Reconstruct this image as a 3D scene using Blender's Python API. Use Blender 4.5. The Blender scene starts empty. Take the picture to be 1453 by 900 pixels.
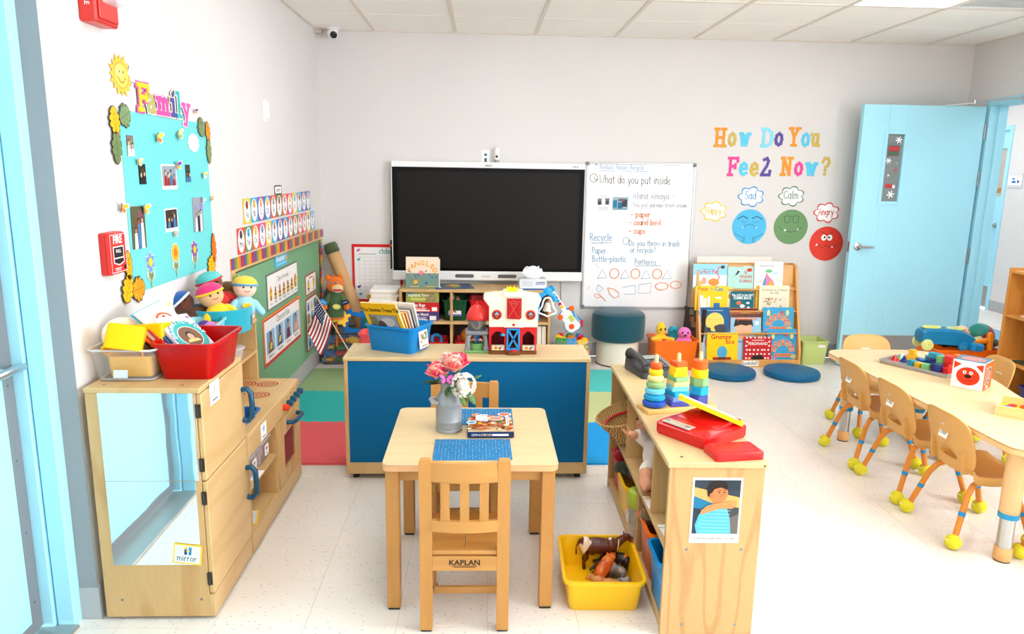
import bpy,math,random
from mathutils import Matrix,Vector

random.seed(11)
scene=bpy.context.scene
ROOT=scene.collection
PI=math.pi

# ------------------------------------------------------------------ camera
cam_data=bpy.data.cameras.new('camera')
cam_data.sensor_width=36.0
cam_data.lens=36.0*1035.83/1453.0
cam_data.clip_start=0.02
cam=bpy.data.objects.new('camera',cam_data)
ROOT.objects.link(cam)
_p,_r,_y=0.197462,0.0164313,0.0422401
_f=Vector((math.sin(_y)*math.cos(_p),math.cos(_y)*math.cos(_p),-math.sin(_p)))
_rt=Vector((math.cos(_y),-math.sin(_y),0))
_up=_rt.cross(_f)
_r2=math.cos(_r)*_rt+math.sin(_r)*_up
_u2=-math.sin(_r)*_rt+math.cos(_r)*_up
_m=Matrix((_r2,_u2,-_f)).transposed().to_4x4()
_m.translation=Vector((0,0,1.49875))
cam.matrix_world=_m
scene.camera=cam

# ------------------------------------------------------------------ world, exposure
SKY_LIGHT=11.0  # overcast daylight that enters through the unseen window band
world=bpy.data.worlds.new('world')
scene.world=world
world.use_nodes=True
world.node_tree.nodes['Background'].inputs[0].default_value=(0.86,0.94,1.0,1)
world.node_tree.nodes['Background'].inputs[1].default_value=SKY_LIGHT
scene.view_settings.view_transform='Standard'
scene.view_settings.look='None'
scene.view_settings.gamma=1.0
scene.view_settings.use_curve_mapping=False
scene.view_settings.exposure=0.79
PANEL=4.2  # radiance of the ceiling light panels
scene.cycles.use_denoising=True
scene.cycles.max_bounces=10
scene.cycles.diffuse_bounces=6
scene.cycles.transparent_max_bounces=16

# ------------------------------------------------------------------ colours and materials
def S(r,g,b):
 def l(c):
  c/=255.0
  return c/12.92 if c<=0.04045 else((c+0.055)/1.055)**2.4
 return(l(r),l(g),l(b),1.0)

MATS={}
def new_mat(name):
 m=bpy.data.materials.new(name)
 m.use_nodes=True
 nt=m.node_tree
 return m,nt,nt.nodes['Principled BSDF']

def mat(rgb,rough=0.45,metal=0.0,spec=0.5,bump=0.0,bscale=200.0,coat=0.0,sheen=0.0):
 key=(rgb,rough,metal,spec,bump,bscale,coat,sheen)
 if key in MATS:
  return MATS[key]
 m,nt,b=new_mat('surface_%d_%d_%d'%rgb)
 b.inputs['Base Color'].default_value=S(*rgb)
 b.inputs['Roughness'].default_value=rough
 b.inputs['Metallic'].default_value=metal
 b.inputs['Specular IOR Level'].default_value=spec
 if coat:b.inputs['Coat Weight'].default_value=coat
 if sheen:b.inputs['Sheen Weight'].default_value=sheen
 # slight uneven tone so that no surface is perfectly flat
 tc=nt.nodes.new('ShaderNodeTexCoord')
 nz=nt.nodes.new('ShaderNodeTexNoise');nz.inputs['Scale'].default_value=6.0;nz.inputs['Detail'].default_value=3
 nt.links.new(tc.outputs['Object'],nz.inputs['Vector'])
 mp=nt.nodes.new('ShaderNodeMapRange')
 mp.inputs['To Min'].default_value=max(0.02,rough-0.05);mp.inputs['To Max'].default_value=min(1,rough+0.05)
 nt.links.new(nz.outputs['Fac'],mp.inputs['Value']);nt.links.new(mp.outputs['Result'],b.inputs['Roughness'])
 if bump:
  n2=nt.nodes.new('ShaderNodeTexNoise');n2.inputs['Scale'].default_value=bscale;n2.inputs['Detail'].default_value=2
  nt.links.new(tc.outputs['Object'],n2.inputs['Vector'])
  bp=nt.nodes.new('ShaderNodeBump');bp.inputs['Strength'].default_value=bump;bp.inputs['Distance'].default_value=0.002
  nt.links.new(n2.outputs['Fac'],bp.inputs['Height']);nt.links.new(bp.outputs['Normal'],b.inputs['Normal'])
 MATS[key]=m
 return m

def plastic(*rgb):return mat(tuple(rgb),0.34,spec=.35)
def matte(*rgb):return mat(tuple(rgb),0.7,spec=0.3)
def cloth(*rgb):return mat(tuple(rgb),0.9,spec=0.15,bump=0.6,bscale=350.0,sheen=0.3)
def metal(*rgb):return mat(tuple(rgb),0.33,metal=1.0)

def wood(name,light,dark,axis='z',rough=0.42,bands=26.0,amount=0.55,fine=0.25,size=1.0):
 """birch / maple: contour bands of a stretched noise field plus fine fibres"""
 key=('wood',name)
 if key in MATS:return MATS[key]
 m,nt,b=new_mat(name)
 N,Lk=nt.nodes,nt.links
 tc=N.new('ShaderNodeTexCoord');mp=N.new('ShaderNodeMapping')
 sc={'x':(0.55,3.2,3.2),'y':(3.2,0.55,3.2),'z':(3.2,3.2,0.55)}[axis]
 mp.inputs['Scale'].default_value=tuple(s*size for s in sc)
 oi=N.new('ShaderNodeObjectInfo');vm=N.new('ShaderNodeVectorMath');vm.operation='ADD'
 cv=N.new('ShaderNodeCombineXYZ');ml=N.new('ShaderNodeMath');ml.operation='MULTIPLY';ml.inputs[1].default_value=9.0
 Lk.new(oi.outputs['Random'],ml.inputs[0]);Lk.new(ml.outputs[0],cv.inputs[0]);Lk.new(ml.outputs[0],cv.inputs[2])
 Lk.new(tc.outputs['Object'],mp.inputs['Vector']);Lk.new(mp.outputs['Vector'],vm.inputs[0]);Lk.new(cv.outputs[0],vm.inputs[1])
 n1=N.new('ShaderNodeTexNoise');n1.inputs['Scale'].default_value=1.6;n1.inputs['Detail'].default_value=1.2;n1.inputs['Roughness'].default_value=0.35
 Lk.new(vm.outputs[0],n1.inputs['Vector'])
 k=N.new('ShaderNodeMath');k.operation='MULTIPLY';k.inputs[1].default_value=bands*6.283/6
 Lk.new(n1.outputs['Fac'],k.inputs[0])
 s=N.new('ShaderNodeMath');s.operation='SINE';Lk.new(k.outputs[0],s.inputs[0])
 r1=N.new('ShaderNodeMapRange');r1.inputs['From Min'].default_value=0.2;r1.inputs['From Max'].default_value=1.0
 r1.inputs['To Min'].default_value=0.0;r1.inputs['To Max'].default_value=amount
 Lk.new(s.outputs[0],r1.inputs['Value'])
 n2=N.new('ShaderNodeTexNoise');n2.inputs['Scale'].default_value=26.0;n2.inputs['Detail'].default_value=4
 Lk.new(vm.outputs[0],n2.inputs['Vector'])
 r2=N.new('ShaderNodeMapRange');r2.inputs['From Min'].default_value=0.3;r2.inputs['From Max'].default_value=0.8
 r2.inputs['To Min'].default_value=0.0;r2.inputs['To Max'].default_value=fine
 Lk.new(n2.outputs['Fac'],r2.inputs['Value'])
 ad=N.new('ShaderNodeMath');ad.operation='ADD';ad.use_clamp=True
 Lk.new(r1.outputs[0],ad.inputs[0]);Lk.new(r2.outputs[0],ad.inputs[1])
 mx=N.new('ShaderNodeMix');mx.data_type='RGBA'
 mx.inputs['A'].default_value=S(*light);mx.inputs['B'].default_value=S(*dark)
 Lk.new(ad.outputs[0],mx.inputs['Factor']);Lk.new(mx.outputs['Result'],b.inputs['Base Color'])
 b.inputs['Roughness'].default_value=rough
 MATS[key]=m
 return m

def print_mat():
 if 'print' in MATS:return MATS['print']
 m,nt,b=new_mat('printed_paper')
 a=nt.nodes.new('ShaderNodeAttribute');a.attribute_name='tint'
 nt.links.new(a.outputs['Color'],b.inputs['Base Color'])
 b.inputs['Roughness'].default_value=0.5
 b.inputs['Specular IOR Level'].default_value=0.3
 MATS['print']=m
 return m

def toy_mat(rough=0.35):
 key=('toy',rough)
 if key in MATS:return MATS[key]
 m,nt,b=new_mat('painted_toy')
 a=nt.nodes.new('ShaderNodeAttribute');a.attribute_name='tint'
 nt.links.new(a.outputs['Color'],b.inputs['Base Color'])
 b.inputs['Roughness'].default_value=rough
 MATS[key]=m
 return m

def clear_mat(rgb=(235,238,240),alpha=0.22,rough=0.12):
 key=('clear',rgb,alpha)
 if key in MATS:return MATS[key]
 m,nt,b=new_mat('clear_plastic')
 b.inputs['Base Color'].default_value=S(*rgb)
 b.inputs['Roughness'].default_value=rough
 b.inputs['Alpha'].default_value=alpha
 MATS[key]=m
 return m

def emit_mat(rgb,strength):
 m,nt,b=new_mat('light_diffuser')
 b.inputs['Base Color'].default_value=S(*rgb)
 b.inputs['Emission Color'].default_value=S(*rgb)
 b.inputs['Emission Strength'].default_value=strength
 return m

# ------------------------------------------------------------------ mesh builder
def rrect(w,d,r,n=4,cx=0.0,cy=0.0):
 r=min(r,w/2-1e-5,d/2-1e-5)
 out=[]
 for(sx,sy,a0)in((1,1,0),(-1,1,PI/2),(-1,-1,PI),(1,-1,3*PI/2)):
  for i in range(n+1):
   a=a0+PI/2*i/n
   out.append((cx+sx*(w/2-r)+r*math.cos(a),cy+sy*(d/2-r)+r*math.sin(a)))
 return out

def circ(r,n=20,cx=0.0,cy=0.0,ry=None):
 ry=r if ry is None else ry
 return[(cx+r*math.cos(2*PI*i/n),cy+ry*math.sin(2*PI*i/n))for i in range(n)]

class MB:
 def __init__(self):
  self.v=[];self.f=[];self.c=[]
  self.M=Matrix.Identity(4);self.col=(1,1,1,1);self.flat=set()
 def at(self,x=0,y=0,z=0,rx=0,ry=0,rz=0,s=1.0):
  self.M=Matrix.Translation((x,y,z))@Matrix.Rotation(rz,4,'Z')@Matrix.Rotation(ry,4,'Y')@Matrix.Rotation(rx,4,'X')@Matrix.Scale(s,4)
  return self
 def paint(self,*rgb):
  self.col=S(*rgb);return self
 def add(self,vs,fs):
  o=len(self.v)
  self.v+=[tuple(self.M@Vector(p))for p in vs]
  for f in fs:
   self.f.append(tuple(i+o for i in f));self.c.append(self.col)
  return self
 def box(self,c,s,b=0.0):
  x,y,z=(k/2 for k in s)
  b=min(b,x*0.9,y*0.9,z*0.9)
  if b<=0:
   vs=[(c[0]+i*x,c[1]+j*y,c[2]+k*z)for i in(-1,1)for j in(-1,1)for k in(-1,1)]
   return self.add(vs,[(0,1,3,2),(4,6,7,5),(0,4,5,1),(2,3,7,6),(0,2,6,4),(1,5,7,3)])
  vs=[];idx={}
  for i in(-1,1):
   for j in(-1,1):
    for k in(-1,1):
     for ax in range(3):
      p=[i*x,j*y,k*z]
      for q in range(3):
       if q!=ax:p[q]-=(i,j,k)[q]*b
      idx[(i,j,k,ax)]=len(vs)
      vs.append((c[0]+p[0],c[1]+p[1],c[2]+p[2]))
  fs=[]
  def sg(ax,s,a,b2,flip):
   o=[0,0,0];o[ax]=s
   ring=[]
   q1,q2=[q for q in range(3)if q!=ax]
   for(u,w)in((-1,-1),(1,-1),(1,1),(-1,1)):
    o2=o[:];o2[q1]=u;o2[q2]=w
    ring.append(idx[(o2[0],o2[1],o2[2],ax)])
   return ring
  for ax in range(3):
   for s_ in(-1,1):
    r=sg(ax,s_,0,0,False)
    if(s_>0)!=(ax!=1):r=r[::-1]
    fs.append(tuple(r))
  for ax in range(3):
   q1,q2=[q for q in range(3)if q!=ax]
   for u in(-1,1):
    for w in(-1,1):
     k0=[0,0,0];k1=[0,0,0]
     k0[ax],k1[ax]=-1,1
     k0[q1]=k1[q1]=u;k0[q2]=k1[q2]=w
     a0,a1=idx[(*k0,q1)],idx[(*k1,q1)]
     b0,b1=idx[(*k0,q2)],idx[(*k1,q2)]
     fs.append((a0,a1,b1,b0))
  for i in(-1,1):
   for j in(-1,1):
    for k in(-1,1):
     fs.append(tuple(idx[(i,j,k,q)]for q in range(3)))
  return self.add(vs,fs)
 def span(self,a,b,bev=0.0):
  return self.box([(a[i]+b[i])/2 for i in range(3)],[abs(b[i]-a[i])for i in range(3)],bev)
 def loft(self,loops,cap0=True,cap1=True,closed=True):
  n=len(loops[0]);vs=[p for l in loops for p in l];fs=[]
  for k in range(len(loops)-1):
   for i in range(n if closed else n-1):
    j=(i+1)%n
    fs.append((k*n+i,k*n+j,(k+1)*n+j,(k+1)*n+i))
  if cap0:fs.append(tuple(range(n))[::-1])
  if cap1:fs.append(tuple((len(loops)-1)*n+i for i in range(n)))
  return self.add(vs,fs)
 def prism(self,poly,z0,z1,bev=0.0):
  if bev<=0:
   return self.loft([[(x,y,z0)for x,y in poly],[(x,y,z1)for x,y in poly]])
  ins=inset(poly,bev)
  return self.loft([[(x,y,z0)for x,y in ins],[(x,y,z0+bev)for x,y in poly],
       [(x,y,z1-bev)for x,y in poly],[(x,y,z1)for x,y in ins]])
 def lathe(self,prof,n=20,cap0=True,cap1=True):
  return self.loft([[(r*math.cos(2*PI*i/n),r*math.sin(2*PI*i/n),z)for i in range(n)]for r,z in prof],cap0,cap1)
 def cyl(self,a,b,r,n=14,r2=None):
  return self.tube([a,b],[r,r if r2 is None else r2],n)
 def tube(self,pts,r,n=8,closed=False,sq=1.0):
  pts=[Vector(p)for p in pts];m=len(pts)
  rs=r if isinstance(r,(list,tuple))else[r]*m
  loops=[];ref=None
  for i in range(m):
   if closed:d=pts[(i+1)%m]-pts[i-1]
   else:d=pts[min(i+1,m-1)]-pts[max(i-1,0)]
   d.normalize()
   if ref is None:
    ref=Vector((0,0,1))if abs(d.z)<0.9 else Vector((1,0,0))
   u=(ref-d*ref.dot(d)).normalized();w=d.cross(u);ref=u
   loops.append([tuple(pts[i]+(u*math.cos(2*PI*k/n)+w*math.sin(2*PI*k/n)*sq)*rs[i])for k in range(n)])
  if closed:
   loops.append(loops[0]);return self.loft(loops,False,False)
  return self.loft(loops)
 def ell(self,c,r,n=14,m=9):
  if not isinstance(r,(tuple,list)):r=(r,r,r)
  loops=[]
  for j in range(1,m):
   t=PI*j/m
   loops.append([(c[0]+r[0]*math.sin(t)*math.cos(2*PI*i/n),c[1]+r[1]*math.sin(t)*math.sin(2*PI*i/n),c[2]-r[2]*math.cos(t))for i in range(n)])
  o=len(self.v)
  vs=[p for l in loops for p in l]+[(c[0],c[1],c[2]-r[2]),(c[0],c[1],c[2]+r[2])]
  fs=[]
  for k in range(len(loops)-1):
   for i in range(n):
    j=(i+1)%n
    fs.append((k*n+i,k*n+j,(k+1)*n+j,(k+1)*n+i))
  a=len(loops)*n;last=(len(loops)-1)*n
  for i in range(n):
   j=(i+1)%n
   fs.append((a,j,i));fs.append((a+1,last+i,last+j))
  return self.add(vs,fs)
 def capsule(self,a,b,r0,r1=None,n=10):
  r1=r0 if r1 is None else r1
  a=Vector(a);b=Vector(b);d=(b-a)
  dn=d.normalized()
  pts=[a-dn*r0*0.98,a-dn*r0*0.7,a,b,b+dn*r1*0.7,b+dn*r1*0.98]
  return self.tube(pts,[r0*0.15,r0*0.7,r0,r1,r1*0.7,r1*0.15],n)

def inset(poly,d):
 n=len(poly);out=[]
 ar=sum(poly[i][0]*poly[(i+1)%n][1]-poly[(i+1)%n][0]*poly[i][1]for i in range(n))
 sg=1 if ar>0 else-1
 for i in range(n):
  p0,p1,p2=poly[i-1],poly[i],poly[(i+1)%n]
  def nrm(a,b):
   dx,dy=b[0]-a[0],b[1]-a[1];l=math.hypot(dx,dy)or 1e-9
   return(-dy/l*sg,dx/l*sg)
  n1,n2=nrm(p0,p1),nrm(p1,p2)
  bx,by=n1[0]+n2[0],n1[1]+n2[1];l=bx*bx+by*by or 1e-9
  k=min(2.0/l*d,2*d)
  out.append((p1[0]+bx*k*(1 if l>0.2 else 0.3),p1[1]+by*k*(1 if l>0.2 else 0.3)))
 return out

def make_mesh(mb,smooth=35.0):
 me=bpy.data.meshes.new('shape')
 me.from_pydata(mb.v,[],mb.f)
 if mb.c and any(c!=mb.c[0]for c in mb.c)or(mb.c and mb.c[0]!=(1,1,1,1)):
  at=me.color_attributes.new('tint','FLOAT_COLOR','CORNER')
  data=[]
  for p,c in zip(mb.f,mb.c):data+=list(c)*len(p)
  at.data.foreach_set('color',data)
 if smooth:
  me.polygons.foreach_set('use_smooth',[True]*len(me.polygons))
  me.set_sharp_from_angle(angle=math.radians(smooth))
 me.update()
 return me

def fix_normals(me):
 import bmesh
 bm=bmesh.new();bm.from_mesh(me)
 bmesh.ops.recalc_face_normals(bm,faces=bm.faces)
 bm.to_mesh(me);bm.free()

def link(name,data,parent=None,loc=None,rot=None):
 o=bpy.data.objects.new(name,data)
 ROOT.objects.link(o)
 if parent is not None:o.parent=parent
 if loc:o.location=loc
 if rot:o.rotation_euler=rot
 return o

def part(name,mb,material,parent,loc=None,rot=None,smooth=35.0,label=None,recalc=True):
 me=make_mesh(mb,smooth)
 if recalc:fix_normals(me)
 me.materials.append(material)
 o=link(name,me,parent,loc,rot)
 if label:o['label']=label
 return o

def tag(o,label,cat,group=None):
 o['label']=label;o['category']=cat
 if group:o['group']=group
 return o

def thing(name,label,cat,loc=(0,0,0),rz=0.0,group=None,rot=None):
 o=link(name,None,None,loc,rot or(0,0,rz))
 o.empty_display_size=0.05
 return tag(o,label,cat,group)

def single(name,mb,material,label,cat,loc=(0,0,0),rz=0.0,group=None,rot=None,smooth=35.0,recalc=True):
 o=part(name,mb,material,None,loc,rot or(0,0,rz),smooth,recalc=recalc)
 return tag(o,label,cat,group)

def struct(name,mb,material,parent=None,smooth=None,loc=None,rot=None):
 o=part(name,mb,material,parent,loc,rot,smooth)
 if parent is None:o['kind']='structure'
 return o

def struct_root(name,loc=(0,0,0),rz=0):
 o=link(name,None,None,loc,(0,0,rz));o['kind']='structure'
 return o

def copy_tree(o,parent=None):
 c=o.copy();ROOT.objects.link(c)
 c.parent=parent
 for ch in list(o.children):copy_tree(ch,c)
 return c

def blob(name,mb,material,parent=None,loc=None,rot=None,voxel=0.004,smooth_it=6):
 """overlapping forms fused into one continuous skin"""
 o=part(name,mb,material,parent,loc,rot,smooth=None)
 r=o.modifiers.new('skin','REMESH');r.mode='VOXEL';r.voxel_size=voxel;r.use_smooth_shade=True
 if smooth_it:
  s=o.modifiers.new('soften','SMOOTH');s.factor=0.5;s.iterations=smooth_it
 return o

# ------------------------------------------------------------------ flat print and lettering
_TEXT={}
def text_shape(s,weight):
 k=(s,weight)
 if k not in _TEXT:
  c=bpy.data.curves.new('t','FONT');c.body=s;c.offset=weight;c.fill_mode='FRONT';c.dimensions='2D';c.resolution_u=2
  o=bpy.data.objects.new('t',c);m=o.to_mesh()
  vs=[(v.co.x,v.co.y)for v in m.vertices];fs=[tuple(p.vertices)for p in m.polygons]
  o.to_mesh_clear();bpy.data.objects.remove(o);bpy.data.curves.remove(c)
  x0=min((v[0]for v in vs),default=0);x1=max((v[0]for v in vs),default=0)
  _TEXT[k]=([(v[0]-x0,v[1])for v in vs],fs,x1-x0)
 return _TEXT[k]

# single-stroke hand lettering; y 0 baseline, 1 cap height, .6 x-height, -.35 descender
_o=[(.5,.3),(.46,.5),(.28,.6),(.08,.48),(.02,.28),(.1,.08),(.28,0),(.45,.1),(.5,.3)]
HAND={
 'a':(.6,[_o,[(.5,.6),(.5,.1),(.6,0)]]),'b':(.58,[[(.05,1),(.05,0)],[(.05,.4),(.2,.58),(.42,.55),(.52,.3),(.4,.04),(.2,.0),(.05,.12)]]),
 'c':(.52,[[(.46,.5),(.28,.6),(.08,.48),(.02,.28),(.1,.08),(.28,0),(.48,.1)]]),'d':(.6,[_o,[(.52,1),(.52,0)]]),
 'e':(.55,[[(.03,.3),(.48,.34),(.44,.52),(.26,.6),(.08,.48),(.02,.26),(.12,.06),(.3,0),(.5,.1)]]),
 'f':(.4,[[(.4,.95),(.28,1),(.18,.85),(.18,0)],[(.02,.58),(.36,.58)]]),'g':(.6,[_o,[(.5,.6),(.5,-.2),(.36,-.36),(.1,-.28)]]),
 'h':(.56,[[(.05,1),(.05,0)],[(.05,.4),(.2,.58),(.4,.56),(.48,.4),(.48,0)]]),'i':(.2,[[(.08,.58),(.08,0)],[(.08,.78),(.09,.84)]]),
 'k':(.5,[[(.05,1),(.05,0)],[(.42,.6),(.08,.28),(.46,0)]]),'l':(.2,[[(.08,1),(.08,.06),(.16,0)]]),
 'm':(.82,[[(.05,.6),(.05,0)],[(.05,.42),(.18,.58),(.34,.54),(.4,.4),(.4,0)],[(.4,.42),(.52,.58),(.68,.54),(.74,.4),(.74,0)]]),
 'n':(.56,[[(.05,.6),(.05,0)],[(.05,.4),(.2,.58),(.4,.56),(.48,.4),(.48,0)]]),'o':(.58,[_o]),
 'p':(.58,[[(.05,.6),(.05,-.36)],[(.05,.4),(.2,.58),(.42,.55),(.52,.3),(.4,.04),(.2,.0),(.05,.12)]]),
 'r':(.42,[[(.05,.6),(.05,0)],[(.05,.36),(.16,.54),(.36,.58)]]),'s':(.48,[[(.42,.52),(.24,.6),(.08,.48),(.16,.34),(.36,.26),(.42,.12),(.26,0),(.04,.08)]]),
 't':(.4,[[(.18,.9),(.18,.1),(.34,0)],[(.0,.6),(.36,.6)]]),'u':(.58,[[(.05,.6),(.06,.2),(.16,.02),(.36,.04),(.48,.22)],[(.48,.6),(.48,0)]]),
 'v':(.52,[[(.03,.6),(.25,0),(.47,.6)]]),'w':(.74,[[(.03,.6),(.2,0),(.36,.5),(.52,0),(.68,.6)]]),
 'y':(.56,[[(.04,.6),(.26,.05)],[(.5,.6),(.2,-.36),(.08,-.34)]]),
 'A':(.72,[[(.02,0),(.34,1),(.66,0)],[(.14,.36),(.54,.36)]]),'B':(.62,[[(.06,1),(.06,0)],[(.06,1),(.4,.96),(.46,.76),(.3,.55),(.06,.52)],[(.3,.54),(.54,.4),(.52,.12),(.3,0),(.06,0)]]),
 'C':(.68,[[(.62,.8),(.42,1),(.14,.84),(.04,.46),(.14,.12),(.4,0),(.64,.16)]]),'D':(.7,[[(.06,1),(.06,0)],[(.02,1),(.4,.95),(.62,.66),(.58,.26),(.36,.02),(.02,0)]]),
 'H':(.68,[[(.06,1),(.06,0)],[(.58,1),(.58,0)],[(.06,.5),(.58,.52)]]),'P':(.6,[[(.06,1),(.06,0)],[(.06,.98),(.4,.96),(.54,.76),(.4,.52),(.06,.48)]]),
 'R':(.64,[[(.06,1),(.06,0)],[(.06,.98),(.4,.96),(.52,.76),(.38,.54),(.06,.48)],[(.24,.5),(.58,0)]]),'S':(.6,[[(.54,.86),(.32,1),(.1,.84),(.16,.6),(.44,.46),(.54,.22),(.34,0),(.06,.1)]]),
 'W':(.98,[[(.03,1),(.24,0),(.46,.8),(.68,0),(.92,1)]]),'Q':(.8,[[(.7,.5),(.6,.86),(.36,1),(.1,.82),(.03,.46),(.14,.12),(.4,0),(.64,.16),(.7,.5)],[(.42,.3),(.74,-.06)]]),
 'Y':(.64,[[(.04,1),(.3,.52)],[(.6,1),(.2,0)]]),'-':(.5,[[(.05,.4),(.42,.42)]]),'?':(.5,[[(.06,.8),(.22,1),(.42,.84),(.36,.6),(.2,.44),(.2,.24)],[(.2,.03),(.21,.0)]]),
 ',':(.25,[[(.12,.04),(.06,-.16)]]),'*':(.5,[[(.25,.9),(.25,.5)],[(.08,.6),(.42,.8)],[(.08,.8),(.42,.6)]]),' ':(.4,[]),
}

class Art(MB):
 """flat printing: x right, y up, z towards the viewer; every call lies a hair above the one before"""
 def __init__(self,step=0.00012):
  super().__init__();self.z=0.0;self.step=step
 def _up(self):self.z+=self.step;return self.z
 def card(self,w,h,t,rgb,r=0.0,x=0,y=0):
  self.paint(*rgb)
  p=rrect(w,h,r,4,x,y)if r else[(x-w/2,y-h/2),(x+w/2,y-h/2),(x+w/2,y+h/2),(x-w/2,y+h/2)]
  self.prism(p,0,t);self.z=max(self.z,t);return self
 def cut(self,poly,t,rgb):
  self.paint(*rgb);self.prism(poly,0,t);self.z=max(self.z,t);return self
 def poly(self,pts,rgb):
  z=self._up();self.paint(*rgb)
  return self.add([(x,y,z)for x,y in pts],[tuple(range(len(pts)))])
 def rect(self,x,y,w,h,rgb):  # x, y: centre
  return self.poly([(x-w/2,y-h/2),(x+w/2,y-h/2),(x+w/2,y+h/2),(x-w/2,y+h/2)],rgb)
 def oval(self,x,y,rx,ry,rgb,n=18):
  return self.poly([(x+rx*math.cos(2*PI*i/n),y+ry*math.sin(2*PI*i/n))for i in range(n)],rgb)
 def ring(self,x,y,rx,ry,w,rgb,n=22):
  return self.stroke([(x+rx*math.cos(2*PI*i/n),y+ry*math.sin(2*PI*i/n))for i in range(n+1)],w,rgb)
 def stroke(self,pts,w,rgb,up=True):
  z=self._up()if up else self.z
  self.paint(*rgb)
  n=len(pts)
  if n<2:return self
  vs=[]
  for i in range(n):
   a,b=pts[max(i-1,0)],pts[min(i+1,n-1)]
   dx,dy=b[0]-a[0],b[1]-a[1];l=math.hypot(dx,dy)or 1e-9
   nx,ny=-dy/l*w/2,dx/l*w/2
   ex=ey=0
   if i==0:ex,ey=-dx/l*w*.4,-dy/l*w*.4
   if i==n-1:ex,ey=dx/l*w*.4,dy/l*w*.4
   vs+=[(pts[i][0]+nx+ex,pts[i][1]+ny+ey,z),(pts[i][0]-nx+ex,pts[i][1]-ny+ey,z)]
  return self.add(vs,[(2*i,2*i+1,2*i+3,2*i+2)for i in range(n-1)])
 def text(self,s,x,y,size,rgb,weight=0.0,align='c',sx=1.0,rot=0.0,italic=0.0):
  vs,fs,w=text_shape(s,weight)
  z=self._up();self.paint(*rgb)
  off=-w/2 if align=='c' else(0 if align=='l' else-w)
  ca,sa=math.cos(rot),math.sin(rot)
  out=[]
  for(a,b)in vs:
   u,v=(a+off+b*italic)*size*sx,b*size
   out.append((x+u*ca-v*sa,y+u*sa+v*ca,z))
  return self.add(out,fs)
 def hand(self,s,x,y,size,rgb,w=None,align='l',slope=0.0,sx=0.9,jitter=0.0,gap=.1):
  w=w or size*0.1
  tot=sum(HAND.get(ch,HAND[' '])[0]+gap for ch in s)*size*sx
  if align=='c':x-=tot/2
  self._up();rnd=random.Random(s)
  for ch in s:
   adv,strokes=HAND.get(ch,HAND[' '])
   jy=rnd.uniform(-1,1)*jitter*size
   for st in strokes:
    self.stroke([(x+px*size*sx,y+jy+py*size+(px*size*sx)*slope)for px,py in st],w,rgb,up=False)
   x+=(adv+gap)*size*sx;y+=(adv+gap)*size*sx*slope
  return self

ON_BACK=(PI/2,0,0)  # print faces -y (seen from the room)
ON_LEFT=(PI/2,0,PI/2)  # print faces +x
FLAT=(0,0,0)

# ================================================================== THE ROOM
XL,XD,XR,YB,YN,H=-1.272,-1.345,3.842,5.867,-1.45,2.519
T=0.3048
HW=H+.08

def wall_mat(name,rgb,rough=0.6):
 m,nt,b=new_mat(name)
 tc=nt.nodes.new('ShaderNodeTexCoord')
 n=nt.nodes.new('ShaderNodeTexNoise');n.inputs['Scale'].default_value=2.2;n.inputs['Detail'].default_value=4
 nt.links.new(tc.outputs['Object'],n.inputs['Vector'])
 mx=nt.nodes.new('ShaderNodeMix');mx.data_type='RGBA'
 mx.inputs['A'].default_value=S(*rgb);mx.inputs['B'].default_value=S(*[max(0,c-7)for c in rgb])
 nt.links.new(n.outputs['Fac'],mx.inputs['Factor']);nt.links.new(mx.outputs['Result'],b.inputs['Base Color'])
 n2=nt.nodes.new('ShaderNodeTexNoise');n2.inputs['Scale'].default_value=260
 nt.links.new(tc.outputs['Object'],n2.inputs['Vector'])
 bp=nt.nodes.new('ShaderNodeBump');bp.inputs['Strength'].default_value=0.08;bp.inputs['Distance'].default_value=0.001
 nt.links.new(n2.outputs['Fac'],bp.inputs['Height']);nt.links.new(bp.outputs['Normal'],b.inputs['Normal'])
 b.inputs['Roughness'].default_value=rough
 b.inputs['Specular IOR Level'].default_value=0.3
 return m
WALL=wall_mat('wall_paint',(226,222,220))
BASE=mat((176,176,176),0.5)
BLUE=mat((168,226,244),0.5,spec=.25)
BLUE_D=BLUE

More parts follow.
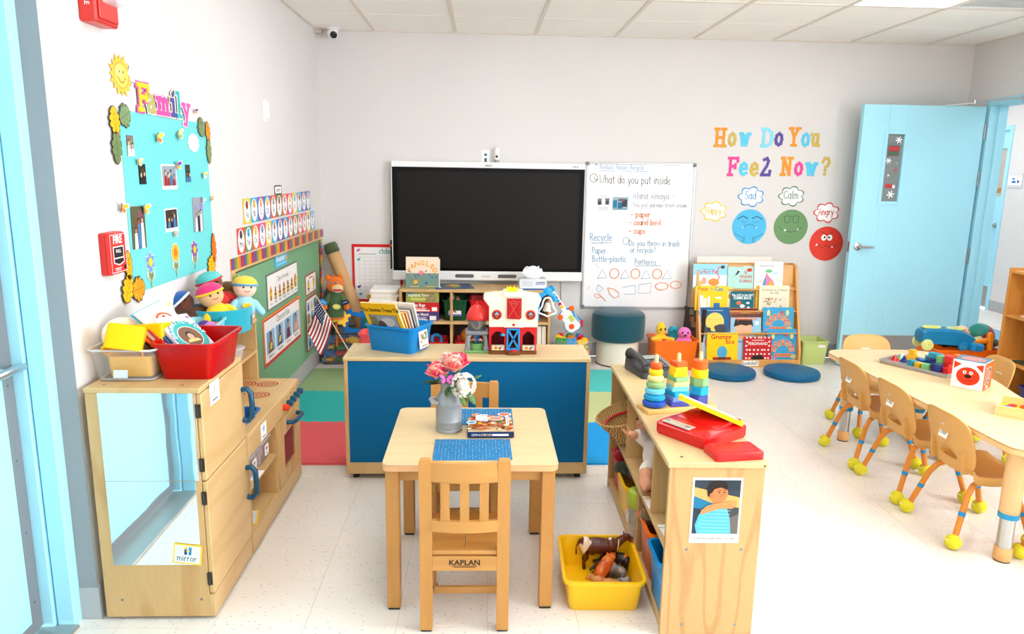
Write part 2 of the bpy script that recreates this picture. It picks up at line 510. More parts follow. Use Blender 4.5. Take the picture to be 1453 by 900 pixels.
def vct_mat():
 m,nt,b=new_mat('vinyl_tile')
 N,Lk=nt.nodes,nt.links
 tc=N.new('ShaderNodeTexCoord');oi=N.new('ShaderNodeObjectInfo')
 cv=N.new('ShaderNodeCombineXYZ');ml=N.new('ShaderNodeMath');ml.operation='MULTIPLY';ml.inputs[1].default_value=37.0
 Lk.new(oi.outputs['Random'],ml.inputs[0]);Lk.new(ml.outputs[0],cv.inputs[0]);Lk.new(ml.outputs[0],cv.inputs[1])
 ad=N.new('ShaderNodeVectorMath');ad.operation='ADD'
 Lk.new(tc.outputs['Object'],ad.inputs[0]);Lk.new(cv.outputs[0],ad.inputs[1])
 mp=N.new('ShaderNodeMapping');mp.inputs['Scale'].default_value=(26,62,26)
 Lk.new(ad.outputs[0],mp.inputs['Vector'])
 vo=N.new('ShaderNodeTexVoronoi');vo.inputs['Scale'].default_value=1.0;vo.voronoi_dimensions='2D'
 Lk.new(mp.outputs['Vector'],vo.inputs['Vector'])
 lt=N.new('ShaderNodeMath');lt.operation='LESS_THAN';lt.inputs[1].default_value=0.115
 Lk.new(vo.outputs['Distance'],lt.inputs[0])
 sep=N.new('ShaderNodeSeparateColor');Lk.new(vo.outputs['Color'],sep.inputs[0])
 gt=N.new('ShaderNodeMath');gt.operation='GREATER_THAN';gt.inputs[1].default_value=0.7
 Lk.new(sep.outputs[1],gt.inputs[0])
 mu=N.new('ShaderNodeMath');mu.operation='MULTIPLY';Lk.new(lt.outputs[0],mu.inputs[0]);Lk.new(gt.outputs[0],mu.inputs[1])
 rp=N.new('ShaderNodeValToRGB');rp.color_ramp.interpolation='CONSTANT'
 el=rp.color_ramp.elements
 el[0].color=S(160,178,200);el[1].position=0.3;el[1].color=S(214,202,188)
 for p,c in((0.55,(216,160,152)),(0.68,(186,190,194)),(0.85,(160,166,176))):
  e=el.new(p);e.color=S(*c)
 Lk.new(sep.outputs[0],rp.inputs['Fac'])
 n=N.new('ShaderNodeTexNoise');n.inputs['Scale'].default_value=5;n.inputs['Detail'].default_value=5
 Lk.new(ad.outputs[0],n.inputs['Vector'])
 bs=N.new('ShaderNodeMix');bs.data_type='RGBA';bs.inputs['A'].default_value=S(236,230,222);bs.inputs['B'].default_value=S(228,221,211)
 Lk.new(n.outputs['Fac'],bs.inputs['Factor'])
 mx=N.new('ShaderNodeMix');mx.data_type='RGBA'
 Lk.new(mu.outputs[0],mx.inputs['Factor']);Lk.new(bs.outputs['Result'],mx.inputs['A']);Lk.new(rp.outputs['Color'],mx.inputs['B'])
 Lk.new(mx.outputs['Result'],b.inputs['Base Color'])
 b.inputs['Roughness'].default_value=0.2
 n3=N.new('ShaderNodeTexNoise');n3.inputs['Scale'].default_value=9
 Lk.new(ad.outputs[0],n3.inputs['Vector'])
 r=N.new('ShaderNodeMapRange');r.inputs['To Min'].default_value=0.14;r.inputs['To Max'].default_value=0.3
 Lk.new(n3.outputs['Fac'],r.inputs['Value']);Lk.new(r.outputs[0],b.inputs['Roughness'])
 return m
VCT=vct_mat()

# floor: slab plus one object for each tile in view
floor=struct('floor',MB().span((XL-0.35,YN,-0.06),(XR+0.1,YB,-0.0016)),mat((168,158,146),0.6))
def tile_mb(w,d):
 return MB().box((0,0,-0.001),(w-0.0009,d-0.0009,0.002),0.0004)
_full=make_mesh(tile_mb(T,T),None);fix_normals(_full);_full.materials.append(VCT)
rest=MB()
for i in range(-4,16):
 for j in range(-13,13):
  x0,x1=max(i*T-0.581136,XL-0.2),min((i+1)*T-0.581136,XR)
  y0,y1=max(j*T+2.203927,YN),min((j+1)*T+2.203927,YB)
  if x1-x0<0.01 or y1-y0<0.01:continue
  if y0>2.0 and x1<XL:continue
  cx,cy=(x0+x1)/2,(y0+y1)/2
  if j<-1:
   rest.at(cx,cy,0).box((0,0,-0.001),(x1-x0-0.0009,y1-y0-0.0009,0.002),0.0004)
  elif x1-x0>T-1e-4 and y1-y0>T-1e-4:
   link('tile',_full,floor,(cx,cy,0))
  else:
   part('tile',tile_mb(x1-x0,y1-y0),VCT,floor,(cx,cy,0),smooth=None)
o=part('tile_field',rest,VCT,floor,smooth=None);o['kind']='stuff'

# walls
struct('wall_back',MB().span((XL-0.1,YB,0),(XR+0.12,YB+0.1,HW)),WALL)
struct('wall_left',MB().span((XL-0.25,2.262,0),(XL,YB,HW)),WALL)
struct('wall_near',MB().span((XD-0.2,YN-0.1,0),(XR+0.12,YN,HW)),WALL)
D0,D1=1.255,2.215  # left doorway along y
m=MB()
m.span((XD-0.15,YN,0),(XD,D0-0.05,HW));m.span((XD-0.15,D0-0.05,2.11),(XD,2.262,HW));m.span((XD-0.15,D1+0.042,0),(XD,2.262,2.11))
GREYWALL=wall_mat('grey_wall_paint',(150,155,158))
struct('wall_left_doorway',m,GREYWALL)
struct('wall_left_return',MB().span((XD,2.2595,0),(XL,2.262,HW)),GREYWALL)
R0,R1=4.66,5.575  # right doorway along y
m=MB()
QY0,QY1,QZ0,QZ1=-.3,2.4,.92,2.3  # unseen window band, put in the right wall to bring side daylight
m.span((XR,YN,0),(XR+0.12,QY0,H));m.span((XR,QY0,0),(XR+.12,QY1,QZ0));m.span((XR,QY0,QZ1),(XR+.12,QY1,H));m.span((XR,QY1,0),(XR+0.12,R0-0.05,H));m.span((XR,R1+0.05,0),(XR+0.12,YB,H));m.span((XR,R0-0.05,2.09),(XR+0.12,R1+0.05,H))
struct('wall_right',m,WALL)
# unseen window band
win=struct_root('unseen_window')
for k in range(4):
 y=QY0+k*(QY1-QY0)/3
 part('mullion',MB().span((XR+.03,y-.02,QZ0),(XR+.09,y+.02,QZ1),.002),mat((235,235,235),.4),win)
for z in(QZ0+.02,QZ1-.02):
 part('window_rail',MB().span((XR+.03,QY0,z-.02),(XR+.09,QY1,z+.02),.002),mat((235,235,235),.4),win)
part('window_sill',MB().span((XR-.06,QY0-.03,QZ0-.03),(XR+.03,QY1+.03,QZ0),.003),mat((235,235,235),.4),win)
_pl=bpy.data.lights.new('window_portal','AREA');_pl.shape='RECTANGLE';_pl.size=QY1-QY0;_pl.size_y=QZ1-QZ0;_pl.cycles.is_portal=True
_po=link('window_portal',_pl,None,(XR+.1,(QY0+QY1)/2,(QZ0+QZ1)/2));_po.rotation_euler=(0,PI/2,PI);_po.rotation_euler=Matrix(((0,0,1),(1,0,0),(0,1,0))).to_euler()
# baseboards
struct('baseboard_back',MB().span((XL,YB-0.006,0),(XR,YB,0.115),0.002),BASE)
struct('baseboard_left',MB().span((XL,2.262,0),(XL+0.006,YB-0.006,0.125),0.002),BASE)
struct('baseboard_return',MB().span((XD,2.256,0),(XL+0.006,2.262,0.115),0.001),BASE)
m=MB();m.span((XR-0.006,YN,0),(XR,R0-0.06,0.115),0.002);m.span((XR-0.006,R1+0.06,0),(XR,YB-0.006,0.115),0.002)
struct('baseboard_right',m,BASE)
struct('baseboard_doorway',MB().span((XD,YN,0),(XD+0.006,D0-0.06,0.115),0.002),BASE)

# ceiling: grid bars and one object for each lay-in tile
CEIL=wall_mat('ceiling_tile_face',(254,250,244),0.9)
GRID=mat((226,216,204),0.6)
ceiling=struct('ceiling',MB().span((XD-0.2,YN,H+0.06),(XR+0.1,YB,H+0.1)),CEIL)
xs=[XL-0.08]+[-0.8256+k*2*T for k in range(8)]+[XR]
ys=[YB-n*4*T for n in range(7)];ys[-1]=YN
LIGHTS={(6,1),(6,3),(6,5),(2,1),(2,3),(2,5)}  # only the panel beside the vent shows; the rest are added for light
VENTS={(7,1)}
_tmesh={}
for ix in range(len(xs)-1):
 for iy in range(6):
  if(ix,iy)in LIGHTS or(ix,iy)in VENTS:continue
  w=xs[ix+1]-xs[ix];d=ys[iy]-ys[iy+1]
  k=(round(w,3),round(d,3))
  if k not in _tmesh:
   m=MB();hw=(w-0.012)
   m.box((0,d/4,0.009),(hw,d/2-0.008,0.018),0.003);m.box((0,-d/4,0.009),(hw,d/2-0.008,0.018),0.003)
   m.box((0,0,0.012),(hw,0.012,0.01))
   me=make_mesh(m,None);fix_normals(me);me.materials.append(CEIL);_tmesh[k]=me
  link('ceiling_tile',_tmesh[k],ceiling,((xs[ix]+xs[ix+1])/2,(ys[iy]+ys[iy+1])/2,H+0.002))
for x in xs[1:-1]:
 part('grid_bar',MB().span((x-0.012,YN,H-0.003),(x+0.012,YB,H+0.004)),GRID,ceiling,smooth=None)
for y in ys[1:-1]:
 part('grid_bar',MB().span((XL-0.07,y-0.012,H-0.0025),(XR,y+0.012,H+0.0035)),GRID,ceiling,smooth=None)
part('grid_bar',MB().span((XL,2.262,H-0.004),(XL+0.022,YB,H+0.004)),GRID,ceiling,smooth=None)
part('grid_bar',MB().span((XR-.022,YN,H-0.004),(XR,YB,H+0.004)),GRID,ceiling,smooth=None)
part('grid_bar',MB().span((XL,YB-0.022,H-0.004),(XR,YB,H+0.004)),GRID,ceiling,smooth=None)

DIFF=emit_mat((252,253,255),PANEL)
_names={(6,1):'bright white ceiling light panel beside the grey vent, nearest the back wall'}
for n,(ix,iy)in enumerate(sorted(LIGHTS)):
 cx,cy=(xs[ix]+xs[ix+1])/2,(ys[iy]+ys[iy+1])/2
 lab=_names.get((ix,iy),'unseen white ceiling light panel, %s row, %s'%('door side' if ix==6 else 'window side',{1:'near the back wall',3:'above the small table',5:'behind the camera'}[iy]))
 t=thing('ceiling_light',lab,'light',(cx,cy,H),group='ceiling light panels')
 w,d=0.597,1.207
 m=MB()
 m.span((-w/2,-d/2,0.0),(-w/2+0.014,d/2,0.02));m.span((w/2-0.014,-d/2,0.0),(w/2,d/2,0.02))
 m.span((-w/2+.014,-d/2,0.0),(w/2-.014,-d/2+0.014,0.02));m.span((-w/2+.014,d/2-0.014,0.0),(w/2-.014,d/2,0.02))
 part('frame',m,mat((245,245,245),0.5),t,smooth=None)
 part('diffuser',MB().span((-w/2+.014,-d/2+.014,0.004),(w/2-.014,d/2-.014,0.012)),DIFF,t,smooth=None)
for(ix,iy)in VENTS:
 cx,cy=(xs[ix]+xs[ix+1])/2,(ys[iy]+ys[iy+1])/2
 t=thing('ceiling_vent','grey perforated air return panel in the ceiling grid','vent',(cx,cy,H))
 w,d=0.597,1.207
 m=MB();m.span((-w/2,-d/2,0),(-w/2+.025,d/2,.015));m.span((w/2-.025,-d/2,0),(w/2,d/2,.015));m.span((-w/2+.025,-d/2,0),(w/2-.025,-d/2+.025,.015));m.span((-w/2+.025,d/2-.025,0),(w/2-.025,d/2,.015))
 part('frame',m,mat((230,230,228),0.5),t,smooth=None)
 m=MB()
 for k in range(40):
  y=-d/2+0.04+k*(d-0.08)/39
  m.box((0,y,0.008),(w-0.05,0.016,0.003))
 o=part('louvre',m,mat((200,202,200),0.5),t,smooth=None);o['kind']='stuff'
 part('backing',MB().span((-w/2+.02,-d/2+.02,.02),(w/2-.02,d/2-.02,.03)),mat((120,122,122),.7),t,smooth=None)

# ------------------------------------------------------------------ left doorway
STEEL=mat((132,134,138),.5,metal=.3)
BRUSH=mat((186,184,178),0.42,metal=.85)
door=struct_root('door_1',(0,0,0))
m=MB()
m.span((XD-0.04,D1-0.002,0),(XD+0.014,D1+0.045,2.12),0.002)  # face, latch jamb
m.span((XD-0.11,D1-0.014,0),(XD-0.045,D1+0.03,2.1),0.002)  # stop
m.span((XD-0.04,D0-0.045,0),(XD+0.014,D0+0.002,2.12),0.002)
m.span((XD-0.11,D0-0.03,0),(XD-0.045,D0+0.014,2.1),0.002)
m.span((XD-0.04,D0+0.002,2.07),(XD+0.014,D1-0.002,2.12),0.002)
part('frame',m,BLUE,door)
part('door_leaf',MB().span((XD-0.125,D0+0.016,0.02),(XD-0.082,D1-0.016,2.068),0.002),BLUE,door)
m=MB();m.span((XD-0.083,D1-0.062,0.02),(XD-0.078,D1-0.016,2.06),0.001)
st=part('edge_strip',m,STEEL,door)
for k in range(9):
 m=MB();m.at(XD-0.078,D1-0.045,0.12+k*0.24,ry=PI/2).lathe([(.0035,0),(.003,.0015),(0.0005,.002)],10)
 part('screw',m,metal(120,122,126),st)
part('hinge_strip',MB().span((XD-0.083,D0+0.016,0.02),(XD-0.078,D0+0.05,2.06),0.001),STEEL,door)
part('door_sweep',MB().span((XD-0.083,D0+0.05,0.02),(XD-0.076,D1-0.062,0.055),0.001),STEEL,door)
part('threshold',MB().span((XD-0.15,D0,0.0),(XD+0.03,D1,0.011),0.003),BRUSH,door)
lv=part('lever_handle',MB().at(XD-0.082,2.115,0.895,ry=PI/2).lathe([(.034,0),(.034,.006),(.03,.01),(.012,.012),(.012,.045),(.001,.046)],24),metal(200,202,205),door)
m=MB();m.tube([(XD-0.04,2.03,.893),(XD-0.038,2.1,.895),(XD-0.038,2.15,.897),(XD-0.04,2.195,.893)],[.011,.0125,.0125,.011],10)
m.ell((XD-0.04,2.197,.893),.011,10,6)
part('lever',m,metal(200,202,205),lv)

# ------------------------------------------------------------------ right doorway, open leaf
door=struct_root('door_2',(0,0,0))
m=MB()
m.span((XR-0.012,R1-0.002,0),(XR+0.13,R1+0.05,2.09),0.002);m.span((XR+0.05,R1-0.016,0),(XR+0.09,R1+0.01,2.05),0.002)
m.span((XR-0.012,R0-0.05,0),(XR+0.13,R0+0.002,2.09),0.002);m.span((XR+0.05,R0-0.01,0),(XR+0.09,R0+0.016,2.05),0.002)
m.span((XR-0.012,R0+0.002,2.04),(XR+0.13,R1-0.002,2.09),0.002)
part('frame',m,BLUE,door)
LX,LY,LW=XR-0.03,5.635,0.945  # hinge end of the leaf, its plane, its width
m=MB()  # leaf with a window opening
y0,y1=LY-0.045,LY
wx0,wx1,wz0,wz1=LX-LW+0.205,LX-LW+0.335,1.315,1.82
m.span((LX-LW,y0,0.012),(wx0,y1,2.035),0.0015);m.span((wx1,y0,0.012),(LX,y1,2.035),0.0015)
m.span((wx0,y0,0.012),(wx1,y1,wz0),0.0);m.span((wx0,y0,wz1),(wx1,y1,2.035),0.0)
leaf=part('door_leaf',m,BLUE,door)
m=MB()
for(a,b)in(((wx0-.028,y0-.006,wz0-.028),(wx0,y0,wz1+.028)),((wx1,y0-.006,wz0-.028),(wx1+.028,y0,wz1+.028)),((wx0,y0-.006,wz0-.028),(wx1,y0,wz0)),((wx0,y0-.006,wz1),(wx1,y0,wz1+.028))):m.span(a,b,.001)
part('window_frame',m,BLUE,leaf)
gl,nt,b=new_mat('window_glass')
b.inputs['Base Color'].default_value=S(150,158,160);b.inputs['Roughness'].default_value=0.08;b.inputs['Alpha'].default_value=0.55
part('pane',MB().span((wx0,LY-.03,wz0),(wx1,LY-.024,wz1)),gl,leaf,smooth=None)
a=Art();cx,cz=0,0
def snow(a,x,y,r):
 for k in range(3):
  t=k*PI/3+.2;a.stroke([(x-r*math.cos(t),y-r*math.sin(t)),(x+r*math.cos(t),y+r*math.sin(t))],r*.35,(245,248,250))
snow(a,.03,.21,.022);snow(a,-.032,.055,.02);snow(a,.012,-.2,.026)
a.rect(0,.13,.085,.075,(120,70,74));a.rect(.0,.145,.07,.03,(196,60,60));a.rect(0,.11,.07,.025,(60,110,80));a.stroke([(-.03,.17),(0,.2),(.03,.17)],.004,(60,130,90))
a.rect(-.01,-.135,.05,.03,(200,50,52));a.rect(.03,-.14,.02,.025,(235,235,235));a.poly([(.02,-.01),(.045,.0),(.03,-.03)],(200,60,60));a.poly([(.0,-.02),(.02,-.035),(-.002,-.045)],(90,150,100));a.poly([(-.03,-.045),(-.01,-.05),(-.025,-.07)],(235,235,235));a.poly([(.02,.04),(.045,.05),(.04,.02)],(110,160,120))
part('window_stickers',a,print_mat(),leaf,((wx0+wx1)/2,LY-.031,(wz0+wz1)/2),ON_BACK,smooth=None)
part('kick_plate',MB().span((LX-LW+.02,y0-.002,.02),(LX-.02,y0,.255),.0005),BRUSH,leaf,smooth=None)
m=MB();m.at(LX-LW+.062,y0,.965,rx=PI/2).lathe([(.032,0),(.032,.006),(.028,.009),(.011,.011),(.011,.05),(.001,.051)],22)
lv=part('lever_handle',m,metal(190,192,195),leaf)
m=MB();m.tube([(LX-LW+.055,y0-.045,.965),(LX-LW+.1,y0-.045,.964),(LX-LW+.17,y0-.04,.962)],[.011,.011,.009],10)
part('lever',m,metal(190,192,195),lv)
part('latch_plate',MB().span((LX-LW-.0015,y0+.01,.92),(LX-LW,y1-.01,1.0)),metal(150,130,110),leaf,smooth=None)
for z in(.25,.9,1.5,1.85):
 m=MB();m.span((LX-.001,y0+.004,z-.057),(LX+.002,y1-.004,z+.057));m.cyl((LX+.006,y0-.004,z-.057),(LX+.006,y0-.004,z+.057),.007)
 part('hinge',m,metal(170,172,175),leaf)
m=MB();m.tube([(LX-.33,y0-.02,2.035),(LX-.14,y0-.06,2.055)],.006,6);m.cyl((LX-.14,y0-.06,2.045),(LX-.14,y0-.06,2.075),.011);m.tube([(LX-.14,y0-.06,2.06),(XR-.014,5.2,2.065)],.007,6);m.span((XR-.03,5.14,2.05),(XR-.012,5.24,2.08),.003)
part('door_closer_arm',m,metal(200,200,202),door)

# ------------------------------------------------------------------ corridor beyond the right doorway
HX=5.9
m=MB();m.span((XR+.1,3.6,-.06),(HX+.1,10.2,-.001))
struct('floor_corridor',m,VCT)
struct('floor_carpet',MB().span((XR+.13,3.6,-.001),(5.2,10.2,.006)),mat((120,172,190),.95,spec=.1,bump=.6,bscale=300))
m=MB();m.span((HX,3.6,0),(HX+.1,8.14,H));m.span((HX,9.1,0),(HX+.1,10.2,H));m.span((HX,8.14,2.09),(HX+.1,9.1,H))
struct('wall_corridor_far',m,WALL)
m=MB();m.span((XR+.12,10.2,0),(HX+.1,10.3,H));m.span((XR+.12,3.5,0),(HX+.1,3.6,H));m.span((XR+.12,YB,0),(XR+.22,10.2,H))
struct('wall_corridor_ends',m,WALL)
struct('ceiling_corridor',MB().span((XR+.12,3.5,H),(HX+.1,10.3,H+.05)),CEIL)
struct('baseboard_corridor',MB().span((HX-.006,3.6,0),(HX,8.13,.12)),BASE)
for y,wh in((4.7,'nearest the open door'),(6.4,'just past the open door'),(7.8,'opposite the blue corridor door'),(9.3,'at the far end')):  # unseen panels added to brighten the corridor
 t=thing('ceiling_light','added ceiling light panel in the corridor, '+wh,'light',(4.9,y,H-.03),group='added corridor light panels')
 part('diffuser',MB().span((-.29,-.59,0),(.29,.59,.01)),DIFF,t,smooth=None)
 part('frame',MB().span((-.31,-.61,.01),(.31,.61,.03)),mat((245,245,245),.5),t,smooth=None)
door=struct_root('door_3')
m=MB();m.span((HX-.012,8.14,0),(HX+.05,8.19,2.09),.002);m.span((HX-.012,9.05,0),(HX+.05,9.1,2.09),.002);m.span((HX-.012,8.19,2.04),(HX+.05,9.05,2.09),.002)
part('frame',m,BLUE,door)
m=MB();a0,a1,z0,z1=8.24,8.4,1.3,1.84
m.span((HX+.03,8.19,.01),(HX+.07,a0,2.04));m.span((HX+.03,a1,.01),(HX+.07,9.05,2.04));m.span((HX+.03,a0,.01),(HX+.07,a1,z0));m.span((HX+.03,a0,z1),(HX+.07,a1,2.04))
leaf=part('door_leaf',m,BLUE,door,smooth=None)
a=Art();a.card(.16,.54,.004,(190,182,172));a.rect(.03,-.2,.07,.06,(210,120,60));a.rect(-.03,-.21,.05,.05,(120,160,90));a.rect(.06,.0,.03,.5,(206,200,192))
part('pane',a,print_mat(),leaf,(HX+.05,8.32,1.57),(PI/2,0,-PI/2),smooth=None)
part('kick_plate',MB().span((HX+.028,8.2,.015),(HX+.03,9.04,.26)),BRUSH,leaf,smooth=None)
m=MB();m.at(HX+.03,8.27,.97,ry=-PI/2).lathe([(.03,0),(.03,.01),(.01,.012),(.01,.05)],16);m.M=Matrix.Identity(4);m.tube([(HX-.02,8.26,.97),(HX-.02,8.4,.97)],.01,8)
part('lever_handle',m,metal(180,182,185),leaf)
a=Art();a.card(.21,.155,.01,(214,216,216));a.rect(0,0,.21,.1,(250,250,250));a.rect(-.03,.018,.04,.02,(60,130,190));a.rect(-.02,-.015,.06,.025,(40,110,180));a.rect(.045,-.012,.03,.03,(30,90,160))
single('room_sign',a,print_mat(),'small grey and white room sign on the corridor wall','sign',(HX,8.0,1.485),rot=(PI/2,0,-PI/2),smooth=None)
a=Art();a.card(.1,.16,.01,(120,120,124));a.rect(0,0,.07,.12,(170,170,172))
single('wall_panel',a,print_mat(),'small dark grey plate on the corridor wall','wall plate',(HX,7.68,1.3),rot=(PI/2,0,-PI/2),smooth=None)

# ================================================================== LEFT WALL DECORATION
def on_left(name,art,label,cat,y,z,group=None,off=0.001,tilt=0.0):
 o=single(name,art,print_mat(),label,cat,(XL+off,y,z),rot=(PI/2,0,PI/2),group=group,smooth=None)
 if tilt:o.rotation_euler=(Matrix.Rotation(PI/2,4,'Z')@Matrix.Rotation(PI/2,4,'X')@Matrix.Rotation(tilt,4,'Z')).to_euler()
 return o

# family board paper
BY0,BY1,BZ0,BZ1=2.685,3.5,1.035,1.688
a=Art();a.card(BY1-BY0,BZ1-BZ0,.002,(112,210,210))
on_left('bulletin_paper',a,'turquoise paper panel holding family photographs on the white wall','bulletin board',(BY0+BY1)/2,(BZ0+BZ1)/2)
OFF=0.0042

# sun
a=Art()
pts=[]
for k in range(32):
 r=(.088,.062)[k%2]*(1.0 if k%4 else.92);t=2*PI*k/32
 pts.append((r*math.cos(t)*1.0,r*math.sin(t)*.85))
a.cut(pts,.002,(240,190,70));a.oval(0,0,.056,.046,(236,160,60));a.oval(0,0,.05,.041,(250,206,90));a.oval(-.012,.01,.025,.022,(252,220,130))
for s in(-1,1):a.oval(s*.013,.012,.0035,.005,(60,40,20));a.oval(s*.03,-.008,.008,.006,(250,190,80))
a.stroke([(-.024,-.008),(-.013,-.021),(0,-.025),(.013,-.021),(.024,-.008)],.003,(120,60,20))
on_left('sun_cutout',a,'smiling yellow paper sun with pointed rays high on the wall','wall cutout',2.722,1.805,off=.003)

def cloud_poly(rx,ry,bumps=8,depth=.16,n=6):
 pts=[]
 for k in range(bumps*n):
  t=2*PI*k/(bumps*n);r=1-depth+depth*abs(math.sin(bumps*t/2))*1.3
  pts.append((rx*r*math.cos(t),ry*r*math.sin(t)))
 return pts
a=Art();a.cut(cloud_poly(.052,.034,7),.0015,(225,238,244));a.poly(cloud_poly(.047,.03,7),(255,255,255))
a.oval(-.03,-.04,.007,.005,(235,240,244));a.oval(-.02,-.036,.004,.003,(235,240,244))
on_left('thought_cloud',a,'white paper thought bubble next to the paper sun','wall cutout',2.822,1.82,off=.006)

# heavy slab lettering cut from card: strokes on a 0..1 grid
BL={
 'F':[[(.15,0),(.15,1)],[(.15,1),(.8,1)],[(.15,.52),(.6,.52)],[(0,0),(.34,0)],[(0,1),(.2,1)],[(.8,1.02),(.8,.8)],[(.6,.62),(.6,.42)]],
 'a':[[(.12,.55),(.3,.64),(.52,.6),(.6,.42),(.6,.0),(.74,.0)],[(.6,.36),(.3,.34),(.12,.2),(.18,.02),(.4,.0),(.6,.14)]],
 'm':[[(.0,.6),(.14,.6),(.14,0)],[(.0,0),(.28,0)],[(.14,.42),(.3,.6),(.46,.56),(.52,.4),(.52,0)],[(.4,0),(.64,0)],[(.52,.42),(.68,.6),(.84,.56),(.9,.4),(.9,0)],[(.8,0),(1.04,0)]],
 'i':[[(.0,.6),(.2,.6),(.2,0)],[(0,0),(.4,0)],[(.19,.84),(.22,.86)]],
 'l':[[(.0,1),(.2,1),(.2,0)],[(0,0),(.4,0)]],
 'y':[[(.1,.6),(.4,.1)],[(.72,.6),(.32,-.34),(.1,-.34)],[(-.02,.6),(.24,.6)],[(.58,.6),(.84,.6)]],
 'H':[[(.15,0),(.15,1)],[(.75,0),(.75,1)],[(.15,.5),(.75,.5)],[(0,0),(.3,0)],[(0,1),(.3,1)],[(.6,0),(.9,0)],[(.6,1),(.9,1)]],
 'o':[[(.62,.32),(.56,.52),(.36,.64),(.14,.52),(.06,.3),(.14,.1),(.34,0),(.54,.08),(.62,.32)]],
 'w':[[(.06,.62),(.22,0),(.44,.5),(.62,0),(.84,.62)],[(-.04,.62),(.18,.62)],[(.72,.62),(.96,.62)]],
 'D':[[(.15,0),(.15,1)],[(0,1),(.45,1),(.76,.8),(.8,.42),(.68,.12),(.42,0),(0,0)]],
 'Y':[[(.1,1),(.42,.48),(.42,0)],[(.76,1),(.42,.48)],[(-.04,1),(.26,1)],[(.6,1),(.92,1)],[(.24,0),(.6,0)]],
 'u':[[(.0,.62),(.14,.62),(.14,.2),(.24,.02),(.46,.06),(.58,.24)],[(.44,.62),(.6,.62),(.6,0),(.74,0)]],
 'e':[[(.08,.3),(.6,.34),(.54,.54),(.34,.64),(.14,.52),(.06,.28),(.16,.08),(.36,0),(.58,.1)]],
 'L':[[(.45,1.02),(.62,.86),(.5,.56),(.26,.26),(.1,.04)],[(.1,.02),(.76,.04)],[(.76,.02),(.8,.26)],[(.24,.94),(.5,1.02)]],
 'N':[[(.15,0),(.15,1)],[(.15,1),(.7,0)],[(.7,0),(.7,1)],[(0,0),(.3,0)],[(0,1),(.2,1)],[(.56,1),(.86,1)]],
 '?':[[(.06,.76),(.2,.98),(.5,.98),(.62,.76),(.5,.54),(.32,.44),(.3,.26)],[(.29,.03),(.32,.05)]],
}
def slab_letter(ch,w,h,rgb,edge=None,weight=.17,spots=None):
 """one cut-out letter, centred on x, baseline at y = 0, with its own thickness"""
 st=BL[ch]
 xs_=[p[0]for s in st for p in s];x0,x1=min(xs_),max(xs_)
 sx=w/(x1-x0+weight);a=Art()
 def tr(p):return((p[0]-(x0+x1)/2)*sx,p[1]*h)
 wd=weight*(sx+h)/2
 def solid(width,z0,z1,col):
  a.paint(*col)
  for j,s in enumerate(st):
   pts=[tr(p)for p in s]
   for i in range(len(pts)-1):
    dx,dy=pts[i+1][0]-pts[i][0],pts[i+1][1]-pts[i][1];l=math.hypot(dx,dy)or 1e-9
    ux,uy=dx/l*width*.48,dy/l*width*.48;nx,ny=-dy/l*width/2,dx/l*width/2
    p,q=pts[i],pts[i+1]
    a.prism([(p[0]-ux+nx,p[1]-uy+ny),(p[0]-ux-nx,p[1]-uy-ny),(q[0]+ux-nx,q[1]+uy-ny),(q[0]+ux+nx,q[1]+uy+ny)],z0,z1+i*3e-5+j*2.2e-4)
 if edge:solid(wd*1.75,0,.0015,edge);solid(wd,0,.0045,rgb)
 else:solid(wd,0,.002,rgb)
 a.z=.0075 if edge else.005
 if spots:
  rnd=random.Random(ch)
  for s in st:
   for p in s[:-1]:
    q=tr((p[0]+rnd.uniform(-.03,.03),p[1]+rnd.uniform(-.03,.03)));a.oval(q[0],q[1],wd*.3,wd*.3,spots,10)
 return a
fam=[('F',2.872,.1,.088,(250,202,20),(238,92,170),'yellow capital letter F with pink outline heading the family board'),
  ('a',2.938,.074,.088,(186,170,100),(206,230,232),'khaki lower-case letter a after the yellow F'),
  ('m',3.04,.118,.09,(240,76,160),(250,190,215),'pink lower-case letter m in the middle of the family heading'),
  ('i',3.14,.058,.098,(76,72,160),(225,220,190),'dark blue lower-case letter i in the family heading'),
  ('l',3.197,.052,.092,(40,180,186),(235,240,225),'teal lower-case letter l in the family heading'),
  ('y',3.268,.09,.085,(240,90,170),(250,225,235),'pink lower-case letter y with long tail ending the family heading')]
for ch,y,w,h,c,e,lab in fam:
 on_left('letter_cutout',slab_letter(ch,w,h,c,e),lab,'letter',y,1.7,'letters of the family heading',off=.006)

# leaves
def leaf_poly(l,w,lobes=4,depth=.3):
 pts=[]
 n=lobes*6
 for sgn in(1,-1):
  seq=range(n+1)if sgn==1 else range(n,-1,-1)
  for k in seq:
   t=k/n
   env=math.sin(PI*min(1,t*.92+.06))**.7
   r=w/2*env*(1-depth+depth*abs(math.sin(lobes*PI*t))**.6*1.25)
   pts.append((sgn*r,(t-.5)*l))
 return pts
def leaf(y,z,l,w,ang,rgb,label,lobes=4):
 a=Art();p=leaf_poly(l,w,lobes)
 a.cut(p,.0016,(70,62,40));a.poly([(x*.9,yy*.94)for x,yy in p],rgb)
 dk=tuple(int(c*.72)for c in rgb)
 a.stroke([(0,-l*.56),(0,l*.42)],.0028,dk)
 for k in range(1,4):
  for s in(-1,1):a.stroke([(0,-l*.35+k*l*.17),(s*w*.26,-l*.22+k*l*.17)],.0018,dk)
 a.z=a.z
 return on_left('leaf_cutout',a,label,'leaf',y,z,'paper leaves around the family board',off=.007,tilt=ang)
YEL,ORG,GRN=(244,184,20),(242,140,30),(120,142,92)
leaf(2.64,1.648,.098,.075,.15,YEL,'yellow paper leaf at the top left corner of the family board')
leaf(2.716,1.668,.085,.085,2.0,(126,150,104),'rounded grey-green paper leaf at the top left of the family board')
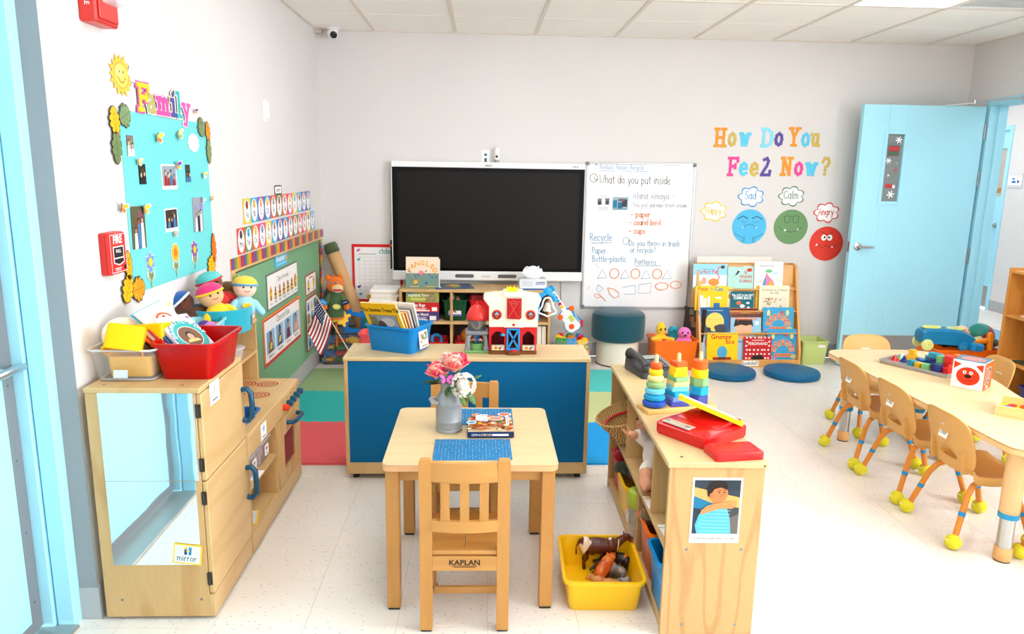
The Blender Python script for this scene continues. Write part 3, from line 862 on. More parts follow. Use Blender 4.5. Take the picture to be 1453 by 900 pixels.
leaf(2.64,1.556,.115,.07,3.1,(112,134,84),'long dark green paper leaf hanging at the left of the family board')
leaf(3.432,1.67,.085,.085,.3,(126,146,100),'rounded green paper leaf at the top right of the family board')
leaf(3.508,1.655,.09,.06,.1,(240,150,30),'orange paper leaf at the top right of the family board')
leaf(3.508,1.566,.115,.06,3.1,(140,152,92),'long olive paper leaf hanging at the right of the family board')
leaf(3.49,1.12,.14,.06,.0,(242,120,24),'tall orange paper leaf at the lower right of the family board')
leaf(3.45,1.045,.1,.1,-.5,YEL,'round yellow paper leaf at the bottom right corner of the family board')
leaf(2.65,1.145,.11,.055,.0,(246,176,24),'narrow yellow paper leaf peeking out beside the red pull station')
leaf(2.632,1.065,.11,.085,-.5,YEL,'large yellow paper leaf at the bottom left corner of the family board')
leaf(2.712,1.05,.1,.095,-1.5,(244,158,30),'orange-yellow paper leaf lying sideways below the family board')

# photographs
def snapshot(w,h,y,z,label,seed,border=0.0,tilt=0.0,bg=(70,70,80)):
 rnd=random.Random(seed);a=Art()
 a.card(w,h,.0015,(246,244,238)if border else bg)
 iw,ih=w-2*border,h-2*border-(border*1.5 if border else 0);cy=border*.75 if border else 0
 if border:a.rect(0,cy,iw,ih,bg)
 for k in range(5):
  c=tuple(min(255,max(0,b+rnd.randint(-40,70)))for b in bg);u=rnd.uniform(.12,.3)
  a.rect(rnd.uniform(-.3,.3)*iw,cy+rnd.uniform(.0,.36)*ih,iw*u,ih*rnd.uniform(.1,.24),c)
 for k in range(max(2,int(iw/.03))):  # people as patches
  px=(k-(max(2,int(iw/.03))-1)/2)*.026;hz=cy+rnd.uniform(-.05,.2)*ih
  skin=rnd.choice([(196,140,110),(150,100,76),(224,176,146)])
  shirt=rnd.choice([(40,44,60),(220,220,220),(70,120,170),(160,40,40),(30,30,34)])
  a.poly([(px-.014,cy-ih/2),(px+.014,cy-ih/2),(px+.01,hz-.012),(px-.01,hz-.012)],shirt)
  a.oval(px,hz,.0085,.0105,(40,28,22),10);a.oval(px,hz-.003,.0065,.008,skin,10)
 return on_left('photograph',a,label,'photograph',y,z,'family photographs',off=OFF,tilt=tilt)
snapshot(.05,.074,2.745,1.565,'small colourful group photo at the upper left of the turquoise board',1,bg=(130,110,100))
snapshot(.055,.074,2.822,1.465,'small dark photo on the left of the turquoise board',2,bg=(36,38,34))
snapshot(.145,.1,3.058,1.453,'white-bordered group photo at the centre of the turquoise board',3,.006,bg=(150,160,170))
snapshot(.046,.073,3.251,1.466,'small dark photo on the right of the turquoise board',4,bg=(40,50,40))
snapshot(.108,.155,2.757,1.272,'tall photo of a person in blue on the lower left of the turquoise board',5,bg=(96,90,60),tilt=-.03)
snapshot(.122,.094,3.048,1.281,'white-bordered dark photo of a couple on the turquoise board',6,.006,bg=(60,44,40))
snapshot(.115,.15,3.334,1.286,'tall pale photo at the lower right of the turquoise board',7,bg=(150,156,170),tilt=-.03)

# butterflies, bees, cloud, flowers
def butterfly(y,z,s,c1,c2,label,tilt=0.0):
 a=Art()
 a.paint(250,246,236)
 for sg in(-1,1):
  up=[(0,.0),(sg*.4,.55),(sg*.85,.6),(sg*.95,.25),(sg*.5,-.02)]
  lo=[(0,-.02),(sg*.5,-.05),(sg*.7,-.4),(sg*.4,-.65),(sg*.1,-.3)]
  for p in(up,lo):
   q=[(x*s*1.1,yy*s*1.1)for x,yy in p]
   a.paint(250,246,236)
   m0=len(a.v);n=len(q)
   # wings lift away from the wall
   a.add([(x,yy,.002+abs(x)*.5)for x,yy in q]+[(x,yy,.003+abs(x)*.5)for x,yy in q],
     [tuple(range(n)),tuple(range(n,2*n))]+[(i,(i+1)%n,n+(i+1)%n,n+i)for i in range(n)])
   a.paint(*(c1 if p is up else c2));q=[(x*.84,yy*.84)for x,yy in q]
   a.add([(x,yy,.0036+abs(x)*.5)for x,yy in q],[tuple(range(n))])
 a.paint(90,60,40).tube([(0,-.5*s,.004),(0,.5*s,.004)],.09*s,6)
 return on_left('butterfly_cutout',a,label,'butterfly',y,z,'paper butterflies on the family board',off=OFF,tilt=tilt)
bt=[(3.37,1.735,.02,(110,70,160),(245,170,40),'purple and orange paper butterfly right of the family heading'),
  (2.966,1.603,.032,(250,210,60),(240,120,40),'yellow and orange paper butterfly at the upper middle of the turquoise board'),
  (3.17,1.622,.03,(222,214,120),(160,180,90),'pale green paper butterfly below the letter y'),
  (2.788,1.51,.022,(250,210,120),(230,180,90),'pale yellow paper butterfly between the two upper left photos'),
  (3.133,1.5,.028,(120,70,160),(245,170,40),'purple and yellow paper butterfly on the corner of the centre photo'),
  (3.418,1.457,.024,(250,200,60),(240,230,220),'yellow paper butterfly at the right edge of the turquoise board'),
  (2.632,1.352,.03,(240,170,60),(230,120,40),'orange paper bee at the left edge of the turquoise board'),
  (2.805,1.337,.03,(245,190,40),(240,170,30),'golden paper butterfly on the corner of the tall left photo'),
  (3.06,1.222,.02,(250,170,150),(240,150,130),'pink paper butterfly under the couple photo'),
  (3.496,1.35,.02,(245,180,60),(240,130,60),'tiny orange paper butterfly on the right border of the board'),
  (3.385,1.348,.018,(210,170,190),(180,160,200),'small mauve paper butterfly on the pale right photo')]
for y,z,s,c1,c2,lab in bt:butterfly(y,z,s,c1,c2,lab,random.uniform(-.5,.5))
a=Art();a.cut(cloud_poly(.064,.04,9,.12),.0016,(214,226,230));a.poly(cloud_poly(.059,.036,9,.12),(252,252,252))
on_left('cloud_cutout',a,'white scalloped paper cloud on the turquoise board','wall cutout',3.336,1.597,off=OFF)
def flower(y,z0,z1,col,mid,label,petals,lf=(140,150,90)):
 h=z1-z0;a=Art()
 a.paint(150,160,110).prism([(-.003,0),(.003,0),(.003,h),(-.003,h)],0,.0012)
 for s in(-1,1):
  a.paint(232,228,214).prism([(s*.004+x*1.25,.03+yy*1.2)for x,yy in[(0,-.006),(s*.022,.01),(s*.024,.034),(s*.006,.018)]],0,.0014)
 a.z=.0018
 for s in(-1,1):a.poly([(s*.004,.026),(s*.022,.042),(s*.022,.06),(s*.006,.05)],lf)
 R=.034
 a.paint(240,232,224).prism(cloud_poly(R*1.25,R*1.12,petals,.3)[:],.0005,.0016)if False else None
 for k in range(petals):
  t=2*PI*k/petals+PI/2
  cx,cy=R*.62*math.cos(t),h+R*.62*math.sin(t)
  for rr,cc,zz in((.6,(236,230,226),.0016),(.5,col,.0022)):
   pts=[]
   for q in range(12):
    u=2*PI*q/12;ex,ey=R*rr*math.cos(u),R*rr*.62*math.sin(u)
    pts.append((cx+ex*math.cos(t)-ey*math.sin(t),cy+ex*math.sin(t)+ey*math.cos(t)))
   a.paint(*cc).prism(pts,0.0004,zz+k*2e-5)
 a.z=.003;a.oval(0,h,R*.5,R*.5,mid)
 return on_left('flower_cutout',a,label,'flower',y,z0,'paper flowers along the board bottom',off=OFF)
flower(2.826,1.037,1.135,(108,150,226),(250,214,40),'blue paper daisy with yellow centre at the board bottom',6)
flower(3.06,1.046,1.146,(246,178,50),(240,130,30),'orange paper daisy with many petals at the board bottom',11)
flower(3.262,1.05,1.138,(130,80,160),(250,196,40),'purple paper flower with yellow centre at the board bottom',7)

# fire strobe and pull station
RED=mat((206,44,38),.35)
t=thing('fire_strobe','red fire alarm strobe at the top of the left wall','fire alarm',(XL,2.555,1.94))
m=MB();m.span((0,-.072,0),(.055,.072,.125),.006);m.span((.055,-.06,.012),(.062,.06,.115),.003)
part('body',m,RED,t)
m=MB();m.loft([[(.058,x,z)for x,z in rrect(.12,.05,.02,4,0.01,.088)],[(.078,x,z)for x,z in rrect(.112,.044,.02,4,0.01,.088)],[(.09,x,z)for x,z in rrect(.08,.026,.012,4,0.01,.088)]])
part('lens',m,clear_mat((240,240,245),.55),t)
a=Art();a.text('FIRE',0,0,.022,(248,240,236),.01)
part('lettering',a,print_mat(),t,(.022,-.0725,.068),(PI/2,PI/2,0),smooth=None)

t=thing('fire_pull_station','red fire alarm pull station with white lettering beside the family board','fire alarm',(XL,2.525,1.132))
part('back_box',MB().span((0,-.053,0),(.024,.057,.142),.004),mat((196,34,30),.4),t)
m=MB();m.loft([[(.024,x,z)for x,z in rrect(.112,.144,.008,3,.002,.0715)],[(.036,x,z)for x,z in rrect(.106,.136,.008,3,.002,.0715)]])
f=part('cover',m,RED,t)
a=Art();a.rect(0,0,.104,.128,(250,245,242));a.rect(0,0,.1,.124,(216,46,40));a.text('FIRE',0,.034,.036,(252,250,248),.03,sx=.95)
a.poly([(-.036,.024),(.036,.024),(.036,-.032),(0,-.042),(-.036,-.032)],(250,248,246));a.poly([(-.032,.02),(.032,.02),(.032,-.014),(-.032,-.014)],(34,30,32));a.poly([(-.032,-.018),(.032,-.018),(.032,-.03),(0,-.038),(-.032,-.03)],(40,36,38))
a.text('PULL',0,.002,.016,(250,250,250),.02);a.rect(-.012,-.05,.045,.003,(245,220,216));a.rect(-.012,-.056,.035,.003,(245,220,216));a.oval(.036,-.05,.007,.008,(30,26,28))
part('face_print',a,print_mat(),f,(.0365,.002,.0715),ON_LEFT,smooth=None)

t=thing('wall_plate','blank white switch plate high on the left wall','wall plate',(XL,4.46,1.82))
part('plate',MB().span((0,-.037,-.06),(.006,.037,.06),.002),mat((244,242,240),.4),t)
part('cover_block',MB().span((.006,-.02,-.045),(.02,.02,.045),.002),mat((246,244,242),.4),t)

# dome camera in the corner
t=thing('security_camera','small white dome security camera under the ceiling corner','camera',(-1.12,5.78,H))
part('mount',MB().lathe([(.055,-.012),(.055,0)],20),mat((242,240,240),.4),t)
part('eyeball',MB().ell((0,-.012,-.04),.042,16,10),mat((244,242,242),.35),t)
part('lens',MB().at(.012,-.045,-.055,rx=PI/2+.5).lathe([(.026,0),(.026,.008),(.018,.011),(.001,.012)],16),mat((24,24,28),.15),t)
m=MB().span((XL,YB-.06,H-.03),(XL+.06,YB,H-.002))
single('cable_box',m,mat((206,198,190),.6),'small grey-beige junction piece tucked in the ceiling corner','junction box')

# alphabet cards
CC={'y':(250,206,30),'b':(36,176,226),'p':(150,84,156),'d':(40,140,190),'r':(236,78,56),'g':(110,146,96),'o':(240,112,50),'k':(236,70,150)}
CN={'y':'yellow','b':'sky blue','p':'purple','d':'dark blue','r':'red','g':'green','o':'orange','k':'pink'}
PIC=[(150,40,60),(240,150,40),(220,150,80),(240,180,50),(140,140,140),(150,60,60),(120,150,160),(240,190,60),(70,160,210),(170,50,60),(200,170,80),(200,110,110),
  (60,50,50),(40,160,200),(240,180,40),(90,150,190),(200,180,150),(190,120,60),(90,140,150),(230,90,70),(60,160,220),(230,140,60),(160,110,100),(130,160,170),(110,90,90),(150,150,190)]
def alphabet(letters,cols,y0,y1,z0,z1,row):
 n=len(letters);w=(y1-y0)/n
 for k,(ch,c)in enumerate(zip(letters,cols)):
  a=Art();h=z1-z0
  a.card(w-.003,h,.001,CC[c]);a.oval(0,0,w*.41,h*.46,(252,252,252))
  pc=PIC[ord(ch)-65]
  a.poly([(x*1,h*.25+yy)for x,yy in leaf_poly(.05,.045,1+k%3,.25)],pc);a.oval(.006,h*.27,.008,.006,tuple(min(255,v+60)for v in pc),8)
  a.text(ch+ch.lower(),0,-.035,.05,(46,46,50),.0,sx=.85)
  on_left('alphabet_card',a,'%s alphabet card with the letters %s in the %s row'%(CN[c],ch+ch.lower(),row),'flash card',y0+(k+.5)*w,(z0+z1)/2,'alphabet cards',off=.002)
alphabet('ABCDEFGHIJKL','ybpdrgokybpd',3.962,5.492,1.196,1.331,'upper')
alphabet('MNOPQRSTUVWXYZ','rgokybpdrgokyb',3.84,5.604,1.046,1.182,'lower')
a=Art();a.card(.165,.058,.0015,(60,62,66),.022);a.poly(rrect(.145,.042,.016),(250,250,250));a.text('Letters',0,-.009,.034,(50,50,54),.01)
on_left('heading_label',a,'small black-framed oval heading above the alphabet cards','sign',4.65,1.36,off=.002)

# green display board, pencil border and posters
GY0,GY1,GZ0,GZ1=3.79,5.7,.13,.965
m=MB().span((0,0,0),(.002,GY1-GY0,GZ1-GZ0))
single('display_board',m,mat((122,170,130),.75,spec=.2),'green paper covered display board low on the left wall','bulletin board',(XL+.0012,GY0,GZ0),smooth=None)
PEN=[(206,40,36),(246,120,30),(254,208,40),(120,170,60),(50,170,214),(60,80,160),(120,60,110),(220,70,60),(250,160,40),(254,220,80),(140,110,80),(80,160,120)]
def pencil_strip(length,label,y,z,vertical=False):
 n=int(length/.025);t=thing('pencil_border',label,'border',(XL+.002,y,z),group='pencil borders of the green board')
 m=Art();m.card(length,.082,.0012,(238,200,140),0,length/2,.041)
 w=length/n;rnd=random.Random(label)
 for k in range(n):
  c=PEN[(k*5+k//7)%12];x=(k+.5)*w
  m.rect(x,.052,w*.98,.06,c);m.rect(x-w*.22,.052,w*.2,.06,tuple(min(255,v+40)for v in c))
  m.poly([(x-w*.49,.022),(x+w*.49,.022),(x+w*.12,.004),(x-w*.12,.004)],(238,200,140));m.poly([(x-w*.15,.007),(x+w*.15,.007),(x,0)],(50,46,46))
 rot=ON_LEFT
 o=part('printed_strip',m,print_mat(),t,None,ON_LEFT,smooth=None)
 if vertical:o.rotation_euler=(Matrix.Rotation(PI/2,4,'Z')@Matrix.Rotation(PI/2,4,'X')@Matrix.Rotation(PI/2,4,'Z')).to_euler()
 return t
pencil_strip(2.0,'long colour pencil border strip along the top of the green board',3.718,.957)
pencil_strip(.8,'colour pencil border strip down the left side of the green board',3.8,.157,True)
pencil_strip(.8,'colour pencil border strip down the corner side of the green board',5.782,.157,True)

a=Art();a.card(.725,.218,.003,(120,122,120));a.rect(0,0,.7,.198,(246,243,238));a.text('Days of the week',0,.04,.045,(70,70,70),0,sx=.8)
for k,d in enumerate(['Sunday','Monday','Tuesday','Wednesday','Thursday','Friday','Saturday']):
 x=-.285+k*.095
 if k in(0,6):
  a.rect(x,-.03,.05,.05,(240,190,50));a.poly([(x-.034,-.006),(x+.034,-.006),(x,.035)],(226,150,50));a.rect(x,-.042,.016,.028,(120,80,40))
 else:
  a.rect(x,-.035,.052,.036,(244,186,30));a.rect(x,-.03,.04,.012,(60,60,64));a.oval(x-.016,-.056,.008,.008,(40,40,44),8);a.oval(x+.016,-.056,.008,.008,(40,40,44),8);a.oval(x,.004,.013,.013,(150,90,70),8);a.rect(x,-.009,.03,.012,(180,60,60))
 a.text(d,x,-.082,.02,(70,70,70),0,sx=.8)
on_left('weekday_poster',a,'laminated days of the week poster on the green board','poster',4.66,.766,off=.004,tilt=0)
a=Art();a.card(.285,.076,.003,(70,178,216),.01);a.rect(0,0,.27,.062,(90,190,225));a.text('November',-.015,-.002,.05,(250,252,250),.02,sx=.85);a.rect(0,-.022,.2,.008,(150,214,234));a.oval(.118,.0,.016,.024,(240,150,40),10);a.oval(.118,.006,.009,.01,(250,220,80),8)
on_left('month_sign',a,'small bright blue heading card under the pencil border','sign',4.636,.925,off=.004)
a=Art();a.card(.872,.294,.002,(206,60,44));a.rect(0,.004,.872,.28,(240,170,60));a.rect(0,0,.85,.272,(204,56,44));a.rect(0,0,.82,.25,(248,245,240));a.text('Classroom Rules',0,.075,.06,(70,70,74),0,sx=.75)
for k in range(4):
 x=-.29+k*.195
 a.rect(x,-.012,.165,.135,(120,176,216));a.rect(x+.04,.0,.07,.11,(150,196,226))
 sk=[(150,96,70),(120,76,60),(196,150,120),(206,150,110)][k];sh=[(120,90,60),(50,70,110),(130,50,60),(220,150,120)][k]
 a.poly([(x-.05,-.079),(x+.05,-.079),(x+.036,-.01),(x-.036,-.01)],sh);a.poly([(x-.03,-.06),(x+.02,-.06),(x+.03,-.02),(x-.01,-.02)],[(240,200,60),(240,200,70),(60,50,60),(240,180,150)][k]);a.oval(x,.016,.026,.034,(40,28,26),12);a.oval(x,.008,.02,.024,sk,12)
 a.text(['Listening ears','Helping hands','Inside voice','Walking feet'][k],x,-.106,.024,(60,60,64),0.005,sx=.85)
on_left('rules_poster',a,'red-framed classroom rules poster with four child photos on the green board','poster',4.62,.484,off=.004)
a=Art();a.card(.33,.148,.002,(196,50,46));a.rect(0,0,.305,.13,(248,244,238));a.rect(0,.045,.12,.008,(90,90,90));a.rect(-.08,-.012,.06,.05,(244,186,40));a.rect(-.08,-.032,.06,.012,(60,60,60));a.oval(-.08,.022,.014,.014,(150,90,70),8);a.rect(.08,-.012,.05,.044,(240,190,60));a.poly([(.046,.01),(.114,.01),(.08,.044)],(230,150,60));a.rect(-.08,-.05,.06,.006,(90,90,90));a.rect(.08,-.05,.06,.006,(90,90,90))
on_left('weekend_poster',a,'small red-framed poster with bus and house pictures near the room corner','poster',5.405,.66,off=.004)
a=Art();a.card(.35,.39,.002,(190,46,44));a.rect(0,0,.325,.365,(246,244,240))
rnd=random.Random(3)
for r in range(4):
 for c in range(3):
  x,y=-.105+c*.105,.13-r*.09
  a.rect(x,y,.08,.07,rnd.choice([(110,170,210),(150,190,220),(220,214,200),(130,150,120)]));a.oval(x,y-.005,.018,.024,rnd.choice([(150,90,60),(60,60,70),(200,120,60),(220,180,60)]),10);a.rect(x,y-.05,.06,.006,(110,110,110))
on_left('schedule_poster',a,'tall red-framed poster with a grid of small pictures near the room corner','poster',5.4,.37,off=.004,tilt=0)
a=Art();a.card(.15,.47,.001,(246,244,240));a.rect(0,.2,.15,.06,(240,140,40));a.rect(0,.2,.12,.03,(250,240,230));a.rect(0,-.19,.15,.02,(240,140,40));a.rect(0,.155,.1,.018,(250,180,60))
for k in range(3):a.oval(.0,.1-k*.05,.02,.018,(80,60,130),10);a.rect(0,.072-k*.05,.01,.02,(80,60,130))
a.text('5',0,-.16,.05,(60,60,60))
on_left('number_chart',a,'narrow white and orange number chart beside the play kitchen hutch','poster',3.99,.49,off=.004)

# ================================================================== WOODS, SHARED BUILDERS
BIRCH=wood('birch_ply',(206,168,112),(184,138,80),'z')
BIRCH_H=wood('birch_ply_top',(210,176,122),(194,150,94),'y',amount=.4)
MAPLE=wood('maple_top',(216,190,144),(204,172,120),'x',amount=.3,fine=.2)
PLYEDGE=wood('ply_edge',(208,158,96),(178,122,66),'y',bands=60,amount=.5)
NAVY=plastic(18,74,104)

def wmb(t):
 m=MB();m.M=Matrix.Translation(-Vector(t.location));return m

def tray_mb(w,d,h,taper=.85,t=.004,rim=.008,r=.025,base=0.0,rimh=None):
 """open-topped moulded tub, origin at the middle of its base"""
 rimh=rimh or rim
 L=[]
 def lp(sw,sd,z,rr):return[(x,y,z)for x,y in rrect(sw,sd,rr,4)]
 bw,bd=w*taper,d*taper if d*taper>d-.06 else d-.06
 L=[lp(bw-.006,bd-.006,base,r*.8),lp(bw,bd,base+.004,r),lp(w-2*rim,d-2*rim,h-rimh,r),lp(w,d,h-rimh,r+rim),lp(w,d,h,r+rim),
   lp(w-2*rim-.002,d-2*rim-.002,h,r),lp(w-2*rim-2*t,d-2*rim-2*t,h-rimh,r),lp(bw-2*t,bd-2*t,base+t+.003,r)]
 return MB().loft(L)

def book(name,w,h,t,cover,label,loc,rot,art=None,pages=True,group=None,cat='book',spine=None):
 """local x right, y up, z towards the reader; origin at the middle of the lower edge"""
 o=thing(name,label,cat,loc,rot=rot,group=group)
 m=MB();m.span((-w/2,0,t-.0015),(w/2,h,t));m.span((-w/2,0,0),(w/2,h,.0015));m.span((-w/2-.0012,0,0),(-w/2,h,t))
 part('cover',m,mat(cover,.4),o,smooth=None)
 if pages:part('pages',MB().span((-w/2,.002,.0016),(w/2-.002,h-.002,t-.0016)),matte(244,240,230),o,smooth=None)
 if art:
  a=Art();a.z=t+.0002;art(a,w,h);part('cover_print',a,print_mat(),o,smooth=None)
 return o

def rotm(rx=0,ry=0,rz=0,order='ZXY'):
 """stand a book up (print facing -y), then roll (ry), lean back (rx), turn (rz)"""
 M=Matrix.Rotation(rz,4,'Z')@Matrix.Rotation(rx,4,'X')@Matrix.Rotation(ry,4,'Y')@Matrix.Rotation(PI/2,4,'X')
 return M.to_euler()

# ================================================================== PLAY REFRIGERATOR
FX0,FX1,FY0,FY1,FZ=-1.245,-.885,2.25,2.655,.81
t=thing('play_refrigerator','birch play refrigerator with a mirror on its side and blue door handles','play furniture',(-1.065,2.45,0))
m=wmb(t);m.span((FX0,FY0,.012),(FX1-.018,FY0+.018,FZ-.018),.001);part('side_panel',m,BIRCH,t)
m=wmb(t);m.span((FX0,FY1-.018,.012),(FX1-.018,FY1,FZ-.018),.001);part('side_panel',m,BIRCH,t)
m=wmb(t);m.span((FX0,FY0+.018,.05),(FX0+.01,FY1-.018,FZ-.02));part('back_panel',m,BIRCH,t,smooth=None)
m=wmb(t);m.span((FX0-.004,FY0-.003,FZ-.018),(FX1-.003,FY1,FZ),.003);part('top_panel',m,BIRCH_H,t)
m=wmb(t);m.span((FX1-.045,FY0+.018,.03),(FX1-.018,FY1-.018,.09));m.span((FX1-.018,FY0,.012),(FX1-.002,FY1,.092),.001);part('plinth',m,BIRCH_H,t)
m=wmb(t);m.span((FX0+.01,FY0+.018,.09),(FX1-.02,FY1-.018,.105));m.span((FX0+.01,FY0+.018,.485),(FX1-.02,FY1-.018,.5));part('shelf',m,BIRCH_H,t,smooth=None)
for(z0,z1,hz,nm)in((.498,.79,.632,'freezer_door'),(.096,.493,.325,'refrigerator_door')):
 m=wmb(t);m.span((FX1-.017,FY0+.002,z0),(FX1,FY1-.002,z1),.003)
 d=part(nm,m,BIRCH_H,t)
 m=wmb(t);y=2.628
 m.tube([(FX1,y,hz+.058),(FX1+.02,y,hz+.062),(FX1+.034,y,hz+.045),(FX1+.036,y,hz),(FX1+.034,y,hz-.045),(FX1+.02,y,hz-.062),(FX1,y,hz-.058)],.0105,10)
 part('handle',m,NAVY,d)
 for zz in(z0+.055,z1-.055):
  m=wmb(t);m.span((FX1-.02,FY0-.0025,zz-.022),(FX1-.004,FY0+.001,zz+.022));m.cyl((FX1-.012,FY0-.003,zz-.022),(FX1-.012,FY0-.003,zz+.022),.004,8)
  part('hinge',m,mat((70,66,64),.4,metal=.8),d)
mm,nt,b=new_mat('mirror')
b.inputs['Metallic'].default_value=1;b.inputs['Roughness'].default_value=.03;b.inputs['Base Color'].default_value=(.9,.93,.94,1)
_tc=nt.nodes.new('ShaderNodeTexCoord');_n=nt.nodes.new('ShaderNodeTexNoise');_n.inputs['Scale'].default_value=4.5
_b=nt.nodes.new('ShaderNodeBump');_b.inputs['Strength'].default_value=.12;_b.inputs['Distance'].default_value=.006
nt.links.new(_tc.outputs['Object'],_n.inputs['Vector']);nt.links.new(_n.outputs['Fac'],_b.inputs['Height']);nt.links.new(_b.outputs['Normal'],b.inputs['Normal'])
m=wmb(t);m.span((-1.205,FY0-.003,.5),(-.908,FY0,.794));part('mirror_panel',m,mm,t,smooth=None)
m=wmb(t);m.span((-1.205,FY0-.003,.203),(-.92,FY0,.498));part('mirror_panel',m,mm,t,smooth=None)
for x in(-1.19,-.93):
 m=MB().at(x+1.065,FY0-2.45,.075,rx=PI/2).lathe([(.005,0),(.0045,.0012),(.001,.0016)],12);part('screw',m,metal(140,142,150),t)
for(x,y)in((-1.2,2.285),(-.955,2.285)):
 m=MB().at(x+1.065,y-2.45,FZ).lathe([(.005,0),(.0045,.0008),(.001,.001)],12);part('screw',m,metal(110,112,116),t)
for(x,y)in((-1.2,2.3),(-.92,2.3),(-1.2,2.6),(-.92,2.6)):
 m=MB().at(x+1.065,y-2.45,0).lathe([(.014,0),(.016,.004),(.016,.0125)],12);part('foot',m,plastic(220,210,190),t)
a=Art();a.card(.092,.07,.001,(246,206,60));a.rect(0,0,.082,.06,(225,232,240));a.hand('mirror',0,-.024,.021,(40,50,60),.0022,'c')
a.rect(-.006,.008,.009,.02,(30,60,120));a.rect(.008,.008,.009,.02,(40,130,170));a.oval(-.006,.022,.006,.005,(250,200,40),10);a.oval(.008,.022,.006,.005,(60,160,200),10);a.rect(.001,.012,.012,.004,(250,200,40))
single('picture_card',a,print_mat(),'yellow-edged picture card reading mirror taped on the refrigerator mirror','label',(-.962,FY0-.0055,.243),rot=(PI/2,.12,0),smooth=None)
a=Art();a.card(.085,.075,.001,(248,246,242));a.rect(0,.012,.02,.034,(214,214,200));a.rect(0,.012,.004,.034,(130,130,110));a.rect(0,-.024,.05,.006,(110,110,110));a.ring(0,0,.0,.0,.001,(90,90,90))if False else None
on=single('picture_card',a,print_mat(),'white picture card on the upper refrigerator door','label',(FX1+.001,2.362,.765),rot=ON_LEFT,smooth=None)

# ================================================================== PLAY KITCHEN (sink, stove, hutch)
KX0,KX1,KY0,KY1,KZ=-1.25,-.885,2.66,3.435,.5
t=thing('play_kitchen','birch play kitchen with blue sink, red stove burners and an open hutch','play furniture',(-1.065,3.05,0))
for(y0,y1)in((KY0,KY0+.018),(3.035,3.053),(KY1-.018,KY1)):
 m=wmb(t);m.span((KX0,y0,.012),(KX1-.002,y1,KZ-.02),.001);part('side_panel',m,BIRCH,t)
m=wmb(t);m.span((KX0,KY0+.018,.05),(KX0+.008,KY1-.018,KZ-.02));part('back_panel',m,BIRCH,t,smooth=None)
# worktop around the sink opening
SX0,SX1,SY0,SY1=-1.13,-.935,2.745,2.985
m=wmb(t)
m.span((KX0,KY0,KZ-.02),(SX0,KY1,KZ),.002);m.span((SX1,KY0,KZ-.02),(KX1+.003,KY1,KZ),.002);m.span((SX0,KY0,KZ-.02),(SX1,SY0,KZ));m.span((SX0,SY1,KZ-.02),(SX1,KY1,KZ))
part('worktop',m,BIRCH_H,t)
o=part('sink',tray_mb(SX1-SX0+.024,SY1-SY0+.024,.1,.9,.003,.012,.03,rimh=.005),plastic(20,96,170),t,((SX0+SX1)/2+1.065,(SY0+SY1)/2-3.05,KZ-.096))
m=MB();m.tube([(-1.17+1.065,-.18,KZ),(-1.17+1.065,-.18,KZ+.07),(-1.15+1.065,-.18,KZ+.095),(-1.11+1.065,-.18,KZ+.09)],.009,8)
part('tap',m,NAVY,t)
for(x,y)in((-1.0,3.335),(-.99,3.165),(-1.1,3.335),(-1.1,3.165)):
 a=Art();R_=(176,44,14)
 a.ring(0,0,.044,.044,.007,R_);a.ring(0,0,.028,.028,.007,R_);a.ring(0,0,.012,.012,.006,R_)
 part('burner',a,print_mat(),t,(x+1.065,y-3.05,KZ+.0003),smooth=None)
m=wmb(t);m.span((KX1-.018,KY0,.405),(KX1,KY1,KZ-.02),.001);ap=part('apron',m,BIRCH_H,t)
for k,y in enumerate((3.165,3.228,3.292,3.355,3.415)):
 m=MB().at(KX1+1.065,y-3.05,.443,ry=PI/2).lathe([(.015,0),(.016,.004),(.0135,.026),(.001,.027)],16)
 part('knob',m,plastic(214,60,34)if k==0 else NAVY,ap)
 a=Art();a.rect(0,0,.03,.002,(90,70,50));a.rect(0,.006,.02,.002,(90,70,50));a.rect(0,-.04,.006,.006,(90,70,50))if False else None
 part('knob_print',a,print_mat(),ap,(KX1+1.065+.0002,y-3.05,.468),ON_LEFT,smooth=None)
m=wmb(t);m.span((KX1-.018,KY0,.012),(KX1,KY1,.09),.001);part('plinth',m,BIRCH_H,t)
m=wmb(t);m.span((KX0+.008,KY0+.018,.082),(KX1-.018,3.035,.096));part('shelf',m,BIRCH_H,t,smooth=None)
m=wmb(t);m.span((KX0+.008,KY0+.018,.262),(KX1-.006,3.035,.277));part('shelf',m,BIRCH_H,t,smooth=None)
# oven door with a window
m=wmb(t);w0,w1,z0,z1=3.15,3.34,.155,.315
m.span((KX1-.016,3.056,.096),(KX1+.002,w0,.4),.001);m.span((KX1-.016,w1,.096),(KX1+.002,KY1-.002,.4),.001);m.span((KX1-.016,w0,.096),(KX1+.002,w1,z0));m.span((KX1-.016,w0,z1),(KX1+.002,w1,.4))
d=part('oven_door',m,BIRCH,t)
m=wmb(t);m.span((KX1-.01,w0,z0),(KX1-.006,w1,z1));part('window_pane',m,clear_mat((150,60,70),.45),d,smooth=None)
m=wmb(t);m.tube([(KX1,3.2,.362),(KX1+.03,3.205,.36),(KX1+.036,3.23,.358),(KX1+.036,3.34,.352),(KX1+.03,3.365,.35),(KX1,3.37,.35)],.0105,10);part('handle',m,NAVY,d)
m=wmb(t);m.span((KX0+.01,3.06,.225),(KX1-.03,KY1-.02,.232));part('oven_shelf',m,mat((206,150,90),.5),t,smooth=None)
for(x,y)in((-1.2,2.7),(-.92,2.7),(-1.2,3.4),(-.92,3.4)):
 m=MB().at(x+1.065,y-3.05,0).lathe([(.014,0),(.016,.004),(.016,.0125)],12);part('foot',m,plastic(220,210,190),t)
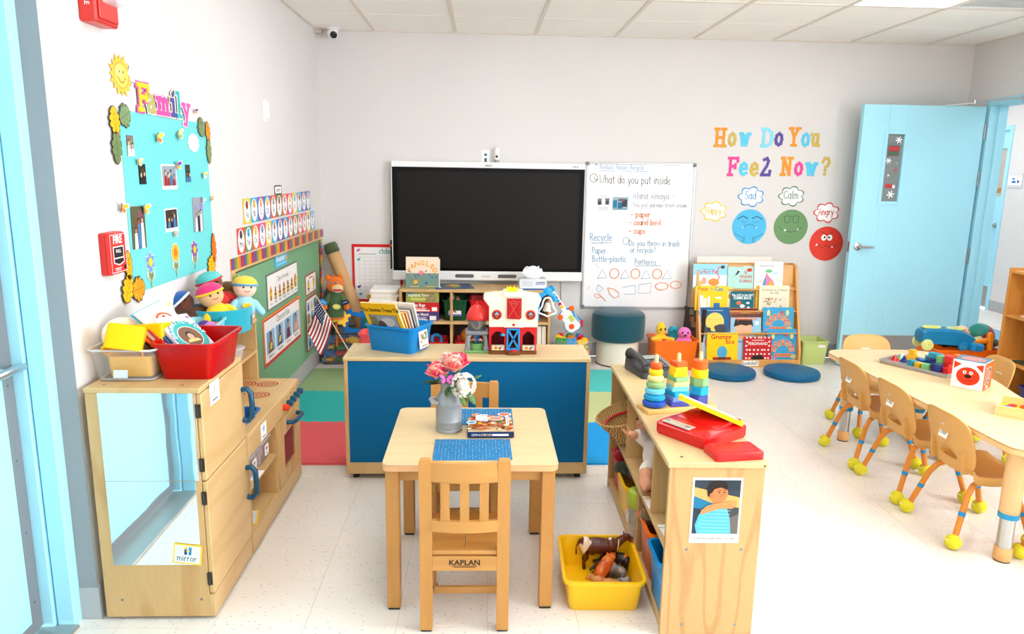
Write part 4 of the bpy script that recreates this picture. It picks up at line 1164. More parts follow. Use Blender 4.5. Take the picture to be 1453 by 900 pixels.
# hutch
HXF,HZ=-1.065,.795
for(y0,y1)in((KY0,KY0+.016),(KY1-.016,KY1)):
 m=wmb(t);m.span((KX0,y0,KZ),(HXF-.004,y1,HZ-.016),.001);part('hutch_end',m,BIRCH,t)
m=wmb(t);m.span((KX0,KY0+.016,KZ),(KX0+.008,KY1-.016,HZ-.016));part('hutch_back',m,BIRCH,t,smooth=None)
m=wmb(t);m.span((KX0,KY0,HZ-.016),(HXF,KY1,HZ),.002);part('hutch_top',m,BIRCH_H,t)
m=wmb(t);m.span((KX0+.008,KY0+.016,.632),(HXF-.004,KY1-.016,.646));part('hutch_shelf',m,BIRCH_H,t,smooth=None)
a=Art();a.card(.075,.066,.001,(248,246,242));a.rect(0,.008,.03,.02,(150,190,220));a.rect(0,.016,.006,.02,(120,150,180));a.rect(0,-.022,.04,.005,(110,110,110))
single('picture_card',a,print_mat(),'white picture card on the apron below the play sink','label',(KX1+.001,2.86,.446),rot=ON_LEFT,smooth=None)

# items in the kitchen
for k,(y,w,lab)in enumerate(((2.78,.16,'clear lidded box with pinkish contents on the kitchen shelf, nearer one'),(2.945,.15,'clear lidded box with pinkish contents on the kitchen shelf, by the oven'))):
 b=thing('storage_box',lab,'box',(-1.0,y,.277),group='clear boxes on the kitchen shelf')
 part('tub',tray_mb(.2,w,.1,.86,.003,.006,.02),clear_mat((220,200,205),.4),b)
 m=MB();m.loft([[(x,yy,.1)for x,yy in rrect(.205,w+.004,.03)],[(x,yy,.11)for x,yy in rrect(.205,w+.004,.03)]]);part('lid',m,clear_mat((230,230,232),.5),b)
 m=MB();rnd=random.Random(k)
 for q in range(12):m.paint(*rnd.choice([(200,90,90),(190,120,110),(170,70,90),(210,170,160)])).ell((rnd.uniform(-.06,.06),rnd.uniform(-.04,.04),rnd.uniform(.02,.06)),rnd.uniform(.014,.02),8,5)
 o=part('toy_food',m,toy_mat(),b);o['kind']='stuff'
 a=Art();a.card(.05,.045,.001,(250,250,250));a.rect(0,.006,.025,.015,(190,120,110));a.rect(0,-.012,.03,.004,(90,90,90));part('name_tag',a,print_mat(),b,(.098,0,.055),ON_LEFT,smooth=None)
a=Art();a.card(.1,.06,.001,(248,246,244));a.text('cups',0,-.01,.03,(60,60,60))
single('shelf_label',a,print_mat(),'white name label lying on the front of the kitchen middle shelf','label',(-.915,2.8,.2772),rot=(0,0,PI/2),smooth=None)
a=Art();a.card(.13,.1,.001,(246,206,60));a.rect(0,0,.116,.086,(222,226,228));a.rect(-.02,.012,.03,.03,(40,70,120));a.rect(.012,.014,.026,.026,(200,60,50));a.rect(0,-.024,.05,.008,(70,70,70))
single('picture_card',a,print_mat(),'yellow-edged picture card lying on the bottom kitchen shelf','label',(-.955,2.79,.0964),rot=(0,0,PI/2+.2),smooth=None)
m=MB().at(0,0,0).lathe([(.03,0),(.06,.004),(.085,.014),(.088,.016),(.086,.019),(.058,.008),(.001,.007)],28)
single('toy_plate',m,plastic(24,132,204),'blue plastic toy plate leaning inside the kitchen hutch','plate',(-1.205,3.32,.728),rot=(0,PI/2-.25,0.15))
b=thing('food_container','round clear lidded tub in front of the blue toy plate','container',(-1.115,3.24,.646))
part('tub',MB().lathe([(.036,0),(.045,.05),(.048,.05),(.042,.046),(.034,.003),(.001,.003)],24),clear_mat((235,225,220),.35),b)
part('lid',MB().lathe([(.049,.05),(.049,.056),(.04,.058),(.001,.058)],24),clear_mat((240,240,240),.55),b)

# ================================================================== THINGS ON TOP OF THE PLAY KITCHEN
t=thing('clear_bin','clear plastic bin holding yellow trays on top of the play refrigerator','bin',(-1.153,2.405,FZ))
part('tub',tray_mb(.215,.205,.108,.82,.0025,.007,.02),clear_mat((225,228,230),.1),t)
m=MB();m.tube([(x,y,.107)for x,y in rrect(.213,.203,.025)],.0035,6,True);part('rim',m,clear_mat((236,236,234),.6),t)
m=MB();m.tube([(x,y,.004)for x,y in rrect(.172,.143,.018)],.003,6,True);part('base_edge',m,clear_mat((214,214,210),.6),t)
a=Art();a.card(.045,.026,.001,(214,220,228));part('name_tag',a,print_mat(),t,(-.002,-.0995,.03),(PI/2-.16,0,0),smooth=None)
YP=mat((252,188,0),.4,spec=.2)
single('yellow_tray',tray_mb(.15,.13,.07,.9,.003,.004,.012),YP,'upright yellow tray at the bottom of the clear bin','tray',(-1.145,2.41,FZ+.008))
single('yellow_tray',tray_mb(.12,.11,.085,.92,.003,.004,.012),YP,'upturned yellow tray sticking out of the clear bin, nearer the wall','tray',(-1.15,2.37,FZ+.165),rot=(PI-.5,.2,.3))
single('yellow_tray',tray_mb(.11,.1,.08,.92,.003,.004,.012),YP,'upturned yellow tray sticking out of the clear bin, beside the red bin','tray',(-1.105,2.46,FZ+.165),rot=(PI-.15,-.1,-.1))
m=MB().at(0,0,0).lathe([(.02,0),(.05,.003),(.062,.01),(.06,.012),(.03,.005),(.001,.004)],24)
single('paper_plate',m,matte(245,232,205),'cream paper plate standing behind the yellow trays','plate',(-1.205,2.44,FZ+.125),rot=(PI/2-.25,0,.5))

t=thing('red_bin','glossy red plastic bin full of books on the play refrigerator','bin',(-.965,2.468,FZ))
part('tub',tray_mb(.215,.3,.125,.75,.004,.011,.022),mat((186,2,0),.28,spec=.3),t)
g='books in the red bin'
def art_drama(a,w,h):
 a.rect(0,h/2,w*.98,h*.98,(214,206,222));rnd=random.Random(2)
 for k in range(26):a.rect(rnd.uniform(-.45,.45)*w,rnd.uniform(.08,.95)*h,.016,.012,rnd.choice([(150,120,160),(180,190,220),(230,200,200),(120,140,180)]))
 a.oval(.0,h*.46,w*.47,h*.38,(50,168,164),26);a.oval(.0,h*.44,w*.33,h*.25,(240,220,200),24);a.oval(0,h*.44,w*.31,h*.235,(120,80,60),24);a.oval(.0,h*.45,w*.12,h*.11,(40,30,30));a.oval(0,h*.43,w*.09,h*.08,(214,160,130));a.poly([(-.03,h*.3),(.03,h*.3),(.02,h*.37),(-.02,h*.37)],(240,190,120))
 for k,ch in enumerate('DRAMATIC PLAY'):
  th=PI*(.98-k/12*.96);a.text(ch,w*.395*math.cos(th),h*.46+h*.315*math.sin(th),.021,(245,250,248),.02,rot=th-PI/2)
def stacked(base,rot,n,k):return(base[0]-n[0]*k,base[1]-n[1]*k,base[2]-n[2]*k)
_B,_N,_Rt=(-.939,2.447,.871),(.602,-.194,.775),rotm(-.886,.076,1.258)
book('booklet',.145,.185,.005,(214,206,222),'dramatic play booklet with a teal oval on its cover in the red bin',_B,_Rt,art_drama,group=g)
def art_pizza(a,w,h):
 a.rect(.0,h*.5,w*.7,h*.6,(250,240,210));a.oval(.01,h*.62,w*.28,h*.2,(196,90,60));a.oval(.01,h*.62,w*.22,h*.155,(250,230,200))
 for k in range(5):a.oval(.01+.02*math.cos(k*1.3),h*.62+.02*math.sin(k*1.3),.007,.007,(190,60,50),8)
_B2,_R2=(-1.004,2.505,.88),rotm(-.803,-.188,1.237)
book('picture_book',.15,.2,.006,(236,234,230),'white picture book with a pizza drawing behind the dramatic play booklet',_B2,_R2,art_pizza,group=g)
book('picture_book',.16,.205,.006,(90,180,210),'blue-backed white picture book at the back of the red bin',(-1.012,2.512,.874),_R2,lambda a,w,h:a.rect(0,h/2,w*.96,h*.96,(240,240,238)),group=g)
cols=[((225,222,230),'pale grey'),((40,90,140),'dark blue'),((190,40,60),'crimson'),((190,140,120),'tan'),((214,80,40),'orange'),((30,30,34),'black')]
for k,(c,nm)in enumerate(cols):
 p_=stacked(_B,None,_N,.0065+.0065*k)
 book('notebook',.14,.17,.004,c,'thin %s notebook leaning in the red bin between the picture books'%nm,(p_[0]-.004*k,p_[1]-.006*k,p_[2]),rotm(-.886,.076-.05*k,1.258),group=g)

# light blue bin with balls, snack box and cupcake card behind the red bin
t=thing('light_blue_bin','pale blue plastic bin of coloured balls on the kitchen hutch','bin',(-1.13,2.93,HZ),.1)
part('tub',tray_mb(.15,.24,.085,.85,.003,.007,.02),plastic(150,208,222),t)
a=Art();a.card(.055,.02,.001,(110,130,170),.005);a.rect(0,0,.04,.006,(230,235,240));part('logo_print',a,print_mat(),t,(.0745,.04,.05),ON_LEFT,smooth=None)
rnd=random.Random(5)
for k,(x,y,z,r,c,nm)in enumerate([(.0,.03,.085,.03,(90,60,140),'violet'),(.035,.0,.09,.026,(210,130,205),'lilac'),(.02,-.055,.082,.027,(206,120,200),'orchid pink'),(-.03,-.06,.08,.028,(150,190,150),'sage green'),(.03,.075,.078,.022,(200,120,90),'terracotta'),(-.035,.06,.08,.026,(110,190,190),'aqua')]):
 single('toy_ball',MB().ell((0,0,0),r,16,10),matte(*c),'%s ball lying in the pale blue bin'%nm,'ball',(-1.13+x,2.93+y,HZ+z-.028),group='balls in the pale blue bin')
a=Art();a.card(.16,.17,.002,(248,214,130));rnd=random.Random(8)
for r in range(5):
 for c in range(5):a.oval(-.06+c*.03+(r%2)*.012,-.06+r*.032,.013,.014,rnd.choice([(252,238,190),(246,190,60),(190,120,60),(250,246,230)]),10)
for c in range(4):a.oval(-.055+c*.036,-.07,.016,.01,(190,110,40),10)
a.oval(.01,.045,.007,.007,(214,50,40),8)
single('cupcake_card',a,print_mat(),'yellow card with a cupcake pattern leaning on the wall behind the books','card',(-1.235,2.84,HZ+.083),rot=(PI/2-.1,0,PI/2-.05),smooth=None)
t=thing('tissue_pack','blue and white packaged wipes in front of the pale blue bin','package',(-1.0,2.71,FZ-.31))
t.location=(-1.02,2.62,FZ)
m=MB();m.loft([[(x,y,.0)for x,y in rrect(.06,.05,.01)],[(x,y,.012)for x,y in rrect(.075,.06,.015)],[(x,y,.085)for x,y in rrect(.075,.06,.015)],[(x,y,.1)for x,y in rrect(.055,.045,.01)]])
part('pack',m,plastic(90,180,220),t)
a=Art();a.rect(0,0,.055,.07,(240,244,248));a.oval(0,.008,.016,.018,(190,150,170));a.rect(0,-.024,.04,.01,(70,130,190))
part('pack_print',a,print_mat(),t,(.0385,0,.048),ON_LEFT,smooth=None)

# basket of dolls
t=thing('fabric_basket','round turquoise fabric basket full of dolls on the kitchen hutch','basket',(-1.135,3.165,HZ))
part('basket_wall',MB().lathe([(.115,0),(.124,.004),(.13,.05),(.132,.104),(.128,.108),(.122,.104),(.118,.01),(.001,.008)],32),cloth(40,164,184),t)
m=MB().span((.1315,-.006,.03),(.1345,.006,.07));part('side_tab',m,cloth(90,130,150),t,smooth=None)
def doll(x,y,z,s,rz,lean,skin,hat,band,shirt,label,heart=None,roll=0):
 d=thing('soft_doll',label,'doll',(x,y,z),rot=(lean,roll,rz),group='soft dolls in the turquoise basket')
 m=MB();m.ell((0,0,0),(.05*s,.042*s,.055*s),14,9);m.capsule((-.04*s,-.01*s,.02*s),(-.07*s,-.02*s,-.02*s),.016*s);m.capsule((.04*s,-.01*s,.02*s),(.07*s,-.02*s,-.02*s),.016*s)
 bd=part('body',m,cloth(*shirt),d)
 hd=part('head',MB().ell((0,0,.085*s),(.05*s,.045*s,.045*s),18,12),cloth(*skin),d)
 m=MB();m.at(0,0,.085*s)
 m.lathe([(.0525*s,.012*s),(.053*s,.022*s),(.046*s,.036*s),(.028*s,.049*s),(.001,.054*s)],20,True,True)
 part('cap',m,cloth(*hat),d)
 m=MB();m.at(0,0,.085*s);m.tube([(.052*s*math.cos(2*PI*k/20),.048*s*math.sin(2*PI*k/20),.014*s)for k in range(20)],.006*s,6,True)
 part('cap_band',m,cloth(*band),d)
 for sg in(-1,1):
  part('eye',MB().ell((sg*.016*s,-.0425*s,.088*s),.0042*s,8,6),mat((24,20,20),.2),hd)
 m=MB();m.tube([(-.012*s,-.0425*s,.072*s),(0,-.044*s,.068*s),(.012*s,-.0425*s,.072*s)],.0016*s,5);part('mouth',m,cloth(190,60,60),hd)
 if heart:
  a=Art();a.oval(-.009*s,.006*s,.011*s,.011*s,heart);a.oval(.009*s,.006*s,.011*s,.011*s,heart);a.poly([(-.019*s,.003*s),(.019*s,.003*s),(0,-.02*s)],heart)
  part('heart_patch',a,print_mat(),bd,(0,-.0435*s,.004*s),ON_BACK,smooth=None)
 return d
doll(-1.115,3.085,HZ+0.082,1.05,.75,-.2,(226,180,130),(236,50,120),(250,200,30),(248,200,40),'doll with a pink cap and yellow shirt at the front of the basket',roll=-.25)
doll(-1.045,3.205,HZ+0.097,1.0,.55,-.1,(244,208,184),(248,200,70),(90,160,210),(150,210,236),'doll with a yellow cap and a yellow heart on its blue shirt',heart=(248,190,40),roll=.1)
doll(-1.15,3.190,HZ+0.117,1.05,.7,-.15,(120,66,46),(90,190,190),(206,40,40),(210,50,50),'brown doll with a teal cap and red headband at the back of the basket',roll=-.3)
doll(-1.2,3.080,HZ+0.072,1.0,.7,-.35,(96,56,40),(40,90,160),(240,240,244),(100,60,44),'brown doll with a dark blue and white cap at the left of the basket',roll=-.7)
doll(-1.13,3.260,HZ+0.077,.9,.6,-.1,(196,140,100),(110,80,40),(120,90,50),(190,50,50),'doll with brown hair half hidden behind the heart-shirt doll')

# ================================================================== FOAM FLOOR MATS
def mat_poly(x0,x1,y0,y1,teeth):
 """rectangle with interlocking tabs; teeth = flags for south, east, north, west"""
 pts=[]
 def side(a,b,on,out):
  L=math.hypot(b[0]-a[0],b[1]-a[1]);ux,uy=(b[0]-a[0])/L,(b[1]-a[1])/L;nx,ny=uy,-ux
  pts.append(a)
  if on:
   n=8;w=L/(2*n+1)
   for k in range(n):
    s=w*(2*k+1);d=.011*out
    for(u,v)in((s+.005,0),(s-.003,d),(s+w+.003,d),(s+w-.005,0)):
     pts.append((a[0]+ux*u+nx*v,a[1]+uy*u+ny*v))
 side((x0,y0),(x1,y0),teeth[0],-1);side((x1,y0),(x1,y1),teeth[1],1);side((x1,y1),(x0,y1),teeth[2],1);side((x0,y1),(x0,y0),teeth[3],-1)
 return pts
mx_=[-1.262,-.642,-.07,.5,1.12];my_=[3.566,4.19,4.81,5.395]
cm=[[(226,92,98),(46,176,170),(148,174,124)],[(40,150,210),(226,92,98),(200,196,120)],[(60,180,170),(40,150,210),(226,92,98)],[(16,146,214),(190,198,142),(80,196,188)]]
cn=[['coral red','teal','sage green'],['blue','red','yellow-green'],['teal','blue','coral'],['bright blue','pale olive','light teal']]
where=['beside the green board','behind the blue cabinet, left middle','behind the blue cabinet, right middle','beside the open toy shelf']
for i in range(4):
 for j in range(3):
  m=MB().prism(mat_poly(mx_[i],mx_[i+1],my_[j],my_[j+1],(j>0,i<3,j<2,i>0)),0,.011)
  single('foam_mat',m,mat(cm[i][j],.75,spec=.25,bump=.5,bscale=420.0),'%s interlocking foam floor mat %s'%(cn[i][j],where[i]),'floor mat',(0,0,.0004),group='interlocking foam mats',smooth=None)

# ================================================================== BLUE-BACKED CABINET
CX0,CX1,CY0,CY1,CZ=-.655,.525,3.385,3.67,.62
CB=mat((0,96,146),.55,spec=.15)
t=thing('low_cabinet','low birch cabinet with a plain blue back panel facing the room','cabinet',(-.065,3.53,0))
m=wmb(t);m.span((CX0-.003,CY0-.004,CZ-.019),(CX1+.003,CY1+.004,CZ),.003);part('top_panel',m,MAPLE,t)
for(x0,x1)in((CX0,CX0+.018),(CX1-.018,CX1)):
 m=wmb(t);m.span((x0,CY0,.03),(x1,CY1,CZ-.019),.0015);part('side_panel',m,BIRCH,t)
m=wmb(t);m.span((CX0+.018,CY0+.004,.085),(CX1-.018,CY0+.012,CZ-.019));part('back_panel',m,CB,t,smooth=None)
m=wmb(t);m.span((CX0+.018,CY0,.03),(CX1-.018,CY0+.018,.088),.0015);part('bottom_rail',m,BIRCH_H,t)
m=wmb(t);m.span((CX0+.018,CY0+.018,.06),(CX1-.018,CY1,.078));part('shelf',m,MAPLE,t,smooth=None)
m=wmb(t);m.span((CX0+.018,CY0+.018,.33),(CX1-.018,CY1,.346));part('shelf',m,MAPLE,t,smooth=None)
m=wmb(t);m.span((-.074,CY0+.018,.078),(-.056,CY1-.002,.33));part('divider',m,BIRCH,t,smooth=None)
m=wmb(t);m.span((-.074,CY0+.018,.346),(-.056,CY1-.002,CZ-.019));part('divider',m,BIRCH,t,smooth=None)
for x in(CX0+.04,CX1-.04):
 for y in(CY0+.04,CY1-.04):
  m=wmb(t);m.cyl((x,y,0),(x,y,.062),.016,12);part('foot',m,mat((40,40,42),.5),t)
for(x,y)in((CX0+.03,CY0+.03),(CX0+.03,CY1-.03),(CX1-.03,CY0+.03),(CX1-.03,CY1-.03)):
 m=MB().at(x+.065,y-3.53,CZ).lathe([(.004,0),(.0035,.0007),(.001,.0009)],10);part('screw',m,metal(120,120,124),t)

# ================================================================== SMALL TABLE AND WOODEN CHAIRS
HARD=wood('hardwood_leg',(198,142,72),(176,118,54),'z',amount=.3)
HARD_X=wood('hardwood_rail',(200,146,76),(180,122,58),'x',amount=.3)
SEATW=wood('hardwood_seat',(200,142,68),(178,116,48),'x',amount=.5)
TZ=.54
t=thing('activity_table','small square maple activity table with four straight legs','table',(-.033,2.58,0))
p=rrect(.59,.6,.03,6)
m=MB();m.prism(p,TZ-.003,TZ,0.0015);part('tabletop',m,MAPLE,t)
m=MB();ins=inset(p,.004)
m.loft([[(x,y,TZ-.026)for x,y in ins],[(x,y,TZ-.022)for x,y in p],[(x,y,TZ-.006)for x,y in p],[(x,y,TZ-.003)for x,y in ins]]);part('edge_band',m,mat((226,172,122),.4),t)
for(x,y)in((-.262,-.265),(.262,-.265),(-.262,.265),(.262,.265)):
 m=MB().span((x-.0225,y-.0225,.008),(x+.0225,y+.0225,TZ-.026),.003);l=part('leg',m,HARD,t)
 part('foot_pad',MB().span((x-.02,y-.02,0),(x+.02,y+.02,.009),.002),mat((40,38,38),.6),l)
for(a0,a1)in(((-.24,-.262,.47),(.24,-.244,TZ-.026)),((-.24,.244,.47),(.24,.262,TZ-.026)),((-.262,-.243,.47),(-.244,.243,TZ-.026)),((.244,-.243,.47),(.262,.243,TZ-.026))):
 part('apron',MB().span(a0,a1,.001),HARD_X,t)

def wooden_chair(name,label,loc,rz):
 t=thing(name,label,'chair',loc,rz,group='wooden children chairs')
 W,Hh=.125,.608
 for s in(-1,1):
  m=MB();m.loft([[(s*W+dx*k,y0+dy*k,z)for dx,dy in((-.02,-.014),(.02,-.014),(.02,.014),(-.02,.014))]for(y0,z,k)in((.0,.008,1),(.006,.25,1),(.006,.33,1),(-.012,Hh-.012,1),(-.012,Hh,.82))])
  l=part('back_post',m,HARD,t)
  part('foot_pad',MB().span((s*W-.018,-.012,0),(s*W+.018,.014,.01),.002),mat((40,38,38),.6),l)
  m=MB();m.span((s*W-.015,.235,.008),(s*W+.015,.265,.262),.003);l=part('front_leg',m,HARD,t)
  part('foot_pad',MB().ell((s*W,.25,.009),(.02,.02,.0115),12,6),mat((30,30,30),.5),l)
  m=MB();m.span((s*W-.009,.016,.215),(s*W+.009,.235,.26),.002);part('side_rail',m,HARD,t)
  m=MB();m.span((s*W-.008,.016,.06),(s*W+.008,.235,.085),.002);part('stretcher',m,HARD,t)
 def curved(z0,z1,depth,th=.018,y=-.008):
  m=MB();n=9;L=[]
  for k in range(n):
   x=-W+.018+(2*W-.036)*k/(n-1);u=x/W;yy=y-depth*(1-u*u)
   L.append([(x,yy-th/2,z0),(x,yy+th/2,z0),(x,yy+th/2,z1),(x,yy-th/2,z1)])
  return m.loft(L)
 part('top_rail',curved(.535,.6,.02),HARD_X,t);part('mid_rail',curved(.362,.4,.016,.016,-.004),HARD_X,t)
 for x in(-.062,0,.062):
  m=MB();y=-.008-.018*(1-(x/W)**2)
  m.loft([[(x+a,y+b+(.006 if z<.45 else 0),z)for a,b in((-.0145,-.006),(.0145,-.006),(.0145,.006),(-.0145,.006))]for z in(.395,.46,.54)]);part('slat',m,HARD,t)
 m=MB();m.span((-.106,-.008,.218),(.106,.012,.268),.002);rl=part('rear_rail',m,HARD_X,t)
 m=MB();m.span((-.106,.24,.225),(.106,.258,.262),.002);part('front_rail',m,HARD_X,t)
 m=MB();m.span((-W+.015,.115,.06),(W-.015,.13,.085),.002);part('cross_stretcher',m,HARD_X,t)
 for s,x0,x1 in((-1,-.142,-.001),(1,.001,.142)):
  n=6;m=MB();L=[]
  for k in range(n):
   y=(.022 if k==0 else.022+k*.25/(n-1));d=.006*math.sin(PI*k/(n-1))
   L.append([(x0,y,.262),(x1,y,.262),(x1,y,.284-d),(x0,y,.284-d)])
  m.loft(L);part('seat_plank',m,SEATW,t)
 part('seat_lip',MB().span((-.106,.0,.27),(.106,.024,.286),.003),HARD_X,t)
 a=Art();a.text('KAPLAN',0,0,.026,(20,20,22),.02,sx=1.05);a.rect(0,-.004,.082,.0018,(20,20,22));a.rect(0,-.0075,.07,.0016,(20,20,22));a.text('TM',.045,.014,.006,(30,30,30))
 part('brand_print',a,print_mat(),rl,(0,-.0085,.24),ON_BACK,smooth=None)
 return t
wooden_chair('wooden_chair','small slatted wooden chair in the foreground, its back to the viewer',(-.049,2.18,0),-.012)
wooden_chair('wooden_chair','small slatted wooden chair on the far side of the square table',(-.07,3.02,0),PI+.01)

# ------------------------------------------------------------------ on the table
def placemat(w,d,loc,rz,label):
 m=MB();rnd=random.Random(label)
 m.prism(rrect(w,d,.004,2),0,.0016)
 t=thing('placemat',label,'placemat',loc,rz,group='blue woven placemats')
 mm_=mat((44,120,172),.8,spec=.2,bump=.8,bscale=500.0)
 part('weave',m,mm_,t,smooth=None)
 a=Art(0);a.z=.0019
 nx,ny=int(w/.0115),int(d/.02)
 for i in range(nx):
  for j in range(ny):
   if rnd.random()<.8:a.rect(-w/2+(i+.5)*w/nx,-d/2+(j+.5+.5*(i%2)*.8)*d/ny*.97,.0022,.011,rnd.choice([(140,186,210),(176,170,160),(110,166,200),(90,150,190)]))
 o=part('thread',a,print_mat(),t,smooth=None);o['kind']='stuff'
 return t
placemat(.27,.195,(-.028,2.417,TZ),.01,'blue woven placemat nearest the foreground chair')
placemat(.27,.195,(-.01,2.765,TZ),0.0,'blue woven placemat under the far edge of the boxed puzzle')
t=thing('puzzle_box','flat boxed puzzle with a colourful food picture on the table','box',(.035,2.6,TZ+.0022),.02)
part('box',MB().span((-.085,-.075,0),(.085,.075,.024),.002),mat((24,40,84),.35),t)
a=Art();a.rect(0,0,.166,.146,(244,214,168));rnd=random.Random(4)
for k in range(190):
 x,y=rnd.uniform(-.076,.076),rnd.uniform(-.066,.066)
 a.oval(x,y,rnd.uniform(.005,.012),rnd.uniform(.004,.009),rnd.choice([(226,120,20),(200,40,30),(246,180,30),(250,236,210),(100,130,40),(180,80,30),(220,150,80)]),8)
a.oval(.02,.005,.03,.022,(252,246,236));a.oval(.02,.005,.025,.018,(226,130,60));a.oval(.02,.006,.01,.008,(120,150,190));a.oval(.055,.05,.026,.018,(250,240,230));a.oval(.055,.05,.021,.014,(220,90,60));a.oval(-.07,-.04,.018,.018,(250,246,240));a.oval(-.07,-.04,.013,.013,(60,150,200))
a.rect(-.025,.01,.028,.075,(250,246,244));a.rect(-.045,.01,.018,.06,(230,226,240))
for k in range(4):a.rect(-.025,.036-k*.018,.022,.006,[(220,60,60),(80,180,210),(240,150,50),(100,90,170)][k])
a.rect(.062,-.02,.01,.1,(240,244,250));a.rect(.062,-.02,.004,.08,(120,140,190))
part('lid_print',a,print_mat(),t,(0,0,.0242),smooth=None)
a=Art();a.text('LEARN & DISCOVER',-.07,-.004,.012,(235,235,240),.01,'l',.7)
for k in range(6):a.rect(-.028+k*.006,0,.004,.008,[(220,60,60),(240,200,60),(80,180,100),(60,160,210),(240,140,50),(200,90,160)][k])
a.rect(.035,0,.06,.008,(235,238,246))
part('side_print',a,print_mat(),t,(0,-.0755,.012),ON_BACK,smooth=None)

# milk can with flowers
t=thing('milk_can','small galvanised milk can vase with one side handle','vase',(-.12,2.618,TZ))
GALV=mat((158,162,166),.5,metal=.4,bump=.25,bscale=60.0)
part('can_body',MB().lathe([(.048,0),(.0505,.002),(.0505,.01),(.049,.012),(.049,.04),(.0497,.042),(.049,.044),(.049,.105),(.0497,.107),(.049,.11),(.0485,.122),(.04,.142),(.031,.155),(.03,.166),(.036,.19),(.037,.191),(.033,.19),(.027,.165),(.03,.15),(.04,.13),(.001,.12)],36),GALV,t)
m=MB();m.tube([(-.046,-.005,.125),(-.062,-.016,.13),(-.066,-.024,.127),(-.058,-.034,.119),(-.036,-.034,.114)],.0055,8,sq=1.6);part('handle',m,GALV,t)
m=MB();m.tube([(.046,.012,.125),(.06,.016,.13),(.062,.004,.127),(.05,-.01,.118)],.0055,8,sq=1.6);part('handle',m,GALV,t)
def petal_flower(t0,x,y,z,r,c1,c2,label,kind):
 f=thing('silk_flower',label,'flower',(x,y,z),group='silk flowers in the milk can')
 rnd=random.Random(label);m=MB()
 lay=3 if kind=='rose' else 1
 for L in range(lay):
  n=5 if kind=='rose' else 5
  for k in range(n):
   th=2*PI*k/n+L*.6;op=.35+.32*L if kind=='rose' else 1.05
   m.paint(*(c1 if(k+L)%2 else c2))
   rows=[]
   for i in range(5):
    u=i/4;w=math.sin(PI*(.15+.75*u))*r*.62
    rr=r*u*math.sin(op)*1.05;zz=r*u*math.cos(op)+(r*.12*u*u*(1 if L<2 else-1.2))
    row=[]
    for j in range(5):
     v=(j/4-.5)*2
     px,py,pz=rr-abs(v)**2*r*.12,v*w,zz+abs(v)**2*r*.1*(1-u)+rnd.uniform(-1,1)*r*.03
     row.append((px*math.cos(th)-py*math.sin(th),px*math.sin(th)+py*math.cos(th),pz))
    rows.append(row)
   vs=[p for row in rows for p in row]
   m.add(vs,[(i*5+j,i*5+j+1,(i+1)*5+j+1,(i+1)*5+j)for i in range(4)for j in range(4)])
 o=part('petals',m,toy_mat(.7),f,recalc=False)
 so=o.modifiers.new('thickness','SOLIDIFY');so.thickness=.0008
 part('heart',MB().ell((0,0,r*.12),(r*.2,r*.2,r*.22),10,6),matte(*((240,200,60)if kind!='rose' else c2)),f)
 m=MB();m.tube([(0,0,0),((-.12-x)*.5,(2.618-y)*.5,(TZ+.17-z)*.6),(-.12-x,2.618-y,TZ+.14-z)],.0018,5);part('stem',m,matte(80,110,60),f)
 return f
petal_flower(t,-.1,2.6,TZ+.235,.062,(244,110,110),(252,180,160),'coral pink silk rose at the top of the bouquet','rose')
petal_flower(t,-.082,2.615,TZ+.244,.05,(226,30,80),(240,60,100),'crimson silk rose behind the coral one','rose')
petal_flower(t,-.165,2.6,TZ+.208,.055,(236,60,100),(252,170,150),'pink silk rose drooping at the left of the bouquet','rose')
petal_flower(t,-.125,2.63,TZ+.25,.042,(250,196,190),(252,214,206),'pale pink silk rose at the back of the bouquet','rose')
hy=thing('silk_flower','white silk hydrangea cluster on the right of the bouquet','flower',(-.066,2.572,TZ+.188),group='silk flowers in the milk can')
rnd=random.Random(14)
for k in range(34):
 th,ph=rnd.uniform(-.3,PI+.3),rnd.uniform(-1.2,1.2);R=.043
 n_=Vector((math.cos(ph)*math.cos(th),-math.cos(ph)*abs(math.sin(th)),math.sin(ph)));c_=n_*R
 q=n_.to_track_quat('Z','Y').to_matrix().to_4x4();m=MB();m.M=Matrix.Translation(c_)@q@Matrix.Rotation(rnd.uniform(0,2),4,'Z')
 for p_ in range(4):
  a_=p_*PI/2;m.paint(*rnd.choice([(252,250,242),(246,243,228),(255,252,248)]))
  pts=[(0,0,.001),(.006*math.cos(a_-.6),.006*math.sin(a_-.6),.003),(.015*math.cos(a_-.45),.015*math.sin(a_-.45),.0035),(.018*math.cos(a_),.018*math.sin(a_),.002),(.015*math.cos(a_+.45),.015*math.sin(a_+.45),.0035),(.006*math.cos(a_+.6),.006*math.sin(a_+.6),.003)]
  m.add(pts,[(0,1,2,3),(0,3,4,5)])
 m.paint(240,210,90).ell((0,0,.003),.0026,6,4)
 part('floret',m,toy_mat(.7),hy,recalc=False)
m=MB();m.ell((0,.004,0),(.026,.024,.028),10,7);part('flower_core',m,matte(240,236,216),hy)
m=MB();m.tube([(0,0,-.01),(-.03,.025,-.035),(-.054,.046,-.055)],.002,5);part('stem',m,matte(80,110,60),hy)
def leafy(x,y,z,l,w,rot,rgb,label):
 m=MB();n=6;vs=[]
 for i in range(n+1):
  u=i/n;ww=w*math.sin(PI*(u*.96+.02))**.8
  for v in(-1,0,1):vs.append((v*ww/2,u*l,-abs(v)*.004-.18*l*u*u))
 m.add(vs,[(i*3+j,i*3+j+1,i*3+j+4,i*3+j+3)for i in range(n)for j in range(2)])
 o=single('silk_leaf',m,matte(*rgb),label,'leaf',(x,y,z),rot=rot,group='silk leaves in the milk can',recalc=False)
 so=o.modifiers.new('thickness','SOLIDIFY');so.thickness=.0007
